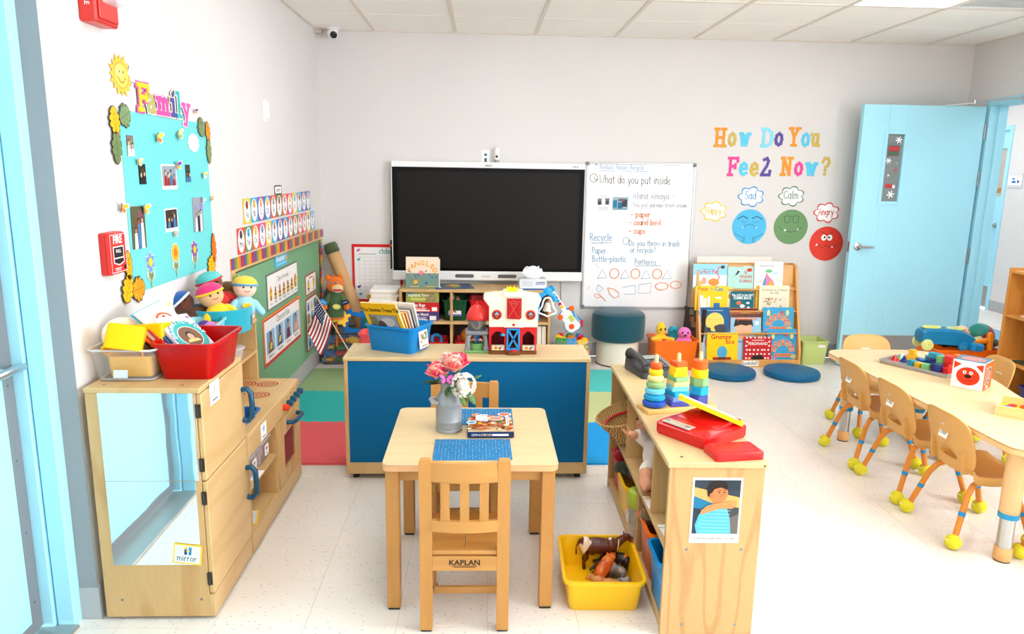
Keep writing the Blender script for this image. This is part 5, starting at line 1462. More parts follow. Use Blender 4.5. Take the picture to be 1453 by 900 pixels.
leafy(-.1,2.585,TZ+.185,.06,.034,(.2,.3,PI-.2),(52,82,54),'dark green silk leaf hanging over the front of the milk can')
leafy(-.07,2.57,TZ+.165,.055,.03,(-.8,0,PI+.4),(120,150,80),'light green silk leaf below the white florets')
leafy(-.135,2.6,TZ+.2,.055,.032,(.8,0,.3),(136,148,70),'olive silk leaf standing between the pink roses')
leafy(-.145,2.6,TZ+.19,.05,.03,(.0,0,1.2),(60,70,40),'dark silk leaf under the drooping pink rose')
leafy(-.045,2.6,TZ+.2,.05,.03,(.5,0,-1.2),(70,110,70),'green silk leaf at the right of the bouquet')
leafy(-.155,2.61,TZ+.195,.06,.036,(.1,0,1.6),(66,84,48),'deep green silk leaf at the left rim of the milk can')
leafy(-.11,2.58,TZ+.19,.055,.036,(-.5,.2,PI-.5),(84,108,66),'mid green silk leaf over the milk can neck')
leafy(-.05,2.57,TZ+.17,.06,.034,(-.7,0,PI+.9),(92,124,74),'fresh green silk leaf under the hydrangea on the right')
leafy(-.09,2.62,TZ+.22,.06,.034,(1.0,0,-.3),(110,124,60),'olive green silk leaf behind the crimson rose')
f=thing('silk_butterfly','purple and black silk butterfly on the bouquet','butterfly',(-.128,2.565,TZ+.21),rot=(.9,.1,.2))
for s in(-1,1):
 m=MB();q=[(0,0),(s*.012,.018),(s*.03,.02),(s*.032,.006),(s*.014,-.002),(s*.026,-.012),(s*.018,-.022),(s*.004,-.012)]
 m.paint(60,50,60).prism(q,0,.0006);m.paint(206,90,170)
 m.add([(x*.84,y*.84,.0009)for x,y in[q[0],q[1],q[2],q[3],q[4]]],[(0,1,2,3,4)]);m.add([(x*.84,y*.84,.0009)for x,y in[q[0],q[4],q[5],q[6],q[7]]],[(0,1,2,3,4)])
 part('wing',m,toy_mat(.6),f,rot=(0,-s*.4,0),smooth=None)
part('body',MB().capsule((0,-.012,.001),(0,.012,.001),.0018),matte(40,36,40),f)

# ================================================================== ON THE BLUE CABINET
t=thing('blue_bin','bright blue plastic bin of picture books on the blue cabinet','bin',(-.408,3.572,CZ),-.42)
part('tub',tray_mb(.285,.225,.13,.83,.004,.011,.022),plastic(6,132,206),t)
a=Art();a.card(.085,.085,.001,(248,246,240));rnd=random.Random(1)
for k in range(14):a.rect(rnd.uniform(-.03,.03),rnd.uniform(-.01,.03),.014,.014,rnd.choice([(190,160,120),(120,140,110),(210,190,160),(150,120,90)]))
a.rect(0,-.032,.06,.008,(180,150,120))
part('picture_label',a,print_mat(),t,(.1335,0.0,.06),(PI/2-.1,0,PI/2),smooth=None)
def art_trees(a,w,h):
 a.rect(0,h/2,w*.98,h*.98,(250,196,20));a.rect(0,h*.38,w*.8,h*.62,(40,40,36));a.rect(0,h*.38,w*.77,h*.6,(150,160,180));a.oval(w*.1,h*.5,w*.2,h*.12,(190,200,214));a.oval(-w*.1,h*.34,w*.14,h*.2,(90,70,60));a.ring(w*.15,h*.48,w*.08,h*.09,.006,(230,200,180));a.rect(-w*.28,h*.5,w*.18,h*.3,(120,120,100))
 a.text('The Stories Trees Tell',0,h*.78,.03,(40,34,24),.02,sx=.8)
g='picture books in the blue bin'
book('picture_book',.2,.22,.01,(250,196,20),'yellow picture book titled The Stories Trees Tell at the front of the blue bin',(-.436,3.524,.68),rotm(.469,-.06,-.458),art_trees,group=g)
bc=[((248,244,236),'white',.19),((238,190,60),'golden',.17),((232,130,50),'orange',.165),((220,214,206),'pale grey',.17),((120,116,112),'dark grey',.175),((245,240,232),'cream',.2)]
for k,(c,nm,hh)in enumerate(bc):
 book('picture_book',.18,hh,.009,c,'%s picture book packed behind the yellow one in the blue bin'%nm,(-.436+.394*(.016+.013*k)+.006*k,3.524+.8*(.016+.013*k),.67),rotm(.45-.03*k,-.04,-.458),group=g)
m=MB().span((-.03,-.025,0),(.03,.025,.105),.002)
single('cardboard_piece',m,matte(214,178,140),'tan cardboard piece at the right end of the blue bin','cardboard',(-.335,3.555,CZ+.01),-.42)

# toy silo
GREY=plastic(136,136,140);GRN2=plastic(112,160,96)
t=thing('toy_silo','toy farm silo with red dome on grey legs and green base','toy',(-.023,3.53,CZ))
m=MB();m.span((-.06,-.06,0),(.06,.05,.014),.004);m.lathe([(.042,.0),(.042,.042),(.04,.044),(.036,.042),(.034,.016),(.001,.015)],22);part('base',m,GRN2,t)
for(x,y)in((-.046,-.046),(.046,-.046),(-.046,.038),(.046,.038)):
 m=MB();m.tube([(x,y,.012),(x,y,.05),(x*.92,y*.92,.075),(x*.7,y*.7,.094)],[.012,.011,.01,.011],8);m.span((x-.013,y-.012,.012),(x+.013,y+.012,.034),.002);part('leg',m,GREY,t)
part('deck',MB().span((-.056,-.054,.09),(.056,.046,.108),.004),GREY,t)
m=MB();m.cyl((0,0,.04),(0,0,.06),.008,8,.005);m.cyl((0,0,.06),(0,0,.092),.014,10,.02);part('spout',m,plastic(60,130,200),t)
part('chamber',MB().lathe([(.045,.108),(.045,.165),(.001,.165)],24),clear_mat((110,116,126),.55),t)
m=MB();m.tube([(-.026+.052*k/8,-.02,.118+.018*(abs(k-4)/4)**2)for k in range(9)],.006,6);part('yellow_feed',m,plastic(250,200,20),t)
m=MB();m.tube([(.012,-.022,.118),(.012,-.022,.16)],.006,6);part('yellow_feed',m,plastic(250,200,20),t)
m=MB();m.tube([(-.008,-.018,.12),(-.008,-.018,.16)],.008,6);part('blue_auger',m,plastic(20,120,210),t)
part('dome',MB().lathe([(.05,.162),(.053,.168),(.052,.176),(.046,.198),(.034,.218),(.018,.23),(.008,.234),(.008,.243),(.001,.246)],26),plastic(226,54,48),t)

# toy barn
IV=plastic(244,234,214);BR=plastic(206,22,28);BRN=plastic(120,66,30);SKY=plastic(20,150,220)
t=thing('toy_barn','ivory and red toy barn with a blue crossed door and a bell arm','toy',(.152,3.53,CZ))
m=MB();m.prism(rrect(.236,.15,.01),0,.018,.003);m.prism(rrect(.066,.03,.012,4,.005,-.082),0,.02,.003);part('base',m,BRN,t)
part('door_pad',MB().at(.005,-.084,.02).lathe([(.018,0),(.016,.004),(.001,.005)],18),BR,t)
F=-.064  # front face
def frame_open(m,x0,x1,z0,z1,ax0,ax1,az1,y0=F,y1=F+.014):
 m.span((x0,y0,z0),(ax0,y1,z1));m.span((ax1,y0,z0),(x1,y1,z1));m.span((ax0,y0,az1),(ax1,y1,z1))
m=MB();frame_open(m,-.115,-.03,.018,.135,-.104,-.042,.112);frame_open(m,.034,.115,.018,.135,.048,.104,.112);m.span((-.03,F,.122),(.034,F+.014,.135))
for(xa,xb)in((-.104,-.042),(.048,.104)):  # arched corners
 for s,x in((1,xa),(-1,xb)):m.add([(x,F,.112),(x+s*.02,F,.112),(x,F,.09),(x,F+.014,.112),(x+s*.02,F+.014,.112),(x,F+.014,.09)],[(0,1,2),(3,5,4),(0,3,4,1),(1,4,5,2),(2,5,3,0)])
m.span((-.115,F+.014,.018),(-.105,.066,.135));m.span((.105,F+.014,.018),(.115,.066,.135));part('lower_wall',m,BR,t,smooth=None)
part('stall_back',MB().span((-.105,.05,.018),(.105,.062,.135)),plastic(120,14,24),t,smooth=None)
m=MB()
for(x0,x1)in((-.03,-.022),(.026,.034)):m.span((x0,F-.006,.02),(x1,F+.004,.128))
m.span((-.022,F-.006,.12),(.026,F+.004,.128));m.span((-.022,F-.006,.02),(.026,F+.004,.03))
for(p,q)in(((-.02,.034),(.024,.116)),((.024,.034),(-.02,.116))):
 dx,dz=q[0]-p[0],q[1]-p[1];l=math.hypot(dx,dz);nx,nz=-dz/l*.004,dx/l*.004
 m.add([(p[0]+nx,F-.006,p[1]+nz),(p[0]-nx,F-.006,p[1]-nz),(q[0]-nx,F-.006,q[1]-nz),(q[0]+nx,F-.006,q[1]+nz),(p[0]+nx,F+.002,p[1]+nz),(p[0]-nx,F+.002,p[1]-nz),(q[0]-nx,F+.002,q[1]-nz),(q[0]+nx,F+.002,q[1]+nz)],[(0,1,2,3),(7,6,5,4),(0,4,5,1),(1,5,6,2),(2,6,7,3),(3,7,4,0)])
part('stable_door',m,SKY,t,smooth=None)
for x in(-.073,.076):
 m=MB().span((x-.032,F-.016,.02),(x+.032,F-.004,.048),.003);c=part('feeder',m,plastic(176,160,140),t)
 a=Art();a.rect(0,0,.05,.02,(240,226,180));a.oval(-.01,0,.01,.008,(210,120,50),8);a.oval(.01,-.002,.008,.007,(200,60,50),8);a.rect(.016,.004,.01,.01,(60,150,200));part('feeder_print',a,print_mat(),c,(x,F-.0165,.034),ON_BACK,smooth=None)
m=MB();m.cyl((-.05,F-.012,.095),(-.05,F-.012,.104),.012,12,.009);m.lathe([(.001,0)],4)if False else None;part('lamp',m,plastic(40,150,190),t)
# upper storey, flaring gambrel
m=MB();pr=[(-.116,.135),(.12,.135),(.12,.235),(.136,.272),(.13,.283),(.06,.292),(.045,.298),(-.04,.298),(-.055,.292),(-.138,.283),(-.144,.272),(-.116,.235)]
m.loft([[(x,F,z)for x,z in pr],[(x,.066,z)for x,z in pr]]);up=part('upper_wall',m,IV,t,smooth=None)
m=MB()
for k in range(9):m.span((-.1+k*.025,F-.0012,.15),(-.0985+k*.025,F,.262))
o=part('siding_groove',m,plastic(224,210,186),up,smooth=None);o['kind']='stuff'
m=MB();m.loft([[(x,F-.012,z)for x,z in((-.05,.286),(.055,.286),(.05,.302),(-.045,.302))],[(x,.07,z)for x,z in((-.05,.286),(.055,.286),(.05,.302),(-.045,.302))]]);part('ridge',m,IV,t,smooth=None)
m=MB();m.loft([[(x,F-.01,z)for x,z in((-.045,.135),(.05,.135),(.042,.15),(.02,.162),(-.015,.162),(-.037,.15))],[(x,F,z)for x,z in((-.045,.135),(.05,.135),(.042,.15),(.02,.162),(-.015,.162),(-.037,.15))]]);part('door_arch',m,IV,t,smooth=None)
part('button',MB().at(.003,F-.01,.148,rx=PI/2).lathe([(.007,0),(.006,.004),(.001,.005)],14),BR,t)
m=MB().at(-.028,F-.002,0,rz=-.35).span((0,-.006,.178),(.066,0,.276),.002);hd=part('hay_door',m,BR,t)
a=Art()
for q in(((-.024,-.04),(.024,.04)),((.024,-.04),(-.024,.04))):a.stroke(q,.005,(232,80,76))
a.ring(0,.034,.012,.007,.003,(235,110,100));part('door_print',a,print_mat(),hd,(.001,F-.0208,.226),(PI/2,0,-.35),smooth=None)
m=MB().span((-.03,F-.003,.178),(.04,F-.001,.276));part('loft_opening',m,plastic(150,20,26),t,smooth=None)
for x in(-.079,.085):
 m=MB().at(x,F,.196,rx=PI/2).lathe([(.024,0),(.024,.004),(.018,.006)],22);wn=part('round_window',m,plastic(214,50,36),t)
 a=Art();a.oval(0,0,.0175,.0175,(90,60,50));a.poly([(-.012,.0),(.012,.0),(0,.016)],(120,200,226));a.oval(0,-.006,.008,.008,(190,90,60),10);a.stroke([(-.017,0),(.017,0)],.002,(214,50,36));a.stroke([(0,-.017),(0,.017)],.002,(214,50,36));part('window_print',a,print_mat(),wn,(x,F-.0065,.196),ON_BACK,smooth=None)
m=MB();m.loft([[(x,-.02+y,z)for x,z in((-.03,.3),(.022,.3),(.024,.324),(.014,.318),(.006,.328),(-.004,.318),(-.012,.328),(-.022,.32),(-.032,.326))]for y in(0,.03)]);part('weather_vane',m,plastic(252,206,20),t,smooth=None)
# bell arm
m=MB();m.tube([(.12,.03,.15),(.125,.03,.24),(.14,.03,.275),(.17,.03,.292),(.2,.03,.275),(.21,.03,.25)],.012,10,sq=1.5);m.ell((.172,.03,.298),(.022,.016,.02),14,8);part('bell_arm',m,SKY,t)
bell=[(0,.036),(.012,.032),(.018,.02),(.022,.0),(.034,-.018),(.034,-.026),(.012,-.034),(0,-.04),(-.012,-.034),(-.034,-.026),(-.034,-.018),(-.022,0),(-.018,.02),(-.012,.032)]
m=MB();m.tube([(.174+x*1.25,.022,.222+z*1.25)for x,z in bell],.0045,6,True);part('bell_frame',m,plastic(246,242,232),t)
part('bell',MB().at(.174,.024,.2).lathe([(.026,.0),(.024,.006),(.017,.022),(.013,.04),(.006,.046),(.001,.048)],20),mat((196,190,176),.25,metal=.8),t)

# ================================================================== BACK WALL: DISPLAY, WHITEBOARD, CHART
def on_back(name,art,label,cat,x,z,group=None,off=.001,tilt=0.0):
 return single(name,art,print_mat(),label,cat,(x,YB-off,z),rot=(PI/2,tilt,0),group=group,smooth=None)

WHT=mat((240,240,240),.35)
TX0,TX1,TZ0,TZ1,TYF=-.71,.802,.635,1.562,5.785
t=thing('interactive_display','large black interactive display with white frame on the back wall','television',((TX0+TX1)/2,TYF+.04,TZ0))
m=wmb(t);m.span((TX0,TYF+.004,TZ1-.045),(TX1,TYF+.06,TZ1),.004);part('top_bezel',m,WHT,t)
m=wmb(t);m.span((TX0,TYF+.002,TZ0+.075),(TX0+.006,TYF+.06,TZ1-.045),.001);part('side_bezel',m,WHT,t)
m=wmb(t);m.span((TX1-.006,TYF+.002,TZ0+.075),(TX1,TYF+.06,TZ1-.045),.001);part('side_bezel',m,WHT,t)
m=wmb(t);m.span((TX0,TYF-.012,TZ0),(TX1,TYF+.06,TZ0+.075),.008);bar=part('control_bar',m,WHT,t)
m=wmb(t);m.span((TX0+.05,TYF+.06,TZ0+.06),(TX1-.05,YB-.03,TZ1-.1),.01);part('housing',m,mat((60,60,62),.5),t)
m=wmb(t);m.span((TX0+.3,YB-.03,TZ0+.25),(TX1-.3,YB-.001,TZ1-.3));part('wall_mount',m,mat((40,40,42),.5),t,smooth=None)
sm=mat((20,15,13),.4,spec=.22)
m=wmb(t);m.span((TX0+.006,TYF+.004,TZ0+.075),(TX1-.006,TYF+.02,TZ1-.045));part('screen_glass',m,mat((6,6,7),.35,spec=.15),t,smooth=None)
m=wmb(t);m.span((TX0+.045,TYF+.0025,TZ0+.1),(TX1-.045,TYF+.004,TZ1-.075));part('screen',m,sm,t,smooth=None)
for x in(-.14,.2):
 m=wmb(t);m.loft([[(px,TYF-.0135,pz)for px,pz in rrect(.15,.028,.013,4,x,TZ0+.038)],[(px,TYF-.011,pz)for px,pz in rrect(.15,.028,.013,4,x,TZ0+.038)]]);part('speaker_grille',m,mat((96,96,98),.7),bar,smooth=None)
m=wmb(t);m.loft([[(px,TYF-.0145,pz)for px,pz in rrect(.075,.02,.0095,4,.032,TZ0+.036)],[(px,TYF-.011,pz)for px,pz in rrect(.075,.02,.0095,4,.032,TZ0+.036)]]);part('pen_button',m,mat((214,214,214),.5),bar,smooth=None)
a=Art();a.text('SMART',0,0,.02,(120,120,120),.01);part('brand_print',a,print_mat(),t,(.0,-.0375,TZ1-TZ0-.032),ON_BACK,smooth=None)
a=Art()
for k in range(3):a.oval(k*.016,0,.005,.005,(60,60,62),10)
part('status_icons',a,print_mat(),t,(.66,-.0375,TZ1-TZ0-.024),ON_BACK,smooth=None)
m=wmb(t);m.span((TX0-.016,TYF+.002,.72),(TX0-.002,TYF+.03,.95),.004);pn=part('pen_holder',m,mat((26,26,28),.4),t)
m=wmb(t);m.span((TX0-.0165,TYF+.0015,.9),(TX0-.002,TYF+.03,.915));part('pen_mark',m,plastic(226,90,30),pn,smooth=None)

t=thing('webcam','white webcam standing on top of the interactive display','camera',(.107,5.83,TZ1))
part('stand',MB().lathe([(.02,0),(.02,.018),(.012,.022)],14),mat((150,150,152),.4),t)
part('body',MB().lathe([(.018,.02),(.021,.03),(.021,.1),(.016,.112),(.001,.116)],18),WHT,t)
part('lens',MB().at(0,-.018,.045,rx=PI/2).lathe([(.01,0),(.01,.005),(.001,.006)],12),mat((20,20,22),.2),t)
a=Art();a.card(.07,.115,.005,(240,238,236),.004);a.rect(.0,.02,.022,.018,(60,90,110));a.rect(0,-.02,.02,.03,(30,110,130))
on_back('data_outlet',a,'white data outlet plate just above the display','wall plate',.02,1.6)
m=MB();m.tube([(.64,YB-.008,.64),(.645,YB-.006,.52),(.65,YB-.006,.44)],.004,6)
single('power_cable',m,mat((190,186,180),.5),'thin grey cable hanging on the wall right of the low shelf','cable')

# whiteboard
WX0,WX1,WZ0,WZ1=.812,1.69,.408,1.578
t=thing('whiteboard','tall whiteboard with coloured handwriting beside the display','whiteboard',((WX0+WX1)/2,YB,(WZ0+WZ1)/2))
W_,H_=WX1-WX0,WZ1-WZ0
part('surface',MB().span((-W_/2+.008,-.014,-H_/2+.008),(W_/2-.008,-.001,H_/2-.008)),mat((242,241,242),.22),t,smooth=None)
AL=mat((188,188,192),.35,metal=.8)
for(a0,b0)in(((-W_/2,-.02,-H_/2),(W_/2,-.001,-H_/2+.016)),((-W_/2,-.02,H_/2-.014),(W_/2,-.001,H_/2)),((-W_/2,-.02,-H_/2+.016),(-W_/2+.014,-.001,H_/2-.014)),((W_/2-.014,-.02,-H_/2+.016),(W_/2,-.001,H_/2-.014))):
 part('frame_bar',MB().span(a0,b0,.002),AL,t)
for sx in(-1,1):
 for sz in(-1,1):part('frame_corner',MB().box((sx*(W_/2-.012),-.012,sz*(H_/2-.012)),(.028,.024,.028),.004),mat((120,120,124),.5),t)
a=Art()
def U(x):return((x-48)/605-.5)*W_
def V(y):return(.5-(y-47)/812)*H_
LB,OR,BK,LI=(84,154,198),(238,128,16),(40,38,42),(156,150,184)
a.hand('*',U(100),V(75),.03,LB,.005);a.hand('Reduce, Reuse, Recycle',U(125),V(84),.038,LB,.0032,sx=.7)
for(x0,x1)in((128,205),(240,300),(320,398)):a.stroke([(U(x0),V(93)),(U(x1),V(94))],.003,LB)
a.ring(U(92),V(132),.03,.032,.004,BK);a.stroke([(U(92),V(128)),(U(110),V(152))],.004,BK);a.hand('-What do you put inside',U(106),V(160),.064,BK,.0042,sx=.67,jitter=.03)
a.rect(U(199),V(265),.275,.225,(250,250,250));a.rect(U(199),V(265),.272,.222,(247,247,248));a.rect(U(245),V(268),.125,.1,(150,180,190))
for(x,y,w,h,c)in((215,272,.035,.06,(40,120,160)),(245,280,.04,.05,(30,110,150)),(268,266,.04,.06,(60,60,70)),(250,250,.05,.02,(120,90,100)),(240,300,.11,.012,(110,150,160))):a.rect(U(x),V(y),w,h,c)
for(x,y)in((130,260),(172,258)):a.rect(U(x),V(y),.034,.05,(120,120,130));a.rect(U(x),V(y+8),.02,.03,(60,66,74))
for k in range(3):a.rect(U(150),V(292+7*k),.08,.003,(150,150,150))
for k in range(2):a.rect(U(150),V(228+6*k),.06,.003,(150,150,150))
a.hand('Alana Amaya -',U(312),V(242),.055,LI,.0035,sx=.72);a.hand('You put garage-trash inside',U(314),V(286),.036,LI,.0026,sx=.76)
a.hand('- paper',U(306),V(342),.046,OR,.005,sx=.8);a.hand('- cearel bowl',U(300),V(386),.046,OR,.005,sx=.74);a.hand('- cups',U(300),V(434),.046,OR,.005,sx=.8)
a.hand('Recycle',U(84),V(476),.06,LB,.0042,sx=.72);a.stroke([(U(92),V(490)),(U(205),V(487))],.0036,LB)
a.ring(U(285),V(475),.024,.03,.003,LB);a.hand('Do you throw in trash',U(303),V(502),.046,LB,.0032,sx=.72);a.hand('or recycle?',U(312),V(540),.046,LB,.0032,sx=.72)
a.hand('Paper',U(98),V(547),.05,LB,.0034,sx=.72);a.hand('Bottle-plastic',U(100),V(594),.05,LB,.0034,sx=.74)
a.hand('Patterns',U(340),V(607),.046,LB,.0034,sx=.82);a.stroke([(U(338),V(616)),(U(488),V(612))],.003,LB)
for x in(160,288,407,527):a.stroke([(U(x-26),V(688)),(U(x),V(638)),(U(x+26),V(684)),(U(x-26),V(688))],.0034,LB)
for x in(228,347,470):a.ring(U(x),V(660),.037,.04,.005,OR)
a.stroke([(U(140),V(725)),(U(130),V(750)),(U(145),V(768)),(U(170),V(745)),(U(140),V(725))],.0034,LB)
a.stroke([(U(195),V(742)),(U(205),V(775)),(U(235),V(800)),(U(260),V(790)),(U(255),V(765)),(U(225),V(748)),(U(195),V(742))],.005,OR)
a.stroke([(U(280),V(738)),(U(350),V(725)),(U(352),V(775)),(U(290),V(777))],.0034,LB);a.stroke([(U(370),V(722)),(U(440),V(712)),(U(438),V(768)),(U(368),V(772)),(U(370),V(722))],.0034,LB)
a.ring(U(500),V(730),.052,.03,.005,OR);a.ring(U(580),V(720),.046,.03,.005,OR)
a.stroke([(U(120),V(780)),(U(150),V(778)),(U(160),V(796)),(U(130),V(800)),(U(120),V(785))],.005,OR);a.stroke([(U(150),V(785)),(U(170),V(800)),(U(185),V(818))],.005,OR)
a.stroke([(U(105),V(606)),(U(128),V(612)),(U(138),V(632))],.003,(236,190,150));a.stroke([(U(84),V(750)),(U(92),V(738))],.004,(246,190,140))
part('handwriting',a,print_mat(),t,(0,-.0142,0),ON_BACK,smooth=None)['kind']='stuff'

# red framed attendance chart
a=Art();a.card(.4,.468,.004,(214,40,40));a.rect(.0,.0,.362,.42,(244,242,242))
for k in range(10):a.rect(-.01,.13-k*.03,.27,.0015,(190,190,196))
for k in range(7):a.rect(-.145+k*.045,-.005,.0015,.27,(190,190,196))
a.rect(-.08,.155,.14,.004,(130,130,130));a.hand('October',.0,.16,.045,(40,160,160),.005,sx=.7)
for(x,y,c)in((-.15,.185,(230,80,160)),(-.15,.11,(60,180,160)),(-.15,-.11,(80,60,150)),(-.14,-.17,(60,170,180)),(.02,-.19,(150,160,180)),(.08,-.185,(100,140,190))):a.oval(x,y,.012,.01,c,8);a.oval(x+.012,y+.01,.006,.006,c,6)
a.oval(-.07,-.19,.02,.018,(240,180,40),12)
on_back('attendance_chart',a,'red-framed monthly chart half hidden behind the display','poster',-.84,.674)

# ------------------------------------------------------------------ wall lettering and emotion faces
CO={'o':(244,150,30),'k':(206,178,84),'c':(84,200,234),'i':(88,70,156),'p':(236,66,150),'l':(130,214,240)}
cnm={'o':'orange','k':'khaki','c':'sky blue','i':'indigo','p':'pink','l':'pale cyan'}
rows=[('H',1.872,1.72,.1,.13,'o','capital H starting the word How'),('o',1.968,1.728,.064,.14,'k','letter o in the word How'),('w',2.07,1.73,.092,.14,'c','letter w ending the word How'),
  ('D',2.244,1.725,.1,.13,'l','capital D of the word Do'),('o',2.342,1.735,.066,.14,'i','letter o of the word Do'),('Y',2.466,1.735,.1,.13,'o','capital Y of the word You'),('o',2.558,1.735,.066,.14,'c','letter o of the word You'),('u',2.637,1.735,.076,.14,'k','letter u ending the word You'),
  ('F',1.99,1.497,.088,.13,'p','capital F starting the word Feel'),('e',2.077,1.5,.068,.14,'c','first e of the word Feel'),('e',2.163,1.5,.068,.14,'k','second e of the word Feel'),('L',2.258,1.497,.086,.13,'i','slanting L ending the word Feel'),
  ('N',2.424,1.505,.1,.13,'o','capital N starting the word Now'),('o',2.523,1.508,.068,.14,'p','letter o of the word Now'),('w',2.627,1.508,.1,.14,'c','letter w of the word Now'),('?',2.742,1.51,.07,.13,'k','question mark after the word Now')]
for ch,x,z,w,h,c,lab in rows:
 a=slab_letter(ch,w,h,CO[c],None,.2,spots=tuple(min(255,v+14)for v in CO[c]))
 on_back('letter_cutout',a,'%s %s on the back wall'%(cnm[c],lab),'letter',x,z,'letters of the feelings heading',off=.002)
def cloud_outline(rx,ry):return cloud_poly(rx,ry,7,.2,8)
for word,x,z,c,nm in(('Happy',1.862,1.206,(246,208,40),'yellow'),('Sad',2.155,1.327,(50,150,210),'blue'),('Calm',2.485,1.335,(96,136,96),'green'),('Angry',2.786,1.209,(222,60,58),'red')):
 p=cloud_outline(.104,.08);a=Art();a.cut(p,.0008,c);a.poly([(u*.9,v*.87)for u,v in p],(250,249,248))
 a.hand(word,-.002,-.018,.062 if len(word)<5 else.052,c,.0065,'c',sx=.74)
 on_back('word_cloud',a,'%s outlined paper cloud with the word %s'%(nm,word),'wall cutout',x,z,'feeling word clouds',off=.002)
def face(x,z,rgb,label,kind):
 a=Art();a.cut(circ(.14,36),.0012,rgb);a.oval(0,0,.137,.137,tuple(min(255,c+6)for c in rgb),36)
 dk=tuple(int(c*.55)for c in rgb)
 if kind=='sad':
  for s in(-1,1):
   a.stroke([(s*.02,.068),(s*.06,.085),(s*.1,.06)],.009,dk);a.stroke([(s*.045+.022*math.cos(q),.05-.018*math.sin(q))for q in(0,.8,1.57,2.3,3.14)],.003,dk);a.stroke([(s*.12,-.055),(s*.05,-.09),(s*.03,-.085)],.004,dk)
   for k in range(3):a.stroke([(s*.03,-.095-k*.012),(s*.05,-.1-k*.012)],.004,dk)
  a.stroke([(-.055,-.012),(-.03,.014),(0,.022),(.03,.014),(.055,-.012)],.004,dk);a.poly([(-.06,-.012),(-.048,-.012),(-.054,.006)],(250,250,250));a.poly([(.05,-.012),(.062,-.012),(.056,.006)],(250,250,250))
 if kind=='calm':
  for s in(-1,1):
   a.stroke([(s*.035-.024,.078),(s*.035-.02,.04),(s*.035,.03),(s*.035+.02,.04),(s*.035+.024,.078)],.004,dk);a.stroke([(s*.035-.03,.082),(s*.035,.09),(s*.035+.03,.082)],.004,dk)
  a.stroke([(-.1,.0),(-.06,-.03),(0,-.042),(.05,-.03),(.09,-.004)],.004,dk);a.poly([(-.06,-.03),(-.036,-.036),(-.044,-.014)],(252,252,250));a.poly([(.05,-.028),(.066,-.02),(.06,-.01)],(252,252,250))
 if kind=='angry':
  for s in(-1,1):
   a.oval(s*.024,.05,.022,.025,(252,252,250));a.oval(s*.018,.052,.008,.009,(30,26,26));a.stroke([(s*.008,.075),(s*.05,.098)],.005,dk)
  a.stroke([(-.09,-.02),(-.06,-.012),(-.035,-.035),(-.005,-.014),(.03,-.035),(.06,-.03),(.09,-.012)],.004,dk);a.poly([(-.09,-.02),(-.07,-.014),(-.076,.004)],(252,250,248));a.poly([(.04,-.034),(.062,-.03),(.05,-.016)],(252,250,248))
 for k in range(6):a.oval(-.05+.02*k,-.07-.01*(k%2),.002,.002,dk,6)
 on_back('feeling_face',a,label,'wall cutout',x,z,'round feeling faces',off=.002)
face(2.16,1.087,(74,182,228),'round blue paper face with a sad mouth under the Sad cloud','sad')
face(2.502,1.09,(104,146,96),'round green paper face with closed eyes under the Calm cloud','calm')
face(2.808,.957,(226,56,40),'round red paper face with an angry frown under the Angry cloud','angry')

# ================================================================== LOW SHELF UNDER THE DISPLAY
SX0_,SX1_,SY0_,SY1_,SZ_=-.63,.53,5.5,5.82,.605
t=thing('low_shelf','open birch shelf unit under the interactive display','shelf',(-.05,5.66,0))
m=wmb(t);m.span((SX0_,SY0_,SZ_-.022),(SX1_,SY1_,SZ_),.003);part('top_panel',m,BIRCH_H,t)
for(x0,x1)in((SX0_,SX0_+.02),(SX1_-.02,SX1_)):
 m=wmb(t);m.span((x0,SY0_,0),(x1,SY1_,SZ_-.022),.002);part('side_panel',m,BIRCH,t)
m=wmb(t);m.span((-.243,SY0_,.36),(-.223,SY1_-.01,SZ_-.022),.002);part('divider',m,BIRCH,t)
m=wmb(t);m.span((-.243,SY0_,.07),(-.223,SY1_-.01,.337),.002);part('divider',m,BIRCH,t)
m=wmb(t);m.span((SX0_+.02,SY0_,.335),(SX1_-.02,SY1_,.357),.002);part('shelf',m,BIRCH_H,t)
m=wmb(t);m.span((SX0_+.02,SY0_,.05),(SX1_-.02,SY1_,.07),.002);part('shelf',m,BIRCH_H,t)
m=wmb(t);m.span((SX0_+.02,SY1_-.01,.07),(SX1_-.02,SY1_,SZ_-.022));part('back_panel',m,mat((52,42,36),.7),t,smooth=None)  # dark brown stands in for the shade inside the shelf

def art_tangled(a,w,h):
 a.rect(0,h*.74,w,h*.52,(244,222,198));a.rect(0,h*.24,w,h*.48,(120,146,132))
 for k,ch in enumerate('TANGLED'):
  th=PI*(.9-k/6*.8);a.text(ch,w*.36*math.cos(th),h*.42+h*.32*math.sin(th),.05,(240,166,50),.03,rot=(th-PI/2)*.6)
 rnd=random.Random(3);P=[(rnd.uniform(-.42,.42)*w,rnd.uniform(.12,.62)*h)for _ in range(14)]
 for i in range(13):a.stroke([P[i],P[(i*5+3)%14]],.0022,rnd.choice([(70,170,170),(210,160,160),(90,190,190)]))
 for p_ in P:a.oval(p_[0],p_[1],.006,.006,(30,100,170),8)
 a.oval(-.01,h*.5,.018,.016,(240,130,140));a.rect(-.05,h*.2,.03,.026,(240,180,60));a.rect(-.06,h*.06,.07,.006,(240,190,90));a.rect(.06,h*.06,.07,.006,(240,190,90))
book('picture_book',.25,.24,.012,(120,146,132),'picture book titled Tangled standing on the low shelf',(-.456,5.56,SZ_),rotm(-.1),art_tangled)
book('picture_book',.24,.22,.01,(246,240,226),'cream book standing just behind the Tangled book',(-.445,5.6,SZ_),rotm(-.1))
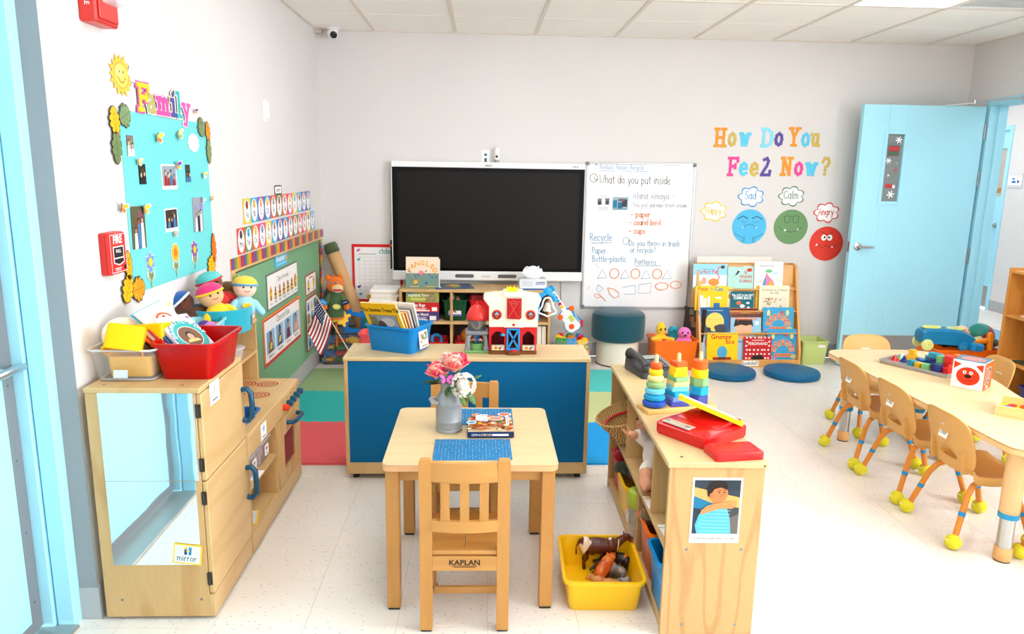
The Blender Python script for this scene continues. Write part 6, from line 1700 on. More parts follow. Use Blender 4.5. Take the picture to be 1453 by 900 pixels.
def art_boat(a,w,h):
 a.oval(0,h*.5,w*.35,h*.22,(120,150,50));a.oval(.03,h*.45,w*.2,h*.14,(230,180,60));a.rect(-.04,h*.6,.06,.03,(200,80,50));a.rect(0,h*.86,w*.7,h*.06,(230,230,210))
book('picture_book',.23,.3,.006,(30,64,110),'dark blue picture book lying flat on the low shelf',(-.08,5.68,SZ_),(0,0,PI/2+.2),art_boat)
t=thing('tissue_box','white tissue box with a tissue pulled out on the low shelf','tissue box',(.388,5.565,SZ_),.03)
part('carton',MB().span((-.105,-.06,0),(.105,.06,.085),.002),mat((226,230,234),.5),t)
a=Art();a.rect(.0,-.034,.208,.012,(40,90,150));a.rect(.055,.012,.07,.02,(30,80,150));a.text('Kleenex',.055,.006,.02,(250,250,250),.02,italic=.2);a.rect(-.04,.01,.08,.04,(214,218,224));part('carton_print',a,print_mat(),t,(0,-.0605,.043),ON_BACK,smooth=None)
m=MB();rnd=random.Random(6);rows_=[]
for i in range(6):
 u=i/5;rr=.03+.03*math.sin(PI*min(1,u*.8+.1));rows_.append([(rr*1.2*math.cos(2*PI*k/16)*(1+.25*math.sin(5*2*PI*k/16+i)),rr*.5*math.sin(2*PI*k/16)*(1+.2*math.cos(4*2*PI*k/16)),.084+u*.09+rnd.uniform(-.01,.01)*u)for k in range(16)])
m.loft(rows_,False,False);o=part('tissue',m,matte(244,244,246),t,recalc=False);o.modifiers.new('thickness','SOLIDIFY').thickness=.001

def game_box(z,h,rgb,title,t2,label,x=-.455,w=.25):
 t=thing('game_box',label,'box',(x,5.66,z),group='boxed games on the low shelf')
 part('carton',MB().span((-w/2,-.14,0),(w/2,.14,h-.001),.002),mat(rgb,.4),t)
 a=Art()
 a.text(title,-w*.12,h*.08,.032,(250,248,244),.02,sx=.8);a.rect(-w*.12,-h*.12,w*.5,.006,t2);a.rect(-w*.12,-h*.26,w*.42,.006,t2)
 return t,a
t,a=game_box(.357,.07,(70,56,120),'Memory Match',(200,190,220),'purple boxed game at the bottom of the stack on the low shelf');a.rect(.08,-.012,.05,.034,(240,240,236));a.rect(-.02,-.026,.12,.01,(236,220,220));part('carton_print',a,print_mat(),t,(0,-.1405,.035),ON_BACK,smooth=None)
t,a=game_box(.427,.074,(206,30,38),'Busy Bugs',(250,200,190),'red boxed game in the middle of the stack on the low shelf');a.oval(-.095,.02,.028,.012,(240,120,120));a.rect(.092,-.014,.04,.03,(246,244,240));a.rect(.0,-.026,.11,.01,(250,240,236));part('carton_print',a,print_mat(),t,(0,-.1405,.037),ON_BACK,smooth=None)
t,a=game_box(.501,.08,(158,168,80),'Alphabet Train',(236,230,120),'green boxed alphabet game on top of the stack on the low shelf')
for r in range(4):
 for c in range(7):a.rect(.03+c*.0115,.024-r*.016,.008,.008,[(200,60,60),(70,120,190),(230,150,50),(90,80,150)][(r+c)%4])
a.rect(-.095,.03,.04,.01,(50,130,200));part('carton_print',a,print_mat(),t,(0,-.1405,.04),ON_BACK,smooth=None)
m=MB().span((-.12,-.13,0),(.12,.13,.006));single('puzzle_tray',m,mat((236,190,60),.5),'thin yellow puzzle board on top of the green game box','puzzle',(-.455,5.66,.581),smooth=None)

def shelf_bin(x,z,w,h,rgb,label,d=.26,y=5.645,pic=None):
 t=thing('storage_bin',label,'bin',(x,y,z),group='bins on the low shelf')
 part('tub',tray_mb(w,d,h,.8,.004,.009,.018),plastic(*rgb),t)
 if pic:
  a=Art();a.card(.105,.075,.001,(80,90,170));a.rect(0,.004,.095,.062,(240,230,226));rnd=random.Random(2)
  for k in range(12):a.oval(rnd.uniform(-.036,.036),rnd.uniform(-.012,.024),.008,.007,rnd.choice([(150,100,80),(120,140,110),(200,150,120),(90,90,100)]),8)
  a.rect(0,-.028,.08,.012,(130,120,180));part('picture_label',a,print_mat(),t,(0,-d/2*.86,h*.46),(PI/2-.12,0,0),smooth=None)
 return t
shelf_bin(-.208+.0,.357,.2,.165,(8,74,44),'dark green bin with a picture label on the low shelf',pic=1).location.x=-.207
shelf_bin(.0,.357,.19,.165,(206,24,30),'red bin behind the toy silo on the low shelf').location.x=-.005
for k,(x,z,r,c)in enumerate(((-.25,.5,.5,(200,190,180)),(-.17,.49,-.6,(160,120,90)))):
 single('wooden_block',MB().box((0,0,0),(.03,.03,.1),.003),matte(*c),['pale wooden block leaning in the dark green bin','brown wooden block leaning in the dark green bin'][k],'block',(x,5.6,z),rot=(.3,r,.2),group='blocks in the green bin')
shelf_bin(-.37,.07,.22,.12,(206,20,30),'red tray bin on the bottom of the low shelf, left bay')
shelf_bin(-.1,.07,.22,.12,(206,20,30),'red tray bin holding a brown bowl on the bottom of the low shelf')
m=MB().lathe([(.02,0),(.045,.01),(.062,.045),(.058,.08),(.054,.08),(.056,.045),(.04,.015),(.001,.01)],22);single('toy_bowl',m,plastic(176,98,34),'brown toy bowl tipped on its side in a red tray bin','bowl',(-.13,5.6,.2),rot=(.9,.3,.4))
single('toy_cup',MB().lathe([(.02,0),(.03,.04),(.027,.04),(.018,.004),(.001,.004)],16),plastic(240,160,170),'pink toy cup in front of the brown toy bowl','cup',(-.08,5.57,.17),rot=(1.2,.3,.2))
single('toy_ring',MB().tube([(.035*math.cos(2*PI*k/18),.035*math.sin(2*PI*k/18),0)for k in range(18)],.01,8,True),plastic(250,180,190),'pink toy ring lying in a red tray bin','toy',(-.03,5.56,.185),rot=(.5,.2,0))
single('toy_ring',MB().tube([(.04*math.cos(2*PI*k/18),.04*math.sin(2*PI*k/18),0)for k in range(18)],.013,8,True),plastic(30,120,180),'blue and black toy ring in the left red tray bin','toy',(-.35,5.56,.2),rot=(1.2,.2,.4))
for k in range(3):
 book('binder',.26,.25,.032,(240,232,214),['first','second','third'][k]+' cream binder standing in the lower right bay of the low shelf',(.395+k*.037,5.66,.0705),(PI/2,0,PI/2+.0),None,cat='binder',group='cream binders')

# papers left of the shelf
t=thing('drawer_unit','low white drawer unit left of the low shelf','drawers',(-.755,5.68,0))
part('case',MB().span((-.115,-.13,0),(.115,.13,.5),.003),mat((232,226,214),.5),t)
for k in range(4):
 d=part('drawer_front',MB().span((-.105,-.137,.02+k*.12),(.105,-.13,.13+k*.12),.002),mat((226,218,204),.5),t);part('drawer_pull',MB().span((-.03,-.146,.07+k*.12),(.03,-.137,.082+k*.12),.003),mat((190,184,172),.5),d)
for k in range(5):
 single('paper_stack',MB().box((0,0,.009),(.21-.006*(k%2),.24,.0175)),matte(*[(246,242,234),(238,230,214),(248,246,240),(228,214,196),(250,248,244)][k]),['lowest','second','third','fourth','topmost'][k]+' bundle of papers on the white drawer unit','papers',(-.755+.004*(k%3),5.68,.5+k*.018),.03*(k%3-1),'paper bundles on the drawer unit',smooth=None)

# coral bin in front
single('coral_bin',tray_mb(.25,.2,.33,.85,.004,.01,.02),plastic(236,84,90),'coral pink bin between the block crate and the blue cabinet','bin',(-.76,5.2,.0115))

# ================================================================== CORNER: CRATE OF WAFFLE BLOCKS, ROLL, PUPPET, FLAG
t=thing('block_crate','clear crate with dark edges full of waffle blocks in the corner','crate',(-1.045,5.675,0))
part('tub',tray_mb(.4,.29,.25,.93,.004,.008,.015),clear_mat((225,228,230),.06),t)
m=MB();m.tube([(x,y,.248)for x,y in rrect(.4,.29,.02)],.005,6,True);part('rim',m,mat((40,42,46),.4),t)
m=MB();m.tube([(x,y,.006)for x,y in rrect(.37,.26,.02)],.005,6,True);part('base_edge',m,mat((40,42,46),.4),t)
def waffle_mesh(s=.085,th=.022):
 p=[];n=5;w=s/n
 def sd(a,b):
  ux,uy=(b[0]-a[0])/s,(b[1]-a[1])/s;nx,ny=-uy,ux
  for k in range(n):
   d=0 if k%2 else w*.55
   if k in(0,n-1):d=0 if k==0 else 0
   q=(.0 if k%2==0 else w*.5)
   p.append((a[0]+ux*w*k+nx*q,a[1]+uy*w*k+ny*q));p.append((a[0]+ux*w*(k+1)+nx*q,a[1]+uy*w*(k+1)+ny*q))
 h=s/2
 sd((-h,-h),(h,-h));sd((h,-h),(h,h));sd((h,h),(-h,h));sd((-h,h),(-h,-h))
 out=[p[0]]
 for q in p[1:]:
  if abs(q[0]-out[-1][0])+abs(q[1]-out[-1][1])>1e-5:out.append(q)
 if abs(out[0][0]-out[-1][0])+abs(out[0][1]-out[-1][1])<1e-5:out.pop()
 return MB().prism(out,-th/2,th/2)
_wf=make_mesh(waffle_mesh(),None);fix_normals(_wf)
rnd=random.Random(21)
wc=[((250,190,10),'yellow'),((214,40,30),'red'),((30,120,200),'blue'),((50,130,70),'green')]
_wm={}
lay=['bottom','second','third','top']
for L in range(4):
 for k in range(8):
  c,nm=wc[(k*3+L*2+k//3)%4]
  if nm not in _wm:
   me=_wf.copy();me.materials.clear();me.materials.append(plastic(*c));_wm[nm]=me
  o=link('waffle_block',_wm[nm],None,(-1.19+(k%4)*.095+rnd.uniform(-.008,.008),5.6+(k//4)*.13+rnd.uniform(-.01,.01),.035+L*.05),(rnd.uniform(-.25,.25),rnd.uniform(-.25,.25),rnd.uniform(-.4,.4)))
  tag(o,'%s waffle block in the %s layer of the crate, %s row, %s'%(nm,lay[L],'front' if k<4 else 'back',['leftmost','second from left','second from right','rightmost'][k%4]),'toy block','waffle blocks in the crate')
def frame_block(name,rgb,label,loc,rot,s=.15):
 m=MB();w=.032
 for sg in(-1,1):
  m.box((0,sg*(s/2-w/2),0),(s,w,.022),.002);m.box((sg*(s/2-w/2),0,0),(w,s-2*w,.022),.002)
  for q in(-1,1):
   m.box((q*s*.28,sg*(s/2+.008),0),(.03,.018,.0215),.002);m.box((sg*(s/2+.008),q*s*.28,0),(.018,.03,.0215),.002)
 o=blob(name,m,plastic(*rgb),None,loc,rot,voxel=.0022,smooth_it=0)
 return tag(o,label,'toy block','waffle blocks in the crate')
frame_block('open_waffle_block',(24,122,204),'large open blue waffle frame standing on top of the crate',(-.985,5.6,.325),(PI/2-.1,.12,-.1),.16)
o=link('waffle_block',_wm['yellow'],None,(-1.075,5.54,.37),(1.3,.5,.2));tag(o,'yellow waffle block standing tilted against the blue waffle frame','toy block','waffle blocks in the crate');o.scale=(1.25,1.25,1.2)
o=link('waffle_block',_wm['green'],None,(-.87,5.58,.31),(1.5,.1,1.1));tag(o,'green waffle block on edge at the right of the blue waffle frame','toy block','waffle blocks in the crate');o.scale=(1.3,1.3,1.2)
single('blue_bar',MB().box((0,0,0),(.02,.02,.24),.003),plastic(24,122,204),'long blue toy bar leaning inside the crate front','toy block',(-1.2,5.56,.13),rot=(.05,.25,0))

# paper roll and green roll
t=thing('paper_roll','tall roll of brown kraft paper leaning in the corner','paper roll',(-.985,5.74,.0))
t.location=(-.985,5.73,.36);t.rotation_euler=(-.06,-.36,0)
part('roll',MB().lathe([(.05,-.1),(.052,0),(.052,.55),(.05,.56),(.02,.565)],26),matte(206,162,112),t)
part('end_wrap',MB().lathe([(.0535,.52),(.055,.53),(.055,.58),(.045,.6),(.01,.605)],24),cloth(84,96,66),t)
m=MB();m.tube([(.056*math.cos(2*PI*k/20),.056*math.sin(2*PI*k/20),.535)for k in range(20)],.003,6,True);part('band',m,cloth(50,56,40),t)
t=thing('green_bag','dark green rolled cloth bag behind the paper roll','bag',(-1.215,5.8,.12));t.scale=(.9,.9,.72)
part('bag',MB().lathe([(.03,0),(.045,.03),(.05,.3),(.042,.56),(.02,.64),(.008,.66)],16),cloth(64,76,56),t)
part('tie',MB().tube([(.024*math.cos(2*PI*k/14),.024*math.sin(2*PI*k/14),.63)for k in range(14)],.005,6,True),cloth(40,46,36),t)

# orange monkey-like puppet in a green tunic
t=thing('plush_puppet','orange plush puppet with a tan muzzle and green tunic in the corner','plush toy',(-1.118,5.545,.475),rot=(0,0,.15))
OC=cloth(236,112,20)
m=MB();m.ell((0,0,.15),(.065,.06,.062),18,12);m.ell((-.05,0,.205),(.022,.014,.028),10,7);m.ell((.04,.01,.21),(.02,.014,.026),10,7);m.capsule((-.02,0,.2),(-.0,.0,.23),.014,.006)
blob('head',m,OC,t,voxel=.005)
hd=part('muzzle',MB().ell((.02,-.05,.13),(.044,.034,.034),16,10),cloth(236,204,150),t)
m=MB();m.ell((.022,-.078,.124),(.034,.01,.008),14,8);part('mouth',m,cloth(206,24,90),hd)
for x in(-.03,.012):part('eye',MB().ell((x,-.058,.178),.0095,10,7),mat((40,150,200),.2),t)
m=MB();m.lathe([(.04,.1),(.05,.06),(.06,-.02),(.066,-.09),(.06,-.1),(.001,-.1)],20);part('tunic',m,cloth(74,104,66),t)
m=MB();m.tube([(.062*math.cos(2*PI*k/20),.062*math.sin(2*PI*k/20),-.098)for k in range(20)],.008,6,True);part('tunic_hem',m,OC,t)
for s in(-1,1):
 m=MB();m.capsule((s*.04,-.01,.07),(s*.075,-.035,.01),.022,.02);part('sleeve',m,cloth(74,104,66),t)
 m=MB();m.ell((s*.082,-.045,-.012),(.024,.022,.026),12,8);part('hand',m,OC,t)
for(x,z,c,r)in((-.085,.035,(30,150,210),.5),(.075,.03,(20,44,80),-.3),(.01,-.005,(226,214,110),.1)):
 a=Art();a.cut(circ(.03,20,0,0,.02),.004,c);a.rect(0,.002,.034,.004,(220,230,230));part('name_patch',a,print_mat(),t,(x,-.085 if abs(x)>.05 else-.066,z),(PI/2,r,0),smooth=None)
m=MB();m.cyl((0,0,-.33),(0,0,-.1),.008,8);part('rod',m,plastic(230,130,30),t)

# little flag on a stick
t=thing('hand_flag','small stars and stripes flag drooping on a wooden stick','flag',(-.945,5.12,.21))
m=MB();m.cyl((0,0,0),(-.225,.0,.41),.004,8);part('stick',m,matte(226,196,150),t)
m=MB();nu,nv=26,13
import itertools
sx_,sz_=-.225,.41;L=math.hypot(sx_,sz_);ux,uz=sx_/L,sz_/L
def fp(u,v):  # u along the drooping length, v down the stick
 b=(L*.93-v*.2);px,pz=ux*b,uz*b
 return(px-.055*u-.028*u*u,-.02*math.sin(u*6+v*2)*u-.006,pz-.235*u)
V_=[[fp(i/nu,j/nv)for j in range(nv+1)]for i in range(nu+1)]
for i in range(nu):
 for j in range(nv):
  if i<nu*.4 and j<7:m.paint(34,40,84)
  elif j%2==0:m.paint(170,32,46)
  else:m.paint(244,240,236)
  m.add([V_[i][j],V_[i+1][j],V_[i+1][j+1],V_[i][j+1]],[(0,1,2,3)])
cl=part('cloth',m,toy_mat(.85),t,smooth=None,recalc=False)
m=MB()
for i in range(5):
 for j in range(6):
  p=Vector(fp((.6+i*2.05)/nu,(.55+j*1.12+.5*(i%2))/nv));r=.0034
  m.add([(p.x+r*math.cos(k*PI/3),p.y-.0016,p.z+r*math.sin(k*PI/3))for k in range(6)],[(0,1,2,3,4,5)])
o=part('stars',m,matte(250,250,250),cl,smooth=None);o['kind']='stuff'

# ================================================================== TOY GUITAR, BLOCK BIN, STOOL
t=thing('block_bin','clear bin of coloured building blocks beside the low shelf','bin',(.7,5.5,.0))
part('tub',tray_mb(.3,.25,.24,.9,.003,.007,.02),clear_mat((225,228,230),.08),t)
rnd=random.Random(9);bcol=[((30,150,214),'blue'),((206,30,30),'red'),((250,196,20),'yellow'),((60,140,60),'green'),((240,130,30),'orange')]
def stud_block(w=.062,d=.031,h=.03):
 m=MB().box((0,0,h/2),(w,d,h),.002)
 for k in range(2):m.at((k-.5)*w/2,0,h).lathe([(.008,0),(.008,.006)],10)
 return m
_sb=make_mesh(stud_block());fix_normals(_sb);_sm={}
pos=['back left','back middle','back right','middle left','centre','middle right','front left','front middle','front right']
for L in range(3):
 for k in range(9):
  c,nm=bcol[(k*2+L*3)%5]
  if nm not in _sm:
   me=_sb.copy();me.materials.clear();me.materials.append(plastic(*c));_sm[nm]=me
  o=link('building_block',_sm[nm],None,(.612+(k%3)*.085+rnd.uniform(-.01,.01),5.57-(k//3)*.07,.03+L*.085+rnd.uniform(0,.012)),(rnd.uniform(-.6,.6),rnd.uniform(-.6,.6),rnd.uniform(0,3)))
  o.scale=(1.35,1.35,1.3)
  tag(o,'%s building block at the %s of the %s layer in the clear bin'%(nm,pos[k],['bottom','middle','top'][L]),'toy block','building blocks in the clear bin')
t=thing('toy_guitar','white and blue toy guitar leaning above the block bin','toy',(.74,5.585,.295),rot=(-.16,-.6,0))
def gbody(s):
 return[(s*x,s*z)for x,z in((-.06,-.01),(-.075,.03),(-.07,.06),(-.05,.085),(-.055,.11),(-.062,.14),(-.05,.165),(-.03,.172),(-.02,.178),(.02,.178),(.03,.168),(.05,.165),(.064,.14),(.056,.11),(.05,.085),(.07,.06),(.075,.03),(.06,-.01),(.03,-.022),(-.03,-.022))]
m=MB();p=gbody(1.0);m.loft([[(x,.0,z)for x,z in p],[(x,.035,z)for x,z in p]]);part('body',m,SKY,t)
m=MB();p=[(x*.82-.008,z*.92+.005)for x,z in gbody(1.0)];m.loft([[(x,-.012,z)for x,z in p],[(x,.002,z)for x,z in p]]);part('face_plate',m,plastic(240,242,244),t)
m=MB();m.span((-.02,-.01,.16),(.02,.02,.34),.006);part('neck',m,plastic(240,242,244),t)
for k in range(5):part('fret_key',MB().span((-.012,-.014,.19+k*.028),(.012,-.008,.212+k*.028),.002),plastic(*[(250,200,30),(206,30,50),(40,160,210),(90,60,150),(110,170,60)][k]),t)
m=MB();m.span((-.03,-.008,.335),(.03,.02,.39),.01);part('headstock',m,SKY,t)
for(x,z,r,c)in((-.055,.14,.022,(240,100,20)),(.058,.15,.022,(240,110,30)),(-.02,.03,.021,(240,90,20)),(.07,.02,.013,(214,30,40)),(.055,-.005,.012,(214,30,40))):
 part('button',MB().at(x,-.006,z,rx=PI/2).lathe([(r,0),(r,.012),(r*.8,.016),(.001,.017)],16),plastic(*c),t)
part('screen',MB().span((-.005,-.0145,.06),(.03,-.01,.11),.002),plastic(196,210,90),t)
m=MB();m.tube([(.045,-.012,.08),(.052,-.02,.03)],.006,8);part('whammy_lever',m,plastic(170,172,178),t)

t=thing('stool','round stool with thick dark teal cushion and cream base','stool',(1.085,5.645,0))
part('base',MB().lathe([(.16,0),(.165,.004),(.168,.2),(.001,.2)],36),matte(236,226,208),t)
part('base_ring',MB().tube([(.165*math.cos(2*PI*k/36),.165*math.sin(2*PI*k/36),.005)for k in range(36)],.005,6,True),matte(80,60,50),t)
part('cushion',MB().lathe([(.165,.2),(.195,.204),(.208,.22),(.211,.3),(.21,.385),(.202,.41),(.185,.422),(.1,.428),(.001,.429)],44),cloth(24,74,88),t)

# ================================================================== ORANGE BIN WITH PLUSH TOYS
t=thing('orange_bin','orange plastic bin of plush toys beside the book display','bin',(1.5,5.55,0))
part('tub',tray_mb(.36,.28,.235,.86,.004,.011,.02),plastic(242,112,14),t)
t=thing('plush_toy','yellow plush toy sitting up in the orange bin','plush toy',(1.4,5.53,.17),rz=.2)
m=MB();m.ell((0,0,.03),(.06,.05,.08),14,9);m.ell((0,-.005,.135),(.042,.04,.045),14,9);m.capsule((-.04,-.02,.06),(-.085,-.05,.07),.02,.018);m.capsule((.04,-.02,.06),(.08,-.055,.06),.02,.018);m.ell((-.015,0,.18),(.014,.012,.012),8,6);m.ell((.012,0,.182),(.013,.012,.012),8,6)
blob('body',m,cloth(250,196,40),t,voxel=.005)
for x in(-.018,.018):part('eye',MB().ell((x,-.042,.142),(.008,.005,.011),8,6),mat((30,26,30),.2),t)
a=Art();a.oval(-.008,0,.01,.01,(214,40,40));a.oval(.008,0,.01,.01,(240,110,40));a.poly([(-.018,-.003),(.018,-.003),(0,-.022)],(230,60,50));part('heart_patch',a,print_mat(),t,(.01,-.053,.06),ON_BACK,smooth=None)
t=thing('plush_toy','pink plush toy with big black nose in the orange bin','plush toy',(1.585,5.52,.17),rz=-.1)
m=MB();m.ell((0,0,.02),(.07,.055,.07),14,9);m.ell((0,-.005,.105),(.052,.048,.05),14,9);m.capsule((-.05,-.02,.03),(-.075,-.05,.0),.022,.018);m.capsule((.05,-.02,.03),(.078,-.05,.0),.022,.018)
blob('body',m,cloth(240,120,190),t,voxel=.005)
for x in(-.02,.02):part('eye',MB().ell((x,-.046,.118),.008,8,6),mat((24,20,24),.2),t)
part('nose',MB().ell((0,-.054,.098),(.012,.009,.009),10,7),mat((30,24,26),.3),t)
t=thing('plush_toy','teal plush toy half hidden behind the pink one','plush toy',(1.53,5.62,.16))
m=MB();m.ell((0,0,.03),(.06,.05,.08),12,8);m.ell((-.005,0,.11),(.045,.04,.045),12,8);blob('body',m,cloth(40,150,170),t,voxel=.006)
part('eye',MB().ell((-.01,-.038,.12),.007,8,6),mat((24,20,24),.2),t)
a=Art();a.card(.2,.26,.006,(60,50,44));rnd=random.Random(8)
for k in range(14):a.rect(rnd.uniform(-.07,.07),rnd.uniform(-.1,.1),.04,.04,rnd.choice([(90,60,50),(120,110,100),(60,80,80),(150,90,60),(40,40,44)]))
single('picture_print',a,print_mat(),'dark picture print leaning against the left side of the book display','picture',(1.7,5.65,.32),rot=(PI/2-.1,0,-.9),smooth=None)

# ================================================================== BOOK DISPLAY
OAK=wood('oak_shelf',(226,168,92),(204,138,62),'z',amount=.4)
t=thing('book_display','four-tier wooden book display full of picture books','bookcase',(2.125,5.525,0),.04)
pf=[(0,0),(.29,0),(.29,.8),(.225,.8),(.19,.77),(.0,.12)]
for s in(-1,1):
 m=MB();x=s*.405;m.loft([[(x-.009,y,z)for y,z in pf],[(x+.009,y,z)for y,z in pf]]);part('side_panel',m,OAK,t,smooth=None)
TIER=[(.03,.045),(.075,.265),(.12,.435),(.165,.605)]
for k,(y,z)in enumerate(TIER):
 part('tier_shelf',MB().span((-.396,y-.022,z-.008),(.396,y+.05,z),.001),OAK,t)
 zt=(TIER[k+1][1]+.012)if k<3 else.79
 m=MB();m.loft([[(x,y+.042,z)for x in(-.396,.396)]+[(x,y+.05,z)for x in(.396,-.396)],[(x,y+.062,zt)for x in(-.396,.396)]+[(x,y+.07,zt)for x in(.396,-.396)]]);part('tier_back',m,wood('oak_back',(232,186,120),(214,160,92),'x',amount=.3),t,smooth=None)
part('front_lip',MB().span((-.396,0,0),(.396,.012,.06),.001),OAK,t)
part('back_panel',MB().span((-.396,.28,.02),(.396,.288,.8)),OAK,t,smooth=None)
a=Art();a.card(.135,.042,.001,(250,250,248));a.hand('bookshelf',0,-.012,.03,(30,30,32),.0036,'c',sx=.78);single('shelf_label',a,print_mat(),'white label reading bookshelf on the front of the book display','label',(2.13,5.5245,.034),rot=(PI/2,0,.04),smooth=None)
a=Art();a.card(.08,.04,.001,(246,244,240));a.rect(0,0,.05,.01,(120,120,120));single('shelf_label',a,print_mat(),'small white label on the left side of the book display','label',(1.7105,5.6,.43),rot=(PI/2,0,-PI/2+.04),smooth=None)

def A_pet(a,w,h):
 a.rect(0,h*.5,w,h,(150,212,240));a.rect(0,h*.3,w,h*.5,(226,240,246));a.text('Perfect Pet',-.02,h*.6,.045,(210,90,90),.01,sx=.85);a.stroke([(.05,.05),(.075,.09),(.05,.13),(.07,.17),(.1,.165)],.009,(226,90,80));a.oval(.1,.17,.016,.013,(50,44,44));a.oval(.03,.05,.045,.03,(232,150,60));a.oval(-.05,.06,.02,.03,(240,170,150));a.oval(-.08,.04,.015,.02,(230,190,80));a.rect(-.02,h*.78,.1,.005,(120,170,200))
def A_gor(a,w,h):
 a.rect(0,h*.5,w,h,(176,226,216))
 for k,s in enumerate(('SE','VENDEN','GORRAS')):a.text(s,.04,h*.68-k*.034,.034,(200,70,60),.02,sx=.8)
 a.poly([(-.05,.1),(-.02,.15),(-.0,.145),(-.03,.11)],(60,60,66));a.oval(-.01,.15,.012,.012,(240,230,220));a.oval(.07,h*.86,.022,.014,(214,50,40));rnd=random.Random(1)
 for k in range(8):a.oval(rnd.uniform(-.1,-.04),rnd.uniform(.01,.12),.004,.004,(230,170,80),6)
def A_uni(a,w,h):
 a.rect(0,h*.5,w,h,(250,248,244));a.poly([(-.04,.0),(.06,.0),(.04,.06),(0,.1),(-.02,.13),(-.03,.09)],(236,130,170));a.poly([(-.05,.02),(-.02,.0),(-.02,.1),(-.04,.07)],(90,150,210));a.poly([(.0,.02),(.06,.0),(.02,.07)],(246,190,50));a.oval(.0,.14,.03,.014,(110,190,130));a.text('united',.05,.115,.022,(70,170,210),.01);a.rect(-.02,h*.84,.12,.005,(150,150,150));a.stroke([(-.1,.05),(-.07,.06),(-.05,.05)],.006,(240,210,120));a.stroke([(.06,.08),(.1,.06)],.006,(240,220,130))
def A_pete(a,w,h):
 a.rect(0,h*.5,w,h,(248,204,20));a.text('Pete',-.07,h*.8,.045,(230,110,30),.03);a.text('the',.0,h*.84,.02,(60,120,190),.02);a.text('Cat',.06,h*.8,.045,(40,130,200),.03)
 for(x,y,ww,hh)in((-.08,.06,.03,.12),(-.05,.05,.024,.09),(-.02,.06,.02,.1),(.06,.1,.05,.014),(-.08,.02,.05,.03)):a.rect(x,y,ww,hh,(250,246,236))
 a.rect(.045,.035,.05,.05,(40,110,170))
def A_hat(a,w,h):
 a.rect(0,h*.5,w,h,(0,100,118));a.text('The CAT in the HAT',0,h*.76,.026,(240,246,244),.03,sx=.78);a.text('COMES BACK',0,h*.6,.03,(240,246,244),.03,sx=.8);a.oval(-.03,.06,.02,.015,(230,110,60));a.oval(.0,.035,.02,.014,(240,240,236));a.oval(.045,.06,.015,.008,(240,240,236));a.oval(.05,.02,.012,.012,(236,236,230))
def A_house(a,w,h):
 a.rect(0,h*.5,w,h,(240,232,200));a.text('A House Is a House',0,h*.78,.026,(110,100,70),.0);a.text('for Me',0,h*.66,.026,(110,100,70),.0);a.rect(0,h*.3,w*.86,h*.46,(236,220,196));rnd=random.Random(4)
 for k in range(26):a.oval(rnd.uniform(-.09,.09),rnd.uniform(.02,.1),.008,.008,rnd.choice([(200,120,90),(230,200,120),(150,170,130),(250,246,236),(180,140,120)]),7)
def A_moon(a,w,h):
 a.rect(0,h*.5,w,h,(24,96,150));a.oval(.0,h*.42,.075,.075,(246,214,100),26);a.text('A moon tale',.0,h*.5,.02,(230,190,90));a.oval(.05,h*.16,.05,.035,(70,70,80));a.oval(.015,h*.2,.02,.018,(70,70,80));a.oval(-.06,h*.1,.03,.022,(80,78,86));a.oval(-.045,h*.14,.014,.012,(60,60,70));a.rect(0,h*.88,.13,.006,(160,190,214))
def A_sense(a,w,h):
 a.rect(0,h*.5,w,h,(150,200,226));a.rect(0,h*.9,w,h*.2,(110,60,40));a.oval(-.02,h*.2,.07,.09,(236,180,140),22);a.poly([(-.1,h*.3),(-.09,h*.7),(.05,h*.72),(.06,h*.3),(.04,h*.42),(.0,h*.36),(-.04,h*.42),(-.07,h*.36)],(50,40,40));a.text('My Five Senses',.0,h*.66,.035,(240,120,40),.02,sx=.85)
 for s in(-1,1):a.oval(-.02+s*.028,h*.22,.01,.007,(250,246,240));a.oval(-.02+s*.028,h*.22,.005,.005,(40,26,20),8)
 a.rect(.09,h*.5,.03,.03,(240,240,240))
def A_town(a,w,h):
 a.rect(0,h*.5,w,h,(60,164,210))
 for r,n in((.085,9),(.06,7)):
  for k in range(n):
   th=PI*(.05+.9*k/(n-1));x,y=r*1.1*math.cos(th),h*.28+r*math.sin(th)
   a.rect(x,y,.022,.024,(236,140,90)if k%2 else(244,170,110));a.rect(x,y,.008,.01,(180,60,50))
 for k in range(6):a.rect(-.06+k*.024,h*.16,.02,.03,(240,150,90));a.rect(-.06+k*.024,h*.16,.008,.016,(200,60,50))
 for x in(-.085,.07):a.oval(x,h*.78,.014,.026,(226,220,150));a.rect(x,h*.66,.005,.02,(150,110,70))
 a.poly([(.01,h*.76),(.04,h*.76),(.025,h*.9)],(214,70,60));a.oval(-.08,.02,.03,.016,(170,150,210));a.oval(.09,.03,.025,.02,(190,206,150))
def A_grump(a,w,h):
 a.rect(0,h*.5,w,h,(250,210,0));a.text('Grumpy',-.01,h*.78,.05,(214,50,30),.03);a.text('Bird',.06,h*.6,.042,(214,50,30),.02);a.oval(.0,h*.3,.042,.05,(80,170,210),22);a.rect(0,h*.08,.15,.02,(120,40,20));a.rect(-.05,h*.1,.04,.014,(190,60,30));a.rect(.05,h*.1,.04,.014,(190,60,30))
def A_ferd(a,w,h):
 a.rect(0,h*.5,w,h,(204,28,28));rnd=random.Random(7)
 for i in range(7):
  for j in range(6):
   if not 2<j<5 or i in(0,6):a.oval(-.09+i*.03+rnd.uniform(-.006,.006),.02+j*.033,.009,.008,(246,226,222),8)
 a.text('FERDINAND',0,h*.66,.034,(250,246,240),.01,sx=.85);a.rect(.0,h*.86,.1,.005,(250,220,210));a.oval(0,h*.12,.05,.022,(40,30,30));a.oval(.02,h*.2,.016,.012,(40,30,30))
C_,S_=math.cos(.04),math.sin(.04)
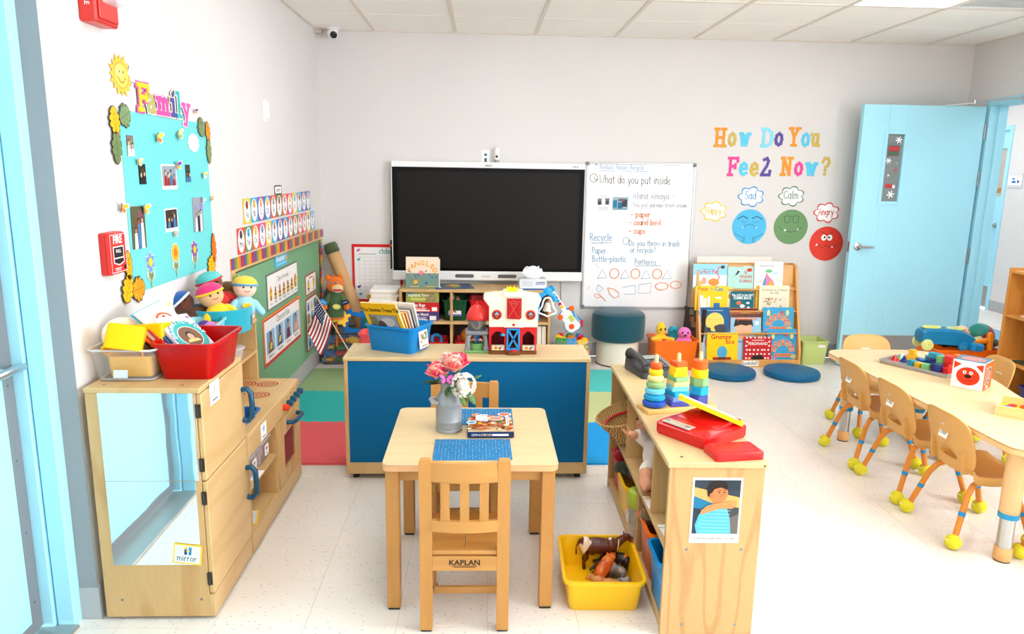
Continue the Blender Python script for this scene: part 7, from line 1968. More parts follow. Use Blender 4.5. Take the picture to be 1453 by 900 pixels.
def tier_book(k,x,w,h,th,rgb,label,art=None,dy=0.0,dz=0.0):
 y,z=TIER[k];lx,ly=x-2.125,y+.012+dy
 wx,wy=2.125+lx*C_-ly*S_,5.525+lx*S_+ly*C_
 book('picture_book',w,h,th,rgb,label,(wx,wy,z+.001+dz),rotm(-.1,0,.04),art,group='picture books on the display')
tier_book(0,1.91,.25,.225,.008,(250,210,0),'yellow picture book titled Grumpy Bird on the bottom tier',A_grump)
tier_book(0,2.2,.225,.19,.008,(204,28,28),'red dotted picture book titled Ferdinand on the bottom tier',A_ferd)
tier_book(0,2.41,.26,.25,.008,(60,164,210),'blue picture book with an arch of orange houses on the bottom tier',A_town,.012)
tier_book(0,1.845,.2,.24,.006,(190,226,240),'pale blue picture book behind the Grumpy Bird book',lambda a,w,h:(a.oval(-.05,h*.6,.02,.04,(230,120,190)),a.rect(.02,h*.9,.1,.01,(230,100,90))),.022)
tier_book(0,2.1,.16,.2,.006,(170,206,226),'pale blue picture book between the Grumpy Bird and Ferdinand books',lambda a,w,h:a.text('Tom',-.045,h*.7,.03,(60,100,150),.02),.022)
tier_book(1,1.85,.235,.2,.008,(24,96,150),'dark blue picture book with a yellow moon on the second tier',A_moon)
tier_book(1,2.105,.25,.15,.008,(150,200,226),'picture book titled My Five Senses on the second tier',A_sense)
tier_book(1,2.09,.24,.19,.006,(226,110,40),'orange striped picture book behind the My Five Senses book',lambda a,w,h:(a.rect(0,h*.95,w,.012,(40,30,30)),a.rect(0,h*.88,w*.9,.01,(190,60,30)),a.oval(.02,h*.84,.05,.01,(250,200,60))),.02)
tier_book(1,2.37,.25,.2,.008,(60,164,210),'blue picture book with an arch of orange houses on the second tier',A_town)
tier_book(2,1.825,.26,.195,.008,(248,204,20),'yellow picture book titled Pete the Cat on the third tier',A_pete)
tier_book(2,1.93,.16,.18,.005,(250,220,90),'yellow picture book just behind the Pete the Cat book',lambda a,w,h:(a.rect(.05,h*.5,.02,h*.8,(250,246,236)),a.oval(.05,h*.6,.008,.02,(240,130,40))),.02)
tier_book(2,2.08,.185,.15,.01,(0,100,118),'teal picture book titled The Cat in the Hat Comes Back on the third tier',A_hat)
tier_book(2,2.34,.245,.2,.01,(240,232,200),'cream picture book titled A House Is a House for Me on the third tier',A_house)
tier_book(2,2.3,.2,.195,.006,(236,190,30),'golden picture book behind the cream house book',None,.022)
tier_book(3,1.82,.275,.195,.008,(150,212,240),'sky blue picture book titled Perfect Pet on the top tier',A_pet)
tier_book(3,2.07,.21,.172,.008,(176,226,216),'mint picture book titled Se Venden Gorras on the top tier',A_gor)
tier_book(3,2.12,.2,.168,.006,(200,70,110),'crimson-edged book behind the mint picture book',None,.02)
tier_book(3,2.3,.235,.215,.008,(250,248,244),'white picture book with a rainbow creature on the top tier',A_uni)
m=MB().span((-.31,0,0),(.31,.004,.245));o=single('poster_sheet',m,matte(240,234,226),'large cream sheet standing behind the top tier books','paper',(2.04,5.525+.27,.605),rot=(-.05,0,.04),smooth=None)
m=MB().box((0,0,0),(.13,.02,.16),.002);single('catalogue',m,matte(244,240,228),'cream booklet standing behind the white creature book','booklet',(2.16,5.755,.7),rot=(-.08,0,.04))

# ================================================================== CUSHIONS, GREEN BIN
for(x,y,r,lab)in((1.88,5.3,.2,'round blue floor cushion on the left before the book display'),(2.365,5.29,.205,'round blue floor cushion on the right before the book display')):
 t=thing('floor_cushion',lab,'cushion',(x,y,0),group='round blue floor cushions')
 part('pad',MB().lathe([(r*.9,0),(r*.985,.006),(r,.018),(r,.034),(r*.97,.047),(r*.85,.053),(r*.4,.056),(.001,.0565)],44),mat((0,96,140),.42,spec=.3),t)
 part('piping',MB().tube([(r*1.003*math.cos(2*PI*k/44),r*1.003*math.sin(2*PI*k/44),.024)for k in range(44)],.0022,6,True),mat((0,84,132),.4),t)
t=thing('green_bin','pale green square bin beside the book display','bin',(2.685,5.715,0))
part('tub',tray_mb(.23,.23,.195,.8,.004,.008,.015),plastic(196,214,132),t)
m=MB();m.loft([[(x,-.098,z)for x,z in rrect(.06,.022,.01,4,.05,.155)],[(x,-.1065,z)for x,z in rrect(.06,.022,.01,4,.05,.155)]]);part('grip_hole',m,matte(230,228,226),t,smooth=None)
single('red_toy',MB().box((0,0,0),(.06,.04,.02),.005),plastic(190,60,40),'small red toy lying in the pale green bin','toy',(2.65,5.68,.165),rot=(.1,.1,.4))

# ================================================================== LARGE TABLE ON THE RIGHT
BZ=.51
def smooth_poly(pts,n=6):
 out=[];N=len(pts)
 for i in range(N):
  p0,p1,p2,p3=pts[i-1],pts[i],pts[(i+1)%N],pts[(i+2)%N]
  for k in range(n):
   t_=k/n
   out.append(tuple(.5*((2*p1[c])+(-p0[c]+p2[c])*t_+(2*p0[c]-5*p1[c]+4*p2[c]-p3[c])*t_**2+(-p0[c]+3*p1[c]-3*p2[c]+p3[c])*t_**3)for c in(0,1)))
 return out
tp=[(1.99,2.56),(1.987,2.8),(1.985,3.2),(1.985,3.6),(1.98,3.9),(1.995,4.0),(2.06,4.05),(2.25,4.06),(2.48,4.055),(2.59,4.01),(2.63,3.92),(2.61,3.7),(2.57,3.42),(2.5,3.15),(2.47,2.9),(2.52,2.68),(2.53,2.56),(2.48,2.49),(2.3,2.47),(2.08,2.475),(2.015,2.5)]
tp=[(x-2.25,y-3.27)for x,y in tp][::-1]
tp=smooth_poly(tp,5)
t=thing('group_table','large pale maple group table with rounded corners and adjustable legs','table',(2.25,3.27,0))
m=MB();m.prism(tp,BZ-.004,BZ,.0015);part('tabletop',m,MAPLE,t)
m=MB();i1=inset(tp,.006)
m.loft([[(x,y,BZ-.03)for x,y in i1],[(x,y,BZ-.024)for x,y in tp],[(x,y,BZ-.008)for x,y in tp],[(x,y,BZ-.004)for x,y in i1]]);part('edge_band',m,mat((232,188,130),.4),t)
for(x,y)in((2.095,3.93),(2.09,2.6),(2.5,3.9),(2.4,2.6)):
 lx,ly=x-2.25,y-3.27
 l=part('leg',MB().at(lx,ly,0).lathe([(.034,.185),(.036,.19),(.037,BZ-.03)],20),mat((222,184,132),.5,spec=.3),t)
 part('leg_tape',MB().at(lx,ly,0).lathe([(.0372,.186),(.0375,.188),(.0375,.206),(.0372,.208)],20,False,False),plastic(20,146,196),l)
 part('leg_tube',MB().at(lx,ly,0).lathe([(.028,.04),(.028,.186)],20),metal(190,192,192),l)
 part('leg_foot',MB().at(lx,ly,0).lathe([(.03,.006),(.033,.012),(.033,.055),(.03,.06)],20),mat((220,166,104),.45),l)
 part('leg_glide',MB().at(lx,ly,0).lathe([(.03,0),(.03,.007)],20),mat((70,64,60),.5),l)
 part('leg_bracket',MB().at(lx,ly,0).span((-.05,-.05,BZ-.036),(.05,.05,BZ-.029)),mat((200,196,190),.4,metal=.6),l,smooth=None)

# ------------------------------------------------------------------ moulded stacking chairs with tennis balls
SHELL=mat((206,156,84),.48);LEGO=mat((212,132,40),.35);FELT=mat((220,212,56),.95,spec=.1,bump=.9,bscale=260.0)
FELT_S=matte(248,246,220)
def back_x(y,z):
 u=(z-.3)/.245
 return.055-.052*u-.012*u*u+.022*(abs(y)/.15)**2.2
def plastic_chair(label,loc,rz):
 t=thing('stacking_chair',label,'chair',loc,rz,group='moulded stacking chairs')
 hole=[(.06*math.cos(a_),.356+.023*math.sin(a_)-.006*math.cos(2*a_))for a_ in[2*PI*k/40 for k in range(40)]]
 def outline(k):
  a_=2*PI*k/40;c,s=math.cos(a_),math.sin(a_)
  n_=3.6;w=.152;y=w*math.copysign(abs(c)**(2/n_),c);z=.42+.126*math.copysign(abs(s)**(2/n_),s)
  if z<.42:y*=1-.02*((.42-z)/.126)
  return(y,z)
 outer=[outline(k)for k in range(40)]
 L=[]
 for s in(0,.12,.35,.65,.9,1.0):
  L.append([(back_x(h[0]*(1-s)+o[0]*s,h[1]*(1-s)+o[1]*s),h[0]*(1-s)+o[0]*s,h[1]*(1-s)+o[1]*s)for h,o in zip(hole,outer)])
 m=MB().loft(L,False,False)
 o=part('backrest',m,SHELL,t);so=o.modifiers.new('thickness','SOLIDIFY');so.thickness=.0055;so.offset=0
 prof=[(.06,.315),(.068,.3),(.085,.291),(.14,.286),(.22,.287),(.29,.29),(.325,.284),(.342,.268)]
 rows_=[]
 for(x,z)in prof:
  rows_.append([(x,y,z+.016*(abs(y)/.15)**3-(.035 if abs(y)>.149 else 0))for y in(-.153,-.148,-.12,-.08,-.04,0,.04,.08,.12,.148,.153)])
 m=MB();m.loft(rows_,False,False,closed=False);o=part('seat',m,SHELL,t);so=o.modifiers.new('thickness','SOLIDIFY');so.thickness=.0055;so.offset=0
 m=MB();m.tube([L[0][k]for k in range(40)],.0035,6,True);part('handle_rim',m,SHELL,t)
 for s in(-1,1):
  m=MB();m.loft([[(back_x(s*.1,z)-.005-d,s*.1+dy,z)for dy in(-.006,.006)]+[(back_x(s*.1,z)+.002,s*.1+dy,z)for dy in(.006,-.006)]for z,d in((.3,.016),(.34,.018),(.385,.012),(.4,.001))]);part('rib',m,SHELL,t)
 for s in(-1,1):
  pr_=[(.19,s*.1,.276),(.12,s*.11,.272),(.085,s*.118,.255),(.06,s*.13,.215),(.008,s*.162,.045)]
  l=part('rear_leg',MB().tube(pr_,.0125,10),LEGO,t)
  def mid(z):
   f_=(z-.045)/.17;return(.008+.052*f_,s*(.162-.032*f_),z)
  part('leg_tape',MB().cyl(mid(.135),mid(.152),.0136,10),plastic(20,140,200),l)
  part('tennis_ball',MB().ell((0,s*.167,.032),.032,18,12),FELT,l)
  m=MB();m.tube([(.0325*math.cos(q)*(1-.25*math.sin(2*q)**2),s*.167+.0325*math.sin(q)*.86,.032+.0325*.5*math.cos(2*q)*.8)for q in[2*PI*k/28 for k in range(28)]],.0017,5,True);part('ball_seam',m,FELT_S,l)
  pf_=[(.12,s*.1,.276),(.2,s*.11,.272),(.25,s*.118,.255),(.275,s*.128,.215),(.33,s*.155,.045)]
  l=part('front_leg',MB().tube(pf_,.0125,10),LEGO,t)
  part('leg_tape',MB().cyl((.301,s*.141,.135),(.296,s*.138,.152),.0136,10),plastic(20,140,200),l)
  part('tennis_ball',MB().ell((.333,s*.158,.032),.032,18,12),FELT,l)
  m=MB();m.tube([(.333+.0325*math.cos(q)*(1-.25*math.sin(2*q)**2),s*.158+.0325*math.sin(q)*.86,.032+.0325*.5*math.cos(2*q)*.8)for q in[2*PI*k/28 for k in range(28)]],.0017,5,True);part('ball_seam',m,FELT_S,l)
 a=Art();a.card(.055,.045,.0006,(248,247,244));a.hand('chair',0,-.008,.022,(40,40,44),.0024,'c',sx=.72);zc=.445
 part('name_label',a,print_mat(),t,(back_x(0,zc)-.0042,.005,zc),(PI/2+.0,-.0,-PI/2),smooth=None).rotation_euler=(Matrix.Rotation(-PI/2,4,'Z')@Matrix.Rotation(PI/2-.27,4,'X')).to_euler()
 a=Art();a.card(.02,.007,.0005,(200,190,190));part('sticker',a,print_mat(),t,(back_x(0,.483)-.0045,.004,.483),smooth=None).rotation_euler=(Matrix.Rotation(-PI/2,4,'Z')@Matrix.Rotation(PI/2-.27,4,'X')).to_euler()
 return t
for(y,lab)in((3.672,'tan moulded chair at the large table, farthest of the three in the near row'),(3.27,'tan moulded chair at the large table, middle of the three in the near row'),(2.855,'tan moulded chair at the large table, nearest of the three in the near row')):
 plastic_chair(lab,(1.943,y,0),0.0)
plastic_chair('tan moulded chair at the far end of the large table',(2.36,4.3,0),-PI/2)
plastic_chair('tan moulded chair on the far long side of the large table',(2.84,3.74,0),PI-.12)
plastic_chair('tan moulded chair at the near end of the large table',(2.33,2.28,0),PI/2)

# ------------------------------------------------------------------ on the large table
t=thing('block_tray','silver grey tray of translucent building blocks on the large table','tray',(2.35,3.67,BZ),-1.04)
part('tray',tray_mb(.37,.25,.02,.97,.003,.006,.02),mat((176,170,168),.3,metal=.5),t)
rnd=random.Random(31)
gl_={'red':(226,40,36),'orange':(244,120,20),'amber':(240,180,30),'green':(120,190,120),'teal':(20,150,180),'navy':(40,50,120),'cobalt':(30,90,170)}
def gem(c,n,s,shape):
 key=('gem',n)
 if key not in MATS:
  mm_,nt_,b_=new_mat('translucent_block');b_.inputs['Base Color'].default_value=S(*c);b_.inputs['Roughness'].default_value=.15;b_.inputs['Alpha'].default_value=.9
  MATS[key]=mm_
 m=MB()
 if shape=='cube':m.box((0,0,s/2),(s,s,s),.002)
 elif shape=='tri':m.loft([[(-s/2,-s/2,0),(s/2,-s/2,0),(s/2,s/2,0),(-s/2,s/2,0)],[(-.002,-.002,s),(.002,-.002,s),(.002,.002,s),(-.002,.002,s)]])
 elif shape=='bar':m.box((0,0,s/2),(s*2,s,s),.002)
 else:m.loft([[(x,y,0)for x,y in circ(s*.6,6)],[(x,y,s)for x,y in circ(s*.6,6)]])
 return m,MATS[key]
CT,ST=math.cos(-1.04),math.sin(-1.04)
gl=[('green','tri',-.15,.045,.03,0),('red','tri',-.145,-.02,.034,0),('navy','tri',-.1,-.01,.036,0),('amber','cube',-.075,.02,.044,0),('amber','cube',-.075,.02,.03,.044),('teal','cube',-.03,-.055,.036,0),('amber','cube',.01,-.065,.034,0),('green','cube',.05,-.07,.036,0),('cobalt','bar',-.03,.03,.03,0),('teal','hex',-.0,.07,.05,.0),('navy','hex',.04,.03,.05,0),('red','tri',.03,.085,.05,.0),('teal','bar',.04,.03,.03,.05),('green','hex',.08,.01,.04,.035),('red','cube',.08,.01,.035,0),('navy','hex',.1,-.06,.045,0),('red','cube',.125,.01,.045,0),('red','cube',.125,.01,.04,.045),('orange','cube',.14,.07,.042,0),('orange','cube',.14,.07,.042,.043),('red','cube',.15,-.05,.035,0),('amber','cube',.165,.035,.03,.0),('teal','cube',.16,.095,.03,0)]
for k,(n,sh,x,y,s,z)in enumerate(gl):
 mm_b,ma=gem(gl_[n],n,s,sh)
 wx,wy=2.35+x*CT-y*ST,3.67+x*ST+y*CT
 side='chair side' if y<-.03 else('middle' if y<.05 else 'far side');end=['far end','far half','near half','near end'][min(3,int((x+.18)/.09))]
 single('translucent_block',mm_b,ma,'%s translucent %s block in the tray, %s, %s%s'%(n,{'cube':'cube','tri':'pyramid','bar':'bar','hex':'six-sided'}[sh],side,end,', stacked on another' if z else(' (size %s)'%['small','medium','large'][k%3]if False else '')),'toy block',(wx,wy,BZ+.0035+z),-1.04+rnd.uniform(-.5,.5)*(0 if z else 1),'translucent blocks in the tray')
t=thing('picture_cube','cardboard cube with a red bear face and the number 10','toy',(2.372,3.32,BZ),-.87)
h=.0675
part('cube',MB().span((-h,-h,0),(h,h,.135),.0015),mat((246,242,240),.45),t)
a=Art();R1=(226,52,20);a.oval(.002,-.006,.05,.044,R1,30);a.poly([(-.062,.06),(-.062,.022),(-.03,.05)],R1);a.poly([(.062,.06),(.062,.022),(.03,.05)],R1)
for s in(-1,1):a.oval(s*.014,.012,.008,.008,(250,250,250),14);a.oval(s*.014,.012,.0035,.0035,(40,40,44),8)
a.oval(.002,-.006,.015,.009,(30,22,22));a.stroke([(-.02,-.02),(-.01,-.03),(.002,-.022),(.014,-.03),(.024,-.02)],.0022,(110,20,10));part('face_print',a,print_mat(),t,(0,-h-.0003,.0675),ON_BACK,smooth=None)
a=Art();a.rect(0,0,.133,.133,(232,90,30));a.text('10',0,-.036,.11,(246,236,226),.05,sx=.82);a.text('10',0,-.036,.11,(50,50,54),.02,sx=.82);a.rect(0,-.055,.03,.012,(246,240,236));part('number_print',a,print_mat(),t,(h+.0003,0,.0675),ON_LEFT,smooth=None)
a=Art();a.rect(0,0,.133,.133,(60,110,130));a.oval(0,0,.052,.042,(236,120,110),28);part('top_print',a,print_mat(),t,(0,0,.1353),smooth=None)
t=thing('wooden_tray','small wooden tray of yellow and red pieces at the near side of the table','tray',(2.36,2.875,BZ),-.72)
PINE=wood('pine',(240,204,140),(222,176,104),'x',amount=.3)
part('tray_base',MB().span((-.14,-.1,0),(.14,.1,.007)),PINE,t,smooth=None)
for(a0,b0)in(((-.14,-.1,.007),(.14,-.09,.045)),((-.14,.09,.007),(.14,.1,.045)),((-.14,-.09,.007),(-.13,.09,.045)),((.13,-.09,.007),(.14,.09,.045))):part('tray_side',MB().span(a0,b0,.001),PINE,t)
part('yellow_liner',MB().span((-.128,-.088,.0075),(.128,.088,.012)),plastic(250,200,30),t,smooth=None)
for k,(x,y,c,nm)in enumerate(((-.09,.05,(206,40,30),'red'),(-.05,.06,(226,70,30),'orange-red'),(-.02,.045,(220,60,40),'scarlet'),(-.1,.01,(40,90,170),'blue'),(-.085,-.03,(240,236,226),'white'),(.0,.0,(240,130,30),'orange'))):
 wx,wy=2.36+x*math.cos(-.72)-y*math.sin(-.72),2.875+x*math.sin(-.72)+y*math.cos(-.72)
 single('plastic_link',MB().tube([(.018*math.cos(2*PI*q/14),.01*math.sin(2*PI*q/14),.004)for q in range(14)],.004,6,True),plastic(*c),'%s plastic link lying in the small wooden tray'%nm,'toy',(wx,wy,BZ+.0125),k*.7,'plastic links in the wooden tray')
m=MB().ell((0,0,.012),(.06,.03,.012),16,7);single('toy_banana',m,plastic(250,206,40),'long yellow toy piece in the small wooden tray','toy',(2.37,2.86,BZ+.012),-.5)

# ================================================================== ORANGE TOY BIN BY THE DOOR
t=thing('toy_bin','orange bin overflowing with toys in front of the open door','bin',(3.345,4.87,0))
part('tub',tray_mb(.47,.3,.345,.86,.004,.012,.025),plastic(244,112,16),t)
TB=plastic(10,120,170);LG=plastic(214,218,130)
t=thing('toy_truck','blue toy vehicle with yellow-green wheels on top of the orange toy bin','toy',(3.17,4.78,.4),rz=-.12)
m=MB();pr_=[(-.16,.02),(-.15,-.012),(.08,-.022),(.15,-.012),(.19,.03),(.17,.05),(.12,.075),(.06,.09),(-.12,.09),(-.155,.07)]
m.loft([[(x,y,z*k)for x,z in pr_]for y,k in((-.06,.82),(-.045,1),(.045,1),(.06,.82))]);part('body',m,TB,t)
m=MB();m.tube([(-.06+.055*math.cos(q)-.02,.03*math.sin(q),.092)for q in[2*PI*k/18 for k in range(18)]],.009,6,True);part('seat_trim',m,LG,t)
m=MB();m.tube([(.075+.05*math.cos(q),.03*math.sin(q),.086)for q in[2*PI*k/18 for k in range(18)]],.009,6,True);part('hood_trim',m,LG,t)
for x in(-.125,):
 for y in(-.075,.06):part('wheel',MB().at(x,y+.02,-.02,rx=PI/2).lathe([(.012,-.002),(.036,0),(.04,.008),(.036,.022),(.012,.026),(.001,.02)],22),LG,t)
for y in(-.075,.06):part('wheel',MB().at(.11,y+.02,-.02,rx=PI/2).lathe([(.012,-.002),(.03,0),(.034,.008),(.03,.022),(.012,.026),(.001,.02)],22),TB,t)
m=MB().lathe([(.001,0),(.018,0),(.018,.01)],14);part('headlight',MB().at(.178,-.02,.035,ry=PI/2).lathe([(.016,0),(.016,.008),(.01,.01)],14),mat((20,40,50),.3),t)
single('toy_scoop',MB().box((0,0,0),(.1,.09,.055),.012),plastic(16,130,190),'blue toy scoop hanging over the rim of the orange toy bin','toy',(3.36,4.72,.375),rot=(.1,.15,.25))
m=MB();m.capsule((-.09,0,0),(.05,0,.01),.018);m.capsule((.06,-.01,-.05),(.06,0,.05),.02);single('toy_digger_arm',m,plastic(246,140,16),'orange toy digger arm at the front of the orange toy bin','toy',(3.42,4.74,.4),rot=(0,0,.1))
t=thing('toy_doll','doll with a pale bare head lying in the orange toy bin','doll',(3.4,4.93,.4),rz=.3)
part('head',MB().ell((0,0,.03),(.06,.05,.045),16,10),matte(240,196,166),t)
for x in(-.02,.015):part('eye',MB().ell((x,-.042,.05),.005,8,5),mat((60,40,40),.3),t)
part('body',MB().ell((.09,.01,.0),(.06,.05,.04),14,8),cloth(200,190,170),t)
m=MB().ell((0,0,0),.09,24,14)
bm_,nt,b=new_mat('ball_segments')
_tc=nt.nodes.new('ShaderNodeTexCoord');_s=nt.nodes.new('ShaderNodeSeparateXYZ');_g=nt.nodes.new('ShaderNodeMath');_g.operation='GREATER_THAN';_g.inputs[1].default_value=.045
_x=nt.nodes.new('ShaderNodeMix');_x.data_type='RGBA';_x.inputs['A'].default_value=S(170,24,50);_x.inputs['B'].default_value=S(20,130,120)
nt.links.new(_tc.outputs['Object'],_s.inputs[0]);nt.links.new(_s.outputs[2],_g.inputs[0]);nt.links.new(_g.outputs[0],_x.inputs['Factor']);nt.links.new(_x.outputs['Result'],b.inputs['Base Color'])
single('rubber_ball',m,bm_,'red and green rubber ball at the back of the orange toy bin','ball',(3.55,4.94,.4),rot=(.1,-.6,0))
m=MB();m.capsule((-.06,0,0),(.06,.0,.01),.024,.02);single('toy_squash',m,plastic(196,206,130),'pale green toy squash in the orange toy bin','toy',(3.44,4.84,.385),.4)
rnd=random.Random(12);m=MB()
m.tube([(rnd.uniform(-.1,.1),rnd.uniform(-.04,.04),rnd.uniform(-.01,.02))for k in range(22)],.008,6);single('cord_bundle',m,matte(60,60,56),'tangled dark rope beneath the blue toy vehicle','rope',(3.26,4.78,.365))
m=MB();m.ell((0,0,0),(.07,.05,.035),14,8);single('olive_pouch',m,cloth(74,84,66),'dark olive cloth pouch beside the rubber ball','pouch',(3.52,4.8,.385))

# ================================================================== WALL SHELF AT THE RIGHT EDGE
OAKR=wood('oak_dark',(214,148,66),(190,118,44),'z',amount=.35)
t=thing('wall_shelf','orange-brown wooden shelf unit along the right wall','shelf',(3.62,3.93,0))
m=wmb(t);m.span((3.4,4.53,0),(3.83,4.55,.94),.002);part('side_panel',m,OAKR,t)
m=wmb(t);m.span((3.4,3.3,0),(3.83,3.32,.94),.002);part('side_panel',m,OAKR,t)
m=wmb(t);m.span((3.81,3.32,.02),(3.83,4.53,.93));part('back_panel',m,OAKR,t,smooth=None)
for z in(.04,.34,.64,.925):
 m=wmb(t);m.span((3.405,3.32,z-.018),(3.81,4.53,z),.002);part('shelf',m,wood('oak_dark_y',(216,152,70),(192,122,48),'y',amount=.35),t)
for k in range(4):
 single('paper_sheet',MB().box((0,0,.0015),(.21,.28,.003)),matte(*[(246,246,246),(226,234,240),(248,240,230),(240,240,244)][k]),['white','pale blue','cream','pale grey'][k]+' sheet of paper on the middle board of the wall shelf','paper',(3.54+.01*k,4.3-.02*k,.641+k*.0032),.2*k,'papers on the wall shelf',smooth=None)
m=MB().box((0,0,.006),(.26,.3,.012),.002);single('puzzle_board',m,mat((50,66,50),.5),'dark green board lying on the lower middle shelf by the door','board game',(3.56,4.3,.34))
t=thing('framed_picture','small framed picture standing on the wall shelf','picture',(3.55,4.34,.353),rz=-1.3)
part('frame',MB().span((-.06,-.006,0),(.06,.006,.16),.003),mat((40,60,90),.4),t)
a=Art();a.rect(0,0,.1,.14,(240,236,230));a.rect(0,.02,.08,.07,(190,60,70));a.oval(0,.02,.02,.024,(226,180,150));a.rect(0,-.045,.07,.01,(120,120,120));part('picture_print',a,print_mat(),t,(0,-.0064,.08),ON_BACK,smooth=None)
shelf_b=tray_mb(.25,.3,.16,.86,.004,.01,.02)
single('blue_tub',shelf_b,plastic(30,60,120),'dark blue tub on the bottom board of the wall shelf','bin',(3.57,4.25,.0405))

# ================================================================== OPEN TOY SHELF IN THE CENTRE RIGHT
OX,OY,ORZ=.592,2.14,-.019
t=thing('toy_shelf','low open birch toy shelf with an end panel facing the viewer','shelf',(OX,OY,0),ORZ)
SW,SL,SZt=.312,1.175,.61
SHELF_SIDE=wood('birch_end',(208,168,112),(176,128,72),'z',bands=40,amount=.45,size=1.7)
part('end_panel',MB().span((.004,0,.0),(SW-.004,.018,SZt-.019),.001),SHELF_SIDE,t)
part('end_panel',MB().span((.004,SL-.018,.0),(SW-.004,SL,SZt-.019),.001),BIRCH,t)
part('top_panel',MB().span((-.004,-.008,SZt-.019),(SW+.004,SL+.006,SZt),.003),wood('maple_long',(214,186,136),(200,166,112),'y',amount=.3,fine=.2),t)
part('back_panel',MB().span((SW-.014,.018,.03),(SW-.004,SL-.018,SZt-.019)),BIRCH,t,smooth=None)
part('mid_shelf',MB().span((.006,.018,.298),(SW-.014,SL-.018,.314),.001),BIRCH_H,t)
part('bottom_shelf',MB().span((.006,.018,.03),(SW-.014,SL-.018,.046),.001),BIRCH_H,t)
part('toe_rail',MB().span((.012,.018,0),(.028,SL-.018,.03)),BIRCH_H,t,smooth=None)
for y in(.24,.755):part('divider',MB().span((.008,y,.314),(SW-.014,y+.016,SZt-.019),.001),BIRCH,t)
part('divider',MB().span((.008,.46,.046),(SW-.014,.476,.298),.001),BIRCH,t)
for(x,z)in((.075,.31),(.252,.31),(.075,.04),(.252,.04)):part('screw',MB().at(x,0,z,rx=PI/2).lathe([(.0055,0),(.005,.0014),(.001,.0018)],12),metal(150,155,165),t)
for(x,y)in((.05,.04),(.27,.04),(.05,1.13)):part('screw',MB().at(x,y,SZt).lathe([(.0055,0),(.005,.0008),(.001,.001)],12),metal(120,122,126),t)
part('edge_plug',MB().at(SW-.01,-.0082,SZt-.0095,rx=PI/2).lathe([(.003,0),(.003,.0004)],8),matte(40,36,34),t)
c0,s0=math.cos(ORZ),math.sin(ORZ)
def sp(x,y,z):return(OX+x*c0-y*s0,OY+x*s0+y*c0,z)

# poster on the end panel
a=Art();W2,H2=.16,.224
a.card(W2,H2,.0006,(246,245,243));a.rect(0,.012,.148,.184,(50,62,74));a.poly([(-.074,.08),(.074,.045),(.074,.01),(-.074,.03)],(222,172,100));a.poly([(-.074,.05),(.0,.02),(.0,-.005),(-.074,.01)],(30,120,160));a.rect(.02,.085,.1,.035,(40,56,66));a.poly([(.0,.0),(.074,.01),(.074,-.08),(.02,-.08)],(70,74,76));a.poly([(.035,-.03),(.074,-.01),(.074,-.08),(.03,-.08)],(110,104,96))
a.poly([(-.058,-.08),(.052,-.08),(.046,-.03),(.036,.005),(.02,.022),(-.01,.024),(-.035,.014),(-.055,-.015),(-.066,-.05)],(86,186,214))
for k in range(7):a.stroke([(-.05,-.07+k*.012),(.045,-.072+k*.012)],.0016,(170,220,234))
a.poly([(-.062,-.055),(-.05,-.01),(-.036,.012),(-.026,.0),(-.04,-.03),(-.046,-.06)],(96,194,220))
a.oval(.004,.06,.03,.033,(200,128,76),24);a.poly([(-.03,.05),(-.034,.075),(-.022,.098),(.002,.105),(.026,.098),(.034,.08),(.03,.072),(.01,.08),(-.01,.074),(-.018,.06),(-.02,.045)],(34,26,24));a.oval(-.019,.052,.006,.009,(186,112,66),10)
for x in(.006,.022):a.oval(x,.063,.0034,.002,(40,26,22),8);a.stroke([(x-.005,.07),(x+.005,.071)],.0018,(60,38,28))
a.poly([(.014,.06),(.019,.05),(.012,.049)],(176,104,62));a.poly([(-.012,.03),(.014,.024),(.012,.012),(-.01,.016)],(190,118,70))
a.poly([(-.046,.004),(-.03,.018),(.0,.026),(.04,.034),(.058,.028),(.062,.016),(.05,.008),(.01,.008),(-.02,-.002),(-.036,-.006)],(222,142,84))
a.poly([(-.046,.004),(-.052,-.008),(-.042,-.012),(-.03,-.006)],(214,134,80));a.poly([(-.04,.006),(-.05,-.002),(-.046,-.01),(-.034,-.004)],(226,150,92))
a.oval(.056,.026,.009,.008,(226,150,90),10)
a.text('Cover your mouth when you cough.',0,-.098,.0125,(30,30,32),.008,sx=.72)
o=single('health_poster',a,print_mat(),'poster of a child in a blue shirt coughing into the arm','poster',sp(.16,-.0006,.446),rot=(PI/2,0,ORZ),smooth=None)

# ------------------------------------------------------------------ on top of the toy shelf
t=thing('telephone','dark grey desk telephone on the far end of the toy shelf','telephone',sp(.155,1.04,SZt),.25)
PH=mat((58,60,64),.38)
m=MB();m.loft([[(x,y,0)for x,y in rrect(.17,.19,.015)],[(x,y,.012)for x,y in rrect(.175,.195,.015)],[(x,y,.028+.03*(y+.1)/.2)for x,y in rrect(.17,.19,.015)]]);part('base',m,PH,t)
m=MB();m.tube([(-.062,-.092,.052),(-.062,-.05,.068),(-.062,.04,.08),(-.062,.088,.08)],[.02,.015,.015,.02],10,sq=1.15);m.ell((-.062,-.085,.045),(.025,.022,.02),12,8);m.ell((-.062,.085,.07),(.025,.022,.022),12,8);part('handset',m,mat((48,50,54),.35),t)
for r in range(4):
 for c in range(3):part('key',MB().box((-.005+c*.024,-.055+r*.022,.043+r*.0033),(.017,.013,.006),.002),mat((90,92,98),.5),t)
part('display',MB().at(.02,.06,.056,rx=.15).box((0,0,0),(.075,.035,.004),.001),mat((150,156,150),.3),t)
m=MB();rnd=random.Random(4)
for k in range(12):m.box((.066,-.06+k*.011,.0425+k*.0017),(.018,.007,.004))
o=part('speed_keys',m,mat((130,132,138),.5),t,smooth=None);o['kind']='stuff'

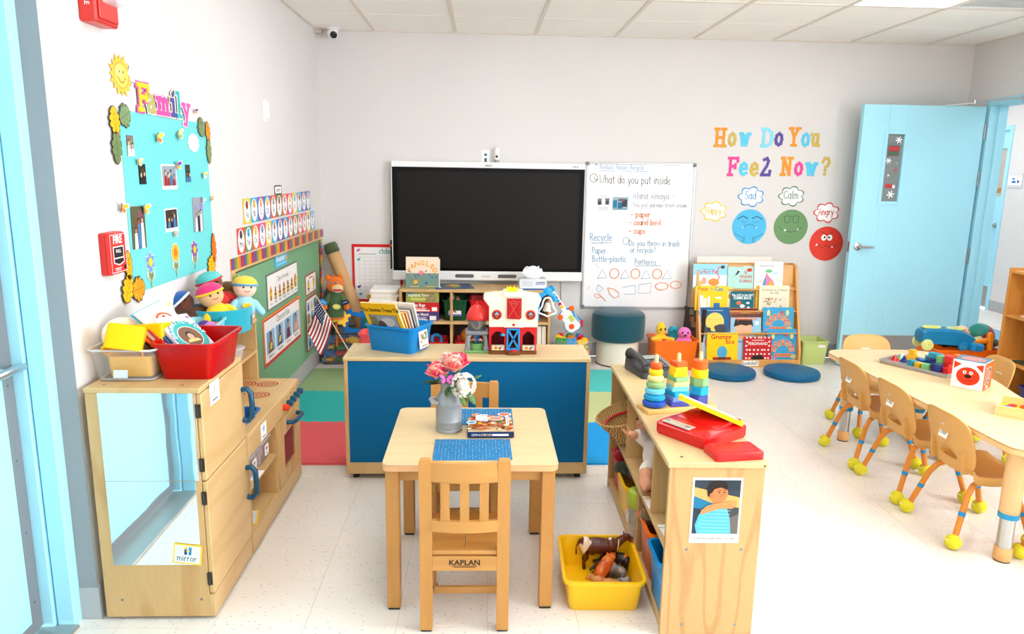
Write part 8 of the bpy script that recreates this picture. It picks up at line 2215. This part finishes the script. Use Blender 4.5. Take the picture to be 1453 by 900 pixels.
t=thing('stacking_toy','wooden stacking toy with three pegs of coloured pieces','toy',(.752,2.668,SZt),.262)
part('base',MB().span((-.145,-.048,0),(.145,.048,.018),.003),wood('toy_base',(232,186,110),(210,152,76),'x',amount=.4),t)
for x in(-.095,0,.095):part('peg',MB().at(x,0,.018).lathe([(.0075,0),(.0075,.197),(.005,.202),(.001,.203)],12),PINE,t)
rc=[(36,80,180),(24,150,200),(104,200,224),(140,180,120),(226,216,140),(252,206,20),(226,84,24)]
z=.018
for k,c in enumerate(rc):
 r=.044-.0035*k;h=.0245;part('ring',MB().at(-.095,0,z).lathe([(r*.8,0),(r,h*.28),(r*1.02,h*.5),(r,h*.75),(r*.82,h),(.009,h)],26),plastic(*c),t);z+=h
sc_=[(70,80,170),(110,140,214),(20,160,206),(110,206,230),(226,206,140),(130,176,120),(252,206,10),(252,206,10),(226,90,30)]
z=.018
for k,c in enumerate(sc_):
 s_=.076-.0035*k;h=.019;part('square_piece',MB().at(0,0,z,rz=.12*(k%3-1)).box((0,0,h/2),(s_,s_,h-.0005),.002),plastic(*c),t);z+=h
hc=[(70,80,160),(20,156,206),(130,176,120),(252,206,10),(226,96,26)]
z=.018
for k,c in enumerate(hc):
 r=.041-.003*k;h=.034;part('hexagon_piece',MB().at(.095,0,z,rz=.2*k).prism(circ(r,6 if k<3 else(18 if k==3 else 16)),0,h-.0005,.002),plastic(*c),t);z+=h

t=thing('toy_scale','red toy with a silver strip and a raised yellow lid on the toy shelf','toy',(.765,2.385,SZt),-.95)
RD=mat((216,16,20),.25)
m=MB();m.loft([[(x,y,0)for x,y in rrect(.215,.225,.02)],[(x,y,.008)for x,y in rrect(.222,.232,.02)],[(x,y,.038)for x,y in rrect(.222,.232,.02)],[(x,y,.048)for x,y in rrect(.2,.2,.02,4,0,.005)]]);part('body',m,RD,t)
m=MB();m.loft([[(-.08,y,z)for y,z in((-.03,.046),(.1,.046),(.1,.06),(.04,.062),(-.015,.056))],[(.09,y,z)for y,z in((-.03,.046),(.1,.046),(.1,.06),(.04,.062),(-.015,.056))]]);part('hump',m,RD,t)
part('silver_strip',MB().span((-.085,-.108,.0455),(.03,-.07,.0492),.0005),mat((200,196,186),.35,metal=.4),t)
a=Art();a.rect(-.045,0,.016,.01,(120,120,116));a.rect(.04,0,.02,.01,(120,120,116));part('strip_print',a,print_mat(),t,(-.0275,-.089,.0496),smooth=None)
A_,B_=Vector((.885,2.315,.662)),Vector((.675,2.385,.738));d_=Vector((.3,.92,-.24)).normalized();e_=(B_-A_).normalized();n_=e_.cross(d_).normalized()
if n_.z<0:n_=-n_
m=MB();m.M=Matrix.Rotation(.95,4,'Z')@Matrix.Translation((-.765,-2.385,-SZt));L_=(B_-A_).length
lp=[A_+e_*(x+L_/2)+d_*(y+.07)for x,y in rrect(L_,.14,.02)]
m.loft([[tuple(p)for p in lp],[tuple(p+n_*.014)for p in lp]]);ld=part('lid',m,plastic(252,200,10),t)
lp=[A_+e_*(x+L_/2)+d_*(y+.07)+n_*.0145 for x,y in rrect(L_-.04,.1,.01)];m2=MB();m2.M=m.M.copy();m2.loft([[tuple(p)for p in lp],[tuple(p+n_*.0005)for p in lp]]);part('lid_picture',m2,matte(240,200,190),ld,smooth=None)
t=thing('toy_cash_tray','flat red toy tray lying in front of the red toy','toy',(.815,2.195,SZt),.14)
m=MB();m.loft([[(x,y,0)for x,y in rrect(.165,.1,.01)],[(x,y,.022)for x,y in rrect(.165,.1,.01)],[(x,y,.026)for x,y in rrect(.157,.092,.01)]]);part('body',m,RD,t)
m=MB();m.tube([(x,y,.026)for x,y in rrect(.14,.075,.008)],.0015,5,True);part('rim',m,RD,t)

# ------------------------------------------------------------------ inside the toy shelf
def straw_mat():
 m,nt,b=new_mat('woven_straw')
 tc=nt.nodes.new('ShaderNodeTexCoord');w=nt.nodes.new('ShaderNodeTexWave');w.inputs['Scale'].default_value=34;w.inputs['Distortion'].default_value=6
 nt.links.new(tc.outputs['Object'],w.inputs['Vector']);mx=nt.nodes.new('ShaderNodeMix');mx.data_type='RGBA';mx.inputs['A'].default_value=S(222,184,120);mx.inputs['B'].default_value=S(150,104,48)
 nt.links.new(w.outputs['Fac'],mx.inputs['Factor']);nt.links.new(mx.outputs['Result'],b.inputs['Base Color']);b.inputs['Roughness'].default_value=.8
 bp=nt.nodes.new('ShaderNodeBump');bp.inputs['Strength'].default_value=.7;bp.inputs['Distance'].default_value=.003
 nt.links.new(w.outputs['Fac'],bp.inputs['Height']);nt.links.new(bp.outputs['Normal'],b.inputs['Normal'])
 return m
STRAW=straw_mat()
t=thing('straw_hat','upturned woven straw hat sticking out of the toy shelf','hat',sp(.06,.925,.325));t.rotation_euler=(.0,-.3,.2);t.scale=(1.02,1.02,1.0)
m=MB();m.lathe([(.025,0),(.055,.01),(.075,.05),(.105,.1),(.12,.135),(.117,.137),(.1,.104),(.07,.054),(.05,.016),(.001,.012)],28);part('hat_shell',m,STRAW,t)
m=MB();m.tube([(.12*math.cos(2*PI*k/28),.12*math.sin(2*PI*k/28),.136)for k in range(28)],.006,6,True);part('rim_braid',m,STRAW,t)
m=MB();m.tube([(.09*math.cos(q),.09*math.sin(q),.1)for q in[PI*(-.1+1.0*k/14)for k in range(15)]],.006,6);part('red_cord',m,cloth(196,30,36),t)
m=MB().ell((0,0,0),(.04,.05,.03),14,8);single('green_hat',m,cloth(190,206,130),'pale green toy hat tucked above the straw hat','toy',sp(.1,.9,.535))

# baby doll
t=thing('baby_doll','baby doll in white clothes lying in the middle compartment of the toy shelf','doll',sp(.075,.52,.314),rz=.25);t.scale=(1.06,1.06,1.06)
SK=matte(222,158,122)
part('head',MB().ell((.05,.13,.17),(.055,.06,.058),20,14),SK,t)
m=MB();m.ell((.04,.02,.085),(.07,.075,.07),16,10);m.capsule((.02,.07,.12),(-.035,.06,.16),.032,.026);m.capsule((.02,-.02,.08),(-.05,-.05,.07),.042,.034);m.capsule((.07,-.03,.07),(.03,-.09,.06),.042,.034)
blob('clothes',m,cloth(238,228,218),t,voxel=.005)
m=MB();m.capsule((-.05,-.05,.07),(-.075,-.085,.05),.03,.026);m.ell((-.08,-.1,.045),(.026,.032,.026),12,8)
for k in range(4):m.ell((-.1,-.095-.012*k,.05-.004*k),.009,8,6)
blob('leg',m,SK,t,voxel=.004)
m=MB();m.capsule((.03,-.09,.06),(-.0,-.13,.035),.03,.024);m.ell((-.02,-.14,.03),(.026,.024,.024),12,8);blob('leg',m,SK,t,voxel=.004)
m=MB();m.capsule((-.035,.06,.16),(-.06,.055,.165),.018,.016);m.ell((-.072,.052,.168),(.017,.019,.013),12,8)
for k in range(4):m.capsule((-.08,.04+.009*k,.17),(-.1,.03+.014*k,.176+.003*k),.0048,.0042,8)
m.capsule((-.066,.066,.172),(-.076,.078,.19),.005,.0045,8)
blob('hand',m,SK,t,voxel=.0022,smooth_it=3)
for x,y in((.0,.105),(.0,.15)):part('eye',MB().ell((x,y,.19),(.004,.008,.005),8,5),matte(90,50,40),t)
part('nose',MB().ell((-.006,.13,.175),(.007,.008,.006),8,6),SK,t)
m=MB();m.capsule((-.0,-.02,.02),(.0,.14,.03),.008);single('wooden_rattle',m,mat((150,74,40),.35),'brown wooden stick toy beneath the baby doll','toy',sp(.035,.345,.305),rot=(.15,0,.1))
a=Art();a.card(.1,.075,.0008,(246,244,240));a.rect(-.03,.0,.01,.07,(246,206,40));a.rect(.03,.01,.035,.04,(60,150,200));a.oval(0,0,.008,.008,(40,40,44),8);single('shelf_label',a,print_mat(),'picture label on the mid shelf under the baby doll','label',sp(.045,.33,.3146),rot=(0,0,-PI/2),smooth=None)
a=Art();a.card(.12,.085,.0008,(246,244,242));a.text('dress up',-.035,-.02,.014,(60,60,60),rot=PI/2)
for k in range(6):a.oval(.01+.016*(k%3),-.012+.024*(k//3),.006,.006,[(60,120,190),(214,60,50),(240,150,40),(90,160,90),(120,90,160),(60,160,200)][k],8)
single('shelf_label',a,print_mat(),'white picture label on the mid shelf near the end panel','label',sp(.06,.1,.3146),rot=(0,0,-PI/2+.05),smooth=None)
m=MB();m.ell((0,0,0),(.06,.05,.07),14,9);m.ell((.04,.02,-.06),(.05,.04,.05),12,8);m.ell((-.02,-.01,.05),(.03,.04,.04),12,8)
o=blob('dress_up_cloth',m,cloth(70,190,200),None,sp(.1,.1,.42),None,voxel=.006);tag(o,'bunched turquoise cloth in the near upper compartment of the toy shelf','cloth')

def low_bin(name,x,y,w,d,h,rgb,label):
 t_=thing(name,label,'bin',sp(x,y,.0465),ORZ,group='bins in the toy shelf');part('tub',tray_mb(w,d,h,.84,.004,.01,.02),plastic(*rgb),t_);return t_
low_bin('red_tub',.135,1.03,.26,.17,.17,(206,26,26),'red tub at the far end of the toy shelf, lower level')
low_bin('yellow_tub',.13,.79,.28,.26,.17,(250,196,16),'yellow tub of dark fabric on the lower level of the toy shelf')
low_bin('orange_tub',.135,.33,.27,.21,.19,(242,112,20),'orange tub of camouflage hats on the lower level of the toy shelf')
low_bin('blue_tub',.13,.12,.28,.19,.19,(10,140,210),'blue tub of books low in the toy shelf, next to the end panel')
def crumple(x,y,z,s,rgb,label,seed,flat=.6):
 rnd=random.Random(seed);m=MB()
 for k in range(9):m.ell((rnd.uniform(-.8,.8)*s,rnd.uniform(-.7,.7)*s,rnd.uniform(-.4,.4)*s*flat),(rnd.uniform(.25,.55)*s,rnd.uniform(.25,.5)*s,rnd.uniform(.2,.45)*s),10,7)
 o=blob('costume_cloth',m,cloth(*rgb),None,sp(x,y,z),None,voxel=.006,smooth_it=3);tag(o,label,'cloth','dress-up clothes in the toy shelf')
crumple(.08,1.02,.215,.08,(170,24,40),'red patterned bandana heaped in the red tub',1)
crumple(.06,.99,.28,.04,(190,170,150),'beige sock sticking up from the red tub',2,1.2)
crumple(.09,.82,.23,.1,(58,62,50),'dark camouflage cloth heaped in the yellow tub',3)
crumple(.12,.73,.24,.07,(30,60,60),'dark teal cloth at the back of the yellow tub',4)
crumple(.1,.35,.245,.09,(112,92,60),'brown striped cap heaped in the orange tub',5)
crumple(.13,.27,.255,.06,(60,66,50),'dark olive cap behind the brown one',6)
crumple(.09,.42,.27,.045,(150,160,180),'pale grey hat leaning at the back of the orange tub',7,1.0)
m=MB()
for k in range(3):m.tube([((.035-.01*k)*math.cos(2*PI*q/18),(.035-.01*k)*math.sin(2*PI*q/18),.004*k)for q in range(18)],.006,6,True)
single('rope_coil',m,matte(236,206,160),'coiled cream rope on the orange tub','rope',sp(.075,.245,.232),rot=(.2,-.5,0))
book('activity_book',.17,.21,.012,(60,130,160),'teal book standing in the blue tub',sp(.14,.13,.07),(PI/2-.1,0,PI/2+ORZ),group='books in the blue tub')
book('activity_book',.16,.19,.01,(240,190,30),'yellow book standing in the blue tub',sp(.16,.1,.07),(PI/2-.1,0,PI/2+ORZ),group='books in the blue tub')
t=thing('animal_jar','clear jar with a lime green lid on the lower level of the toy shelf','jar',sp(.05,.6,.0465))
part('jar',MB().lathe([(.045,0),(.05,.004),(.052,.13),(.049,.135),(.047,.13),(.046,.006),(.001,.005)],24),clear_mat((235,236,226),.25),t)
part('lid',MB().lathe([(.054,.128),(.056,.132),(.056,.17),(.05,.19),(.03,.2),(.001,.202)],24),plastic(176,200,60),t)
m=MB();rnd=random.Random(2)
for k in range(9):m.paint(*rnd.choice([(230,120,30),(110,70,40),(150,150,150),(240,190,60)])).ell((rnd.uniform(-.028,.028),rnd.uniform(-.028,.028),.02+.008*k),rnd.uniform(.01,.016),8,6)
o=part('toy_figures',m,toy_mat(),t);o['kind']='stuff'
a=Art();a.card(.05,.05,.0006,(226,226,236));part('jar_label',a,print_mat(),t,(-.0535,0,.08),(PI/2,0,-PI/2),smooth=None)

# ================================================================== YELLOW BIN OF TOY ANIMALS ON THE FLOOR
t=thing('yellow_bin','shallow yellow bin of toy animals on the floor by the toy shelf','bin',(.437,2.425,0),-.03)
part('tub',tray_mb(.29,.345,.12,.84,.004,.011,.025),mat((252,200,6),.3),t)
def patch_mat(name,c1,c2,scale=14.0,thr=.52):
 m,nt,b=new_mat(name)
 tc=nt.nodes.new('ShaderNodeTexCoord');n=nt.nodes.new('ShaderNodeTexNoise');n.inputs['Scale'].default_value=scale;n.inputs['Detail'].default_value=1
 nt.links.new(tc.outputs['Object'],n.inputs['Vector']);r=nt.nodes.new('ShaderNodeValToRGB');r.color_ramp.interpolation='LINEAR'
 r.color_ramp.elements[0].position=thr-.015;r.color_ramp.elements[0].color=S(*c1);r.color_ramp.elements[1].position=thr+.015;r.color_ramp.elements[1].color=S(*c2)
 nt.links.new(n.outputs['Fac'],r.inputs['Fac']);nt.links.new(r.outputs['Color'],b.inputs['Base Color']);b.inputs['Roughness'].default_value=.35
 return m
def animal(label,cat_name,loc,rot,s,material,kind,voxel=.0026):
 t=thing(cat_name,label,'toy animal',loc,rot=rot,group='toy animals in the yellow bin')
 m=MB()
 def E(c,r):m.ell([v*s for v in c],[v*s for v in r],12,8)
 def Cp(a_,b_,r0,r1):m.capsule([v*s for v in a_],[v*s for v in b_],r0*s,r1*s,10)
 if kind=='cow':
  E((0,0,.62),(.48,.2,.21));E((.3,0,.64),(.2,.2,.22));E((-.34,0,.64),(.18,.19,.2));Cp((.42,0,.7),(.6,0,.86),.13,.1);E((.68,0,.9),(.12,.085,.1));E((.8,0,.84),(.09,.065,.07))
  for y in(-.11,.11):
   Cp((.32,y,.5),(.33,y,.24),.075,.05);Cp((.33,y,.24),(.32,y,.04),.045,.055);Cp((-.36,y,.55),(-.3,y,.32),.095,.055);Cp((-.3,y,.32),(-.38,y,.2),.05,.045);Cp((-.38,y,.2),(-.36,y,.04),.042,.055);E((.62,y*1.2,.95),(.03,.07,.03))
  Cp((-.5,0,.76),(-.58,0,.55),.025,.02);Cp((-.58,0,.55),(-.57,0,.36),.02,.03);E((-.16,0,.42),(.1,.09,.07))
 elif kind=='lying':
  E((0,0,.17),(.44,.2,.17));E((.34,0,.22),(.2,.19,.2));Cp((.44,0,.28),(.56,0,.34),.13,.11);E((.62,0,.36),(.13,.11,.11));E((.73,0,.32),(.07,.07,.06))
  for y in(-.15,.15):Cp((.35,y,.08),(.6,y,.05),.06,.05);Cp((-.3,y,.1),(-.1,y*1.3,.05),.1,.05);E((.6,y*.5,.46),(.03,.03,.04))
  Cp((-.42,0,.15),(-.62,.1,.06),.03,.025)
 else:
  E((0,0,.42),(.36,.2,.22));E((.22,0,.46),(.2,.2,.24));Cp((.34,0,.48),(.5,0,.46),.16,.12);E((.6,0,.42),(.1,.08,.08))
  for y in(-.11,.11):
   Cp((.22,y,.35),(.22,y,.05),.07,.055);Cp((-.26,y,.38),(-.2,y,.22),.085,.05);Cp((-.2,y,.22),(-.25,y,.05),.045,.05);E((.42,y*1.1,.58),(.03,.05,.05))
  Cp((-.36,0,.46),(-.44,0,.3),.022,.018)
  if kind=='elephant':
   Cp((.62,0,.42),(.68,0,.2),.05,.03)
   for y in(-.16,.16):E((.44,y,.48),(.09,.03,.12))
 blob('body',m,material,t,voxel=voxel)
 if kind=='cow':
  m=MB();L_=[]
  for k in range(20):
   q=2*PI*k/20;L_.append((.47*s+.02*s*math.sin(q),.165*s*math.cos(q),.7*s+.17*s*math.sin(q)))
  m.tube(L_,.014*s,6,True);part('collar',m,matte(240,220,190),t)
  part('muzzle',MB().ell((.85*s,0,.83*s),(.045*s,.06*s,.055*s),10,7),matte(206,150,130),t)
  for y in(-1,1):part('eye',MB().ell((.73*s,y*.075*s,.93*s),.014*s,8,5),mat((20,16,16),.2),t)
 return t
animal('brown and white toy cow standing in the yellow bin','toy_cow',(.455,2.55,.006),(0,0,-.12),.15,patch_mat('cow_hide',(92,40,20),(240,222,196),15,.58),'cow')
animal('dark brown toy boar lying in the yellow bin','toy_boar',(.425,2.487,.012),(1.1,0,1.9),.1,patch_mat('boar',(60,38,24),(90,60,36),20),'pig')
animal('orange toy pig tipped over in the middle of the yellow bin','toy_pig',(.46,2.47,.012),(.2,-.3,.9),.125,patch_mat('orange_hide',(206,92,30),(226,120,50),12),'pig')
animal('black and orange toy tiger on the right of the yellow bin','toy_tiger',(.53,2.5,.012),(.4,.2,2.6),.12,patch_mat('tiger',(40,28,22),(226,120,30),26,.56),'pig')
animal('grey toy elephant in the yellow bin','toy_elephant',(.512,2.455,.008),(0,0,2.5),.1,patch_mat('grey_hide',(110,102,96),(150,142,136),16),'elephant')
animal('second grey toy elephant lying behind the tan lion','toy_elephant',(.49,2.44,.016),(1.3,0,.5),.09,patch_mat('grey_hide_b',(120,112,106),(156,150,144),16),'elephant')
animal('tan toy lion lying at the front of the yellow bin','toy_lion',(.47,2.4,.012),(0,0,3.0),.11,patch_mat('tan_hide',(206,142,74),(222,166,100),10),'lying')
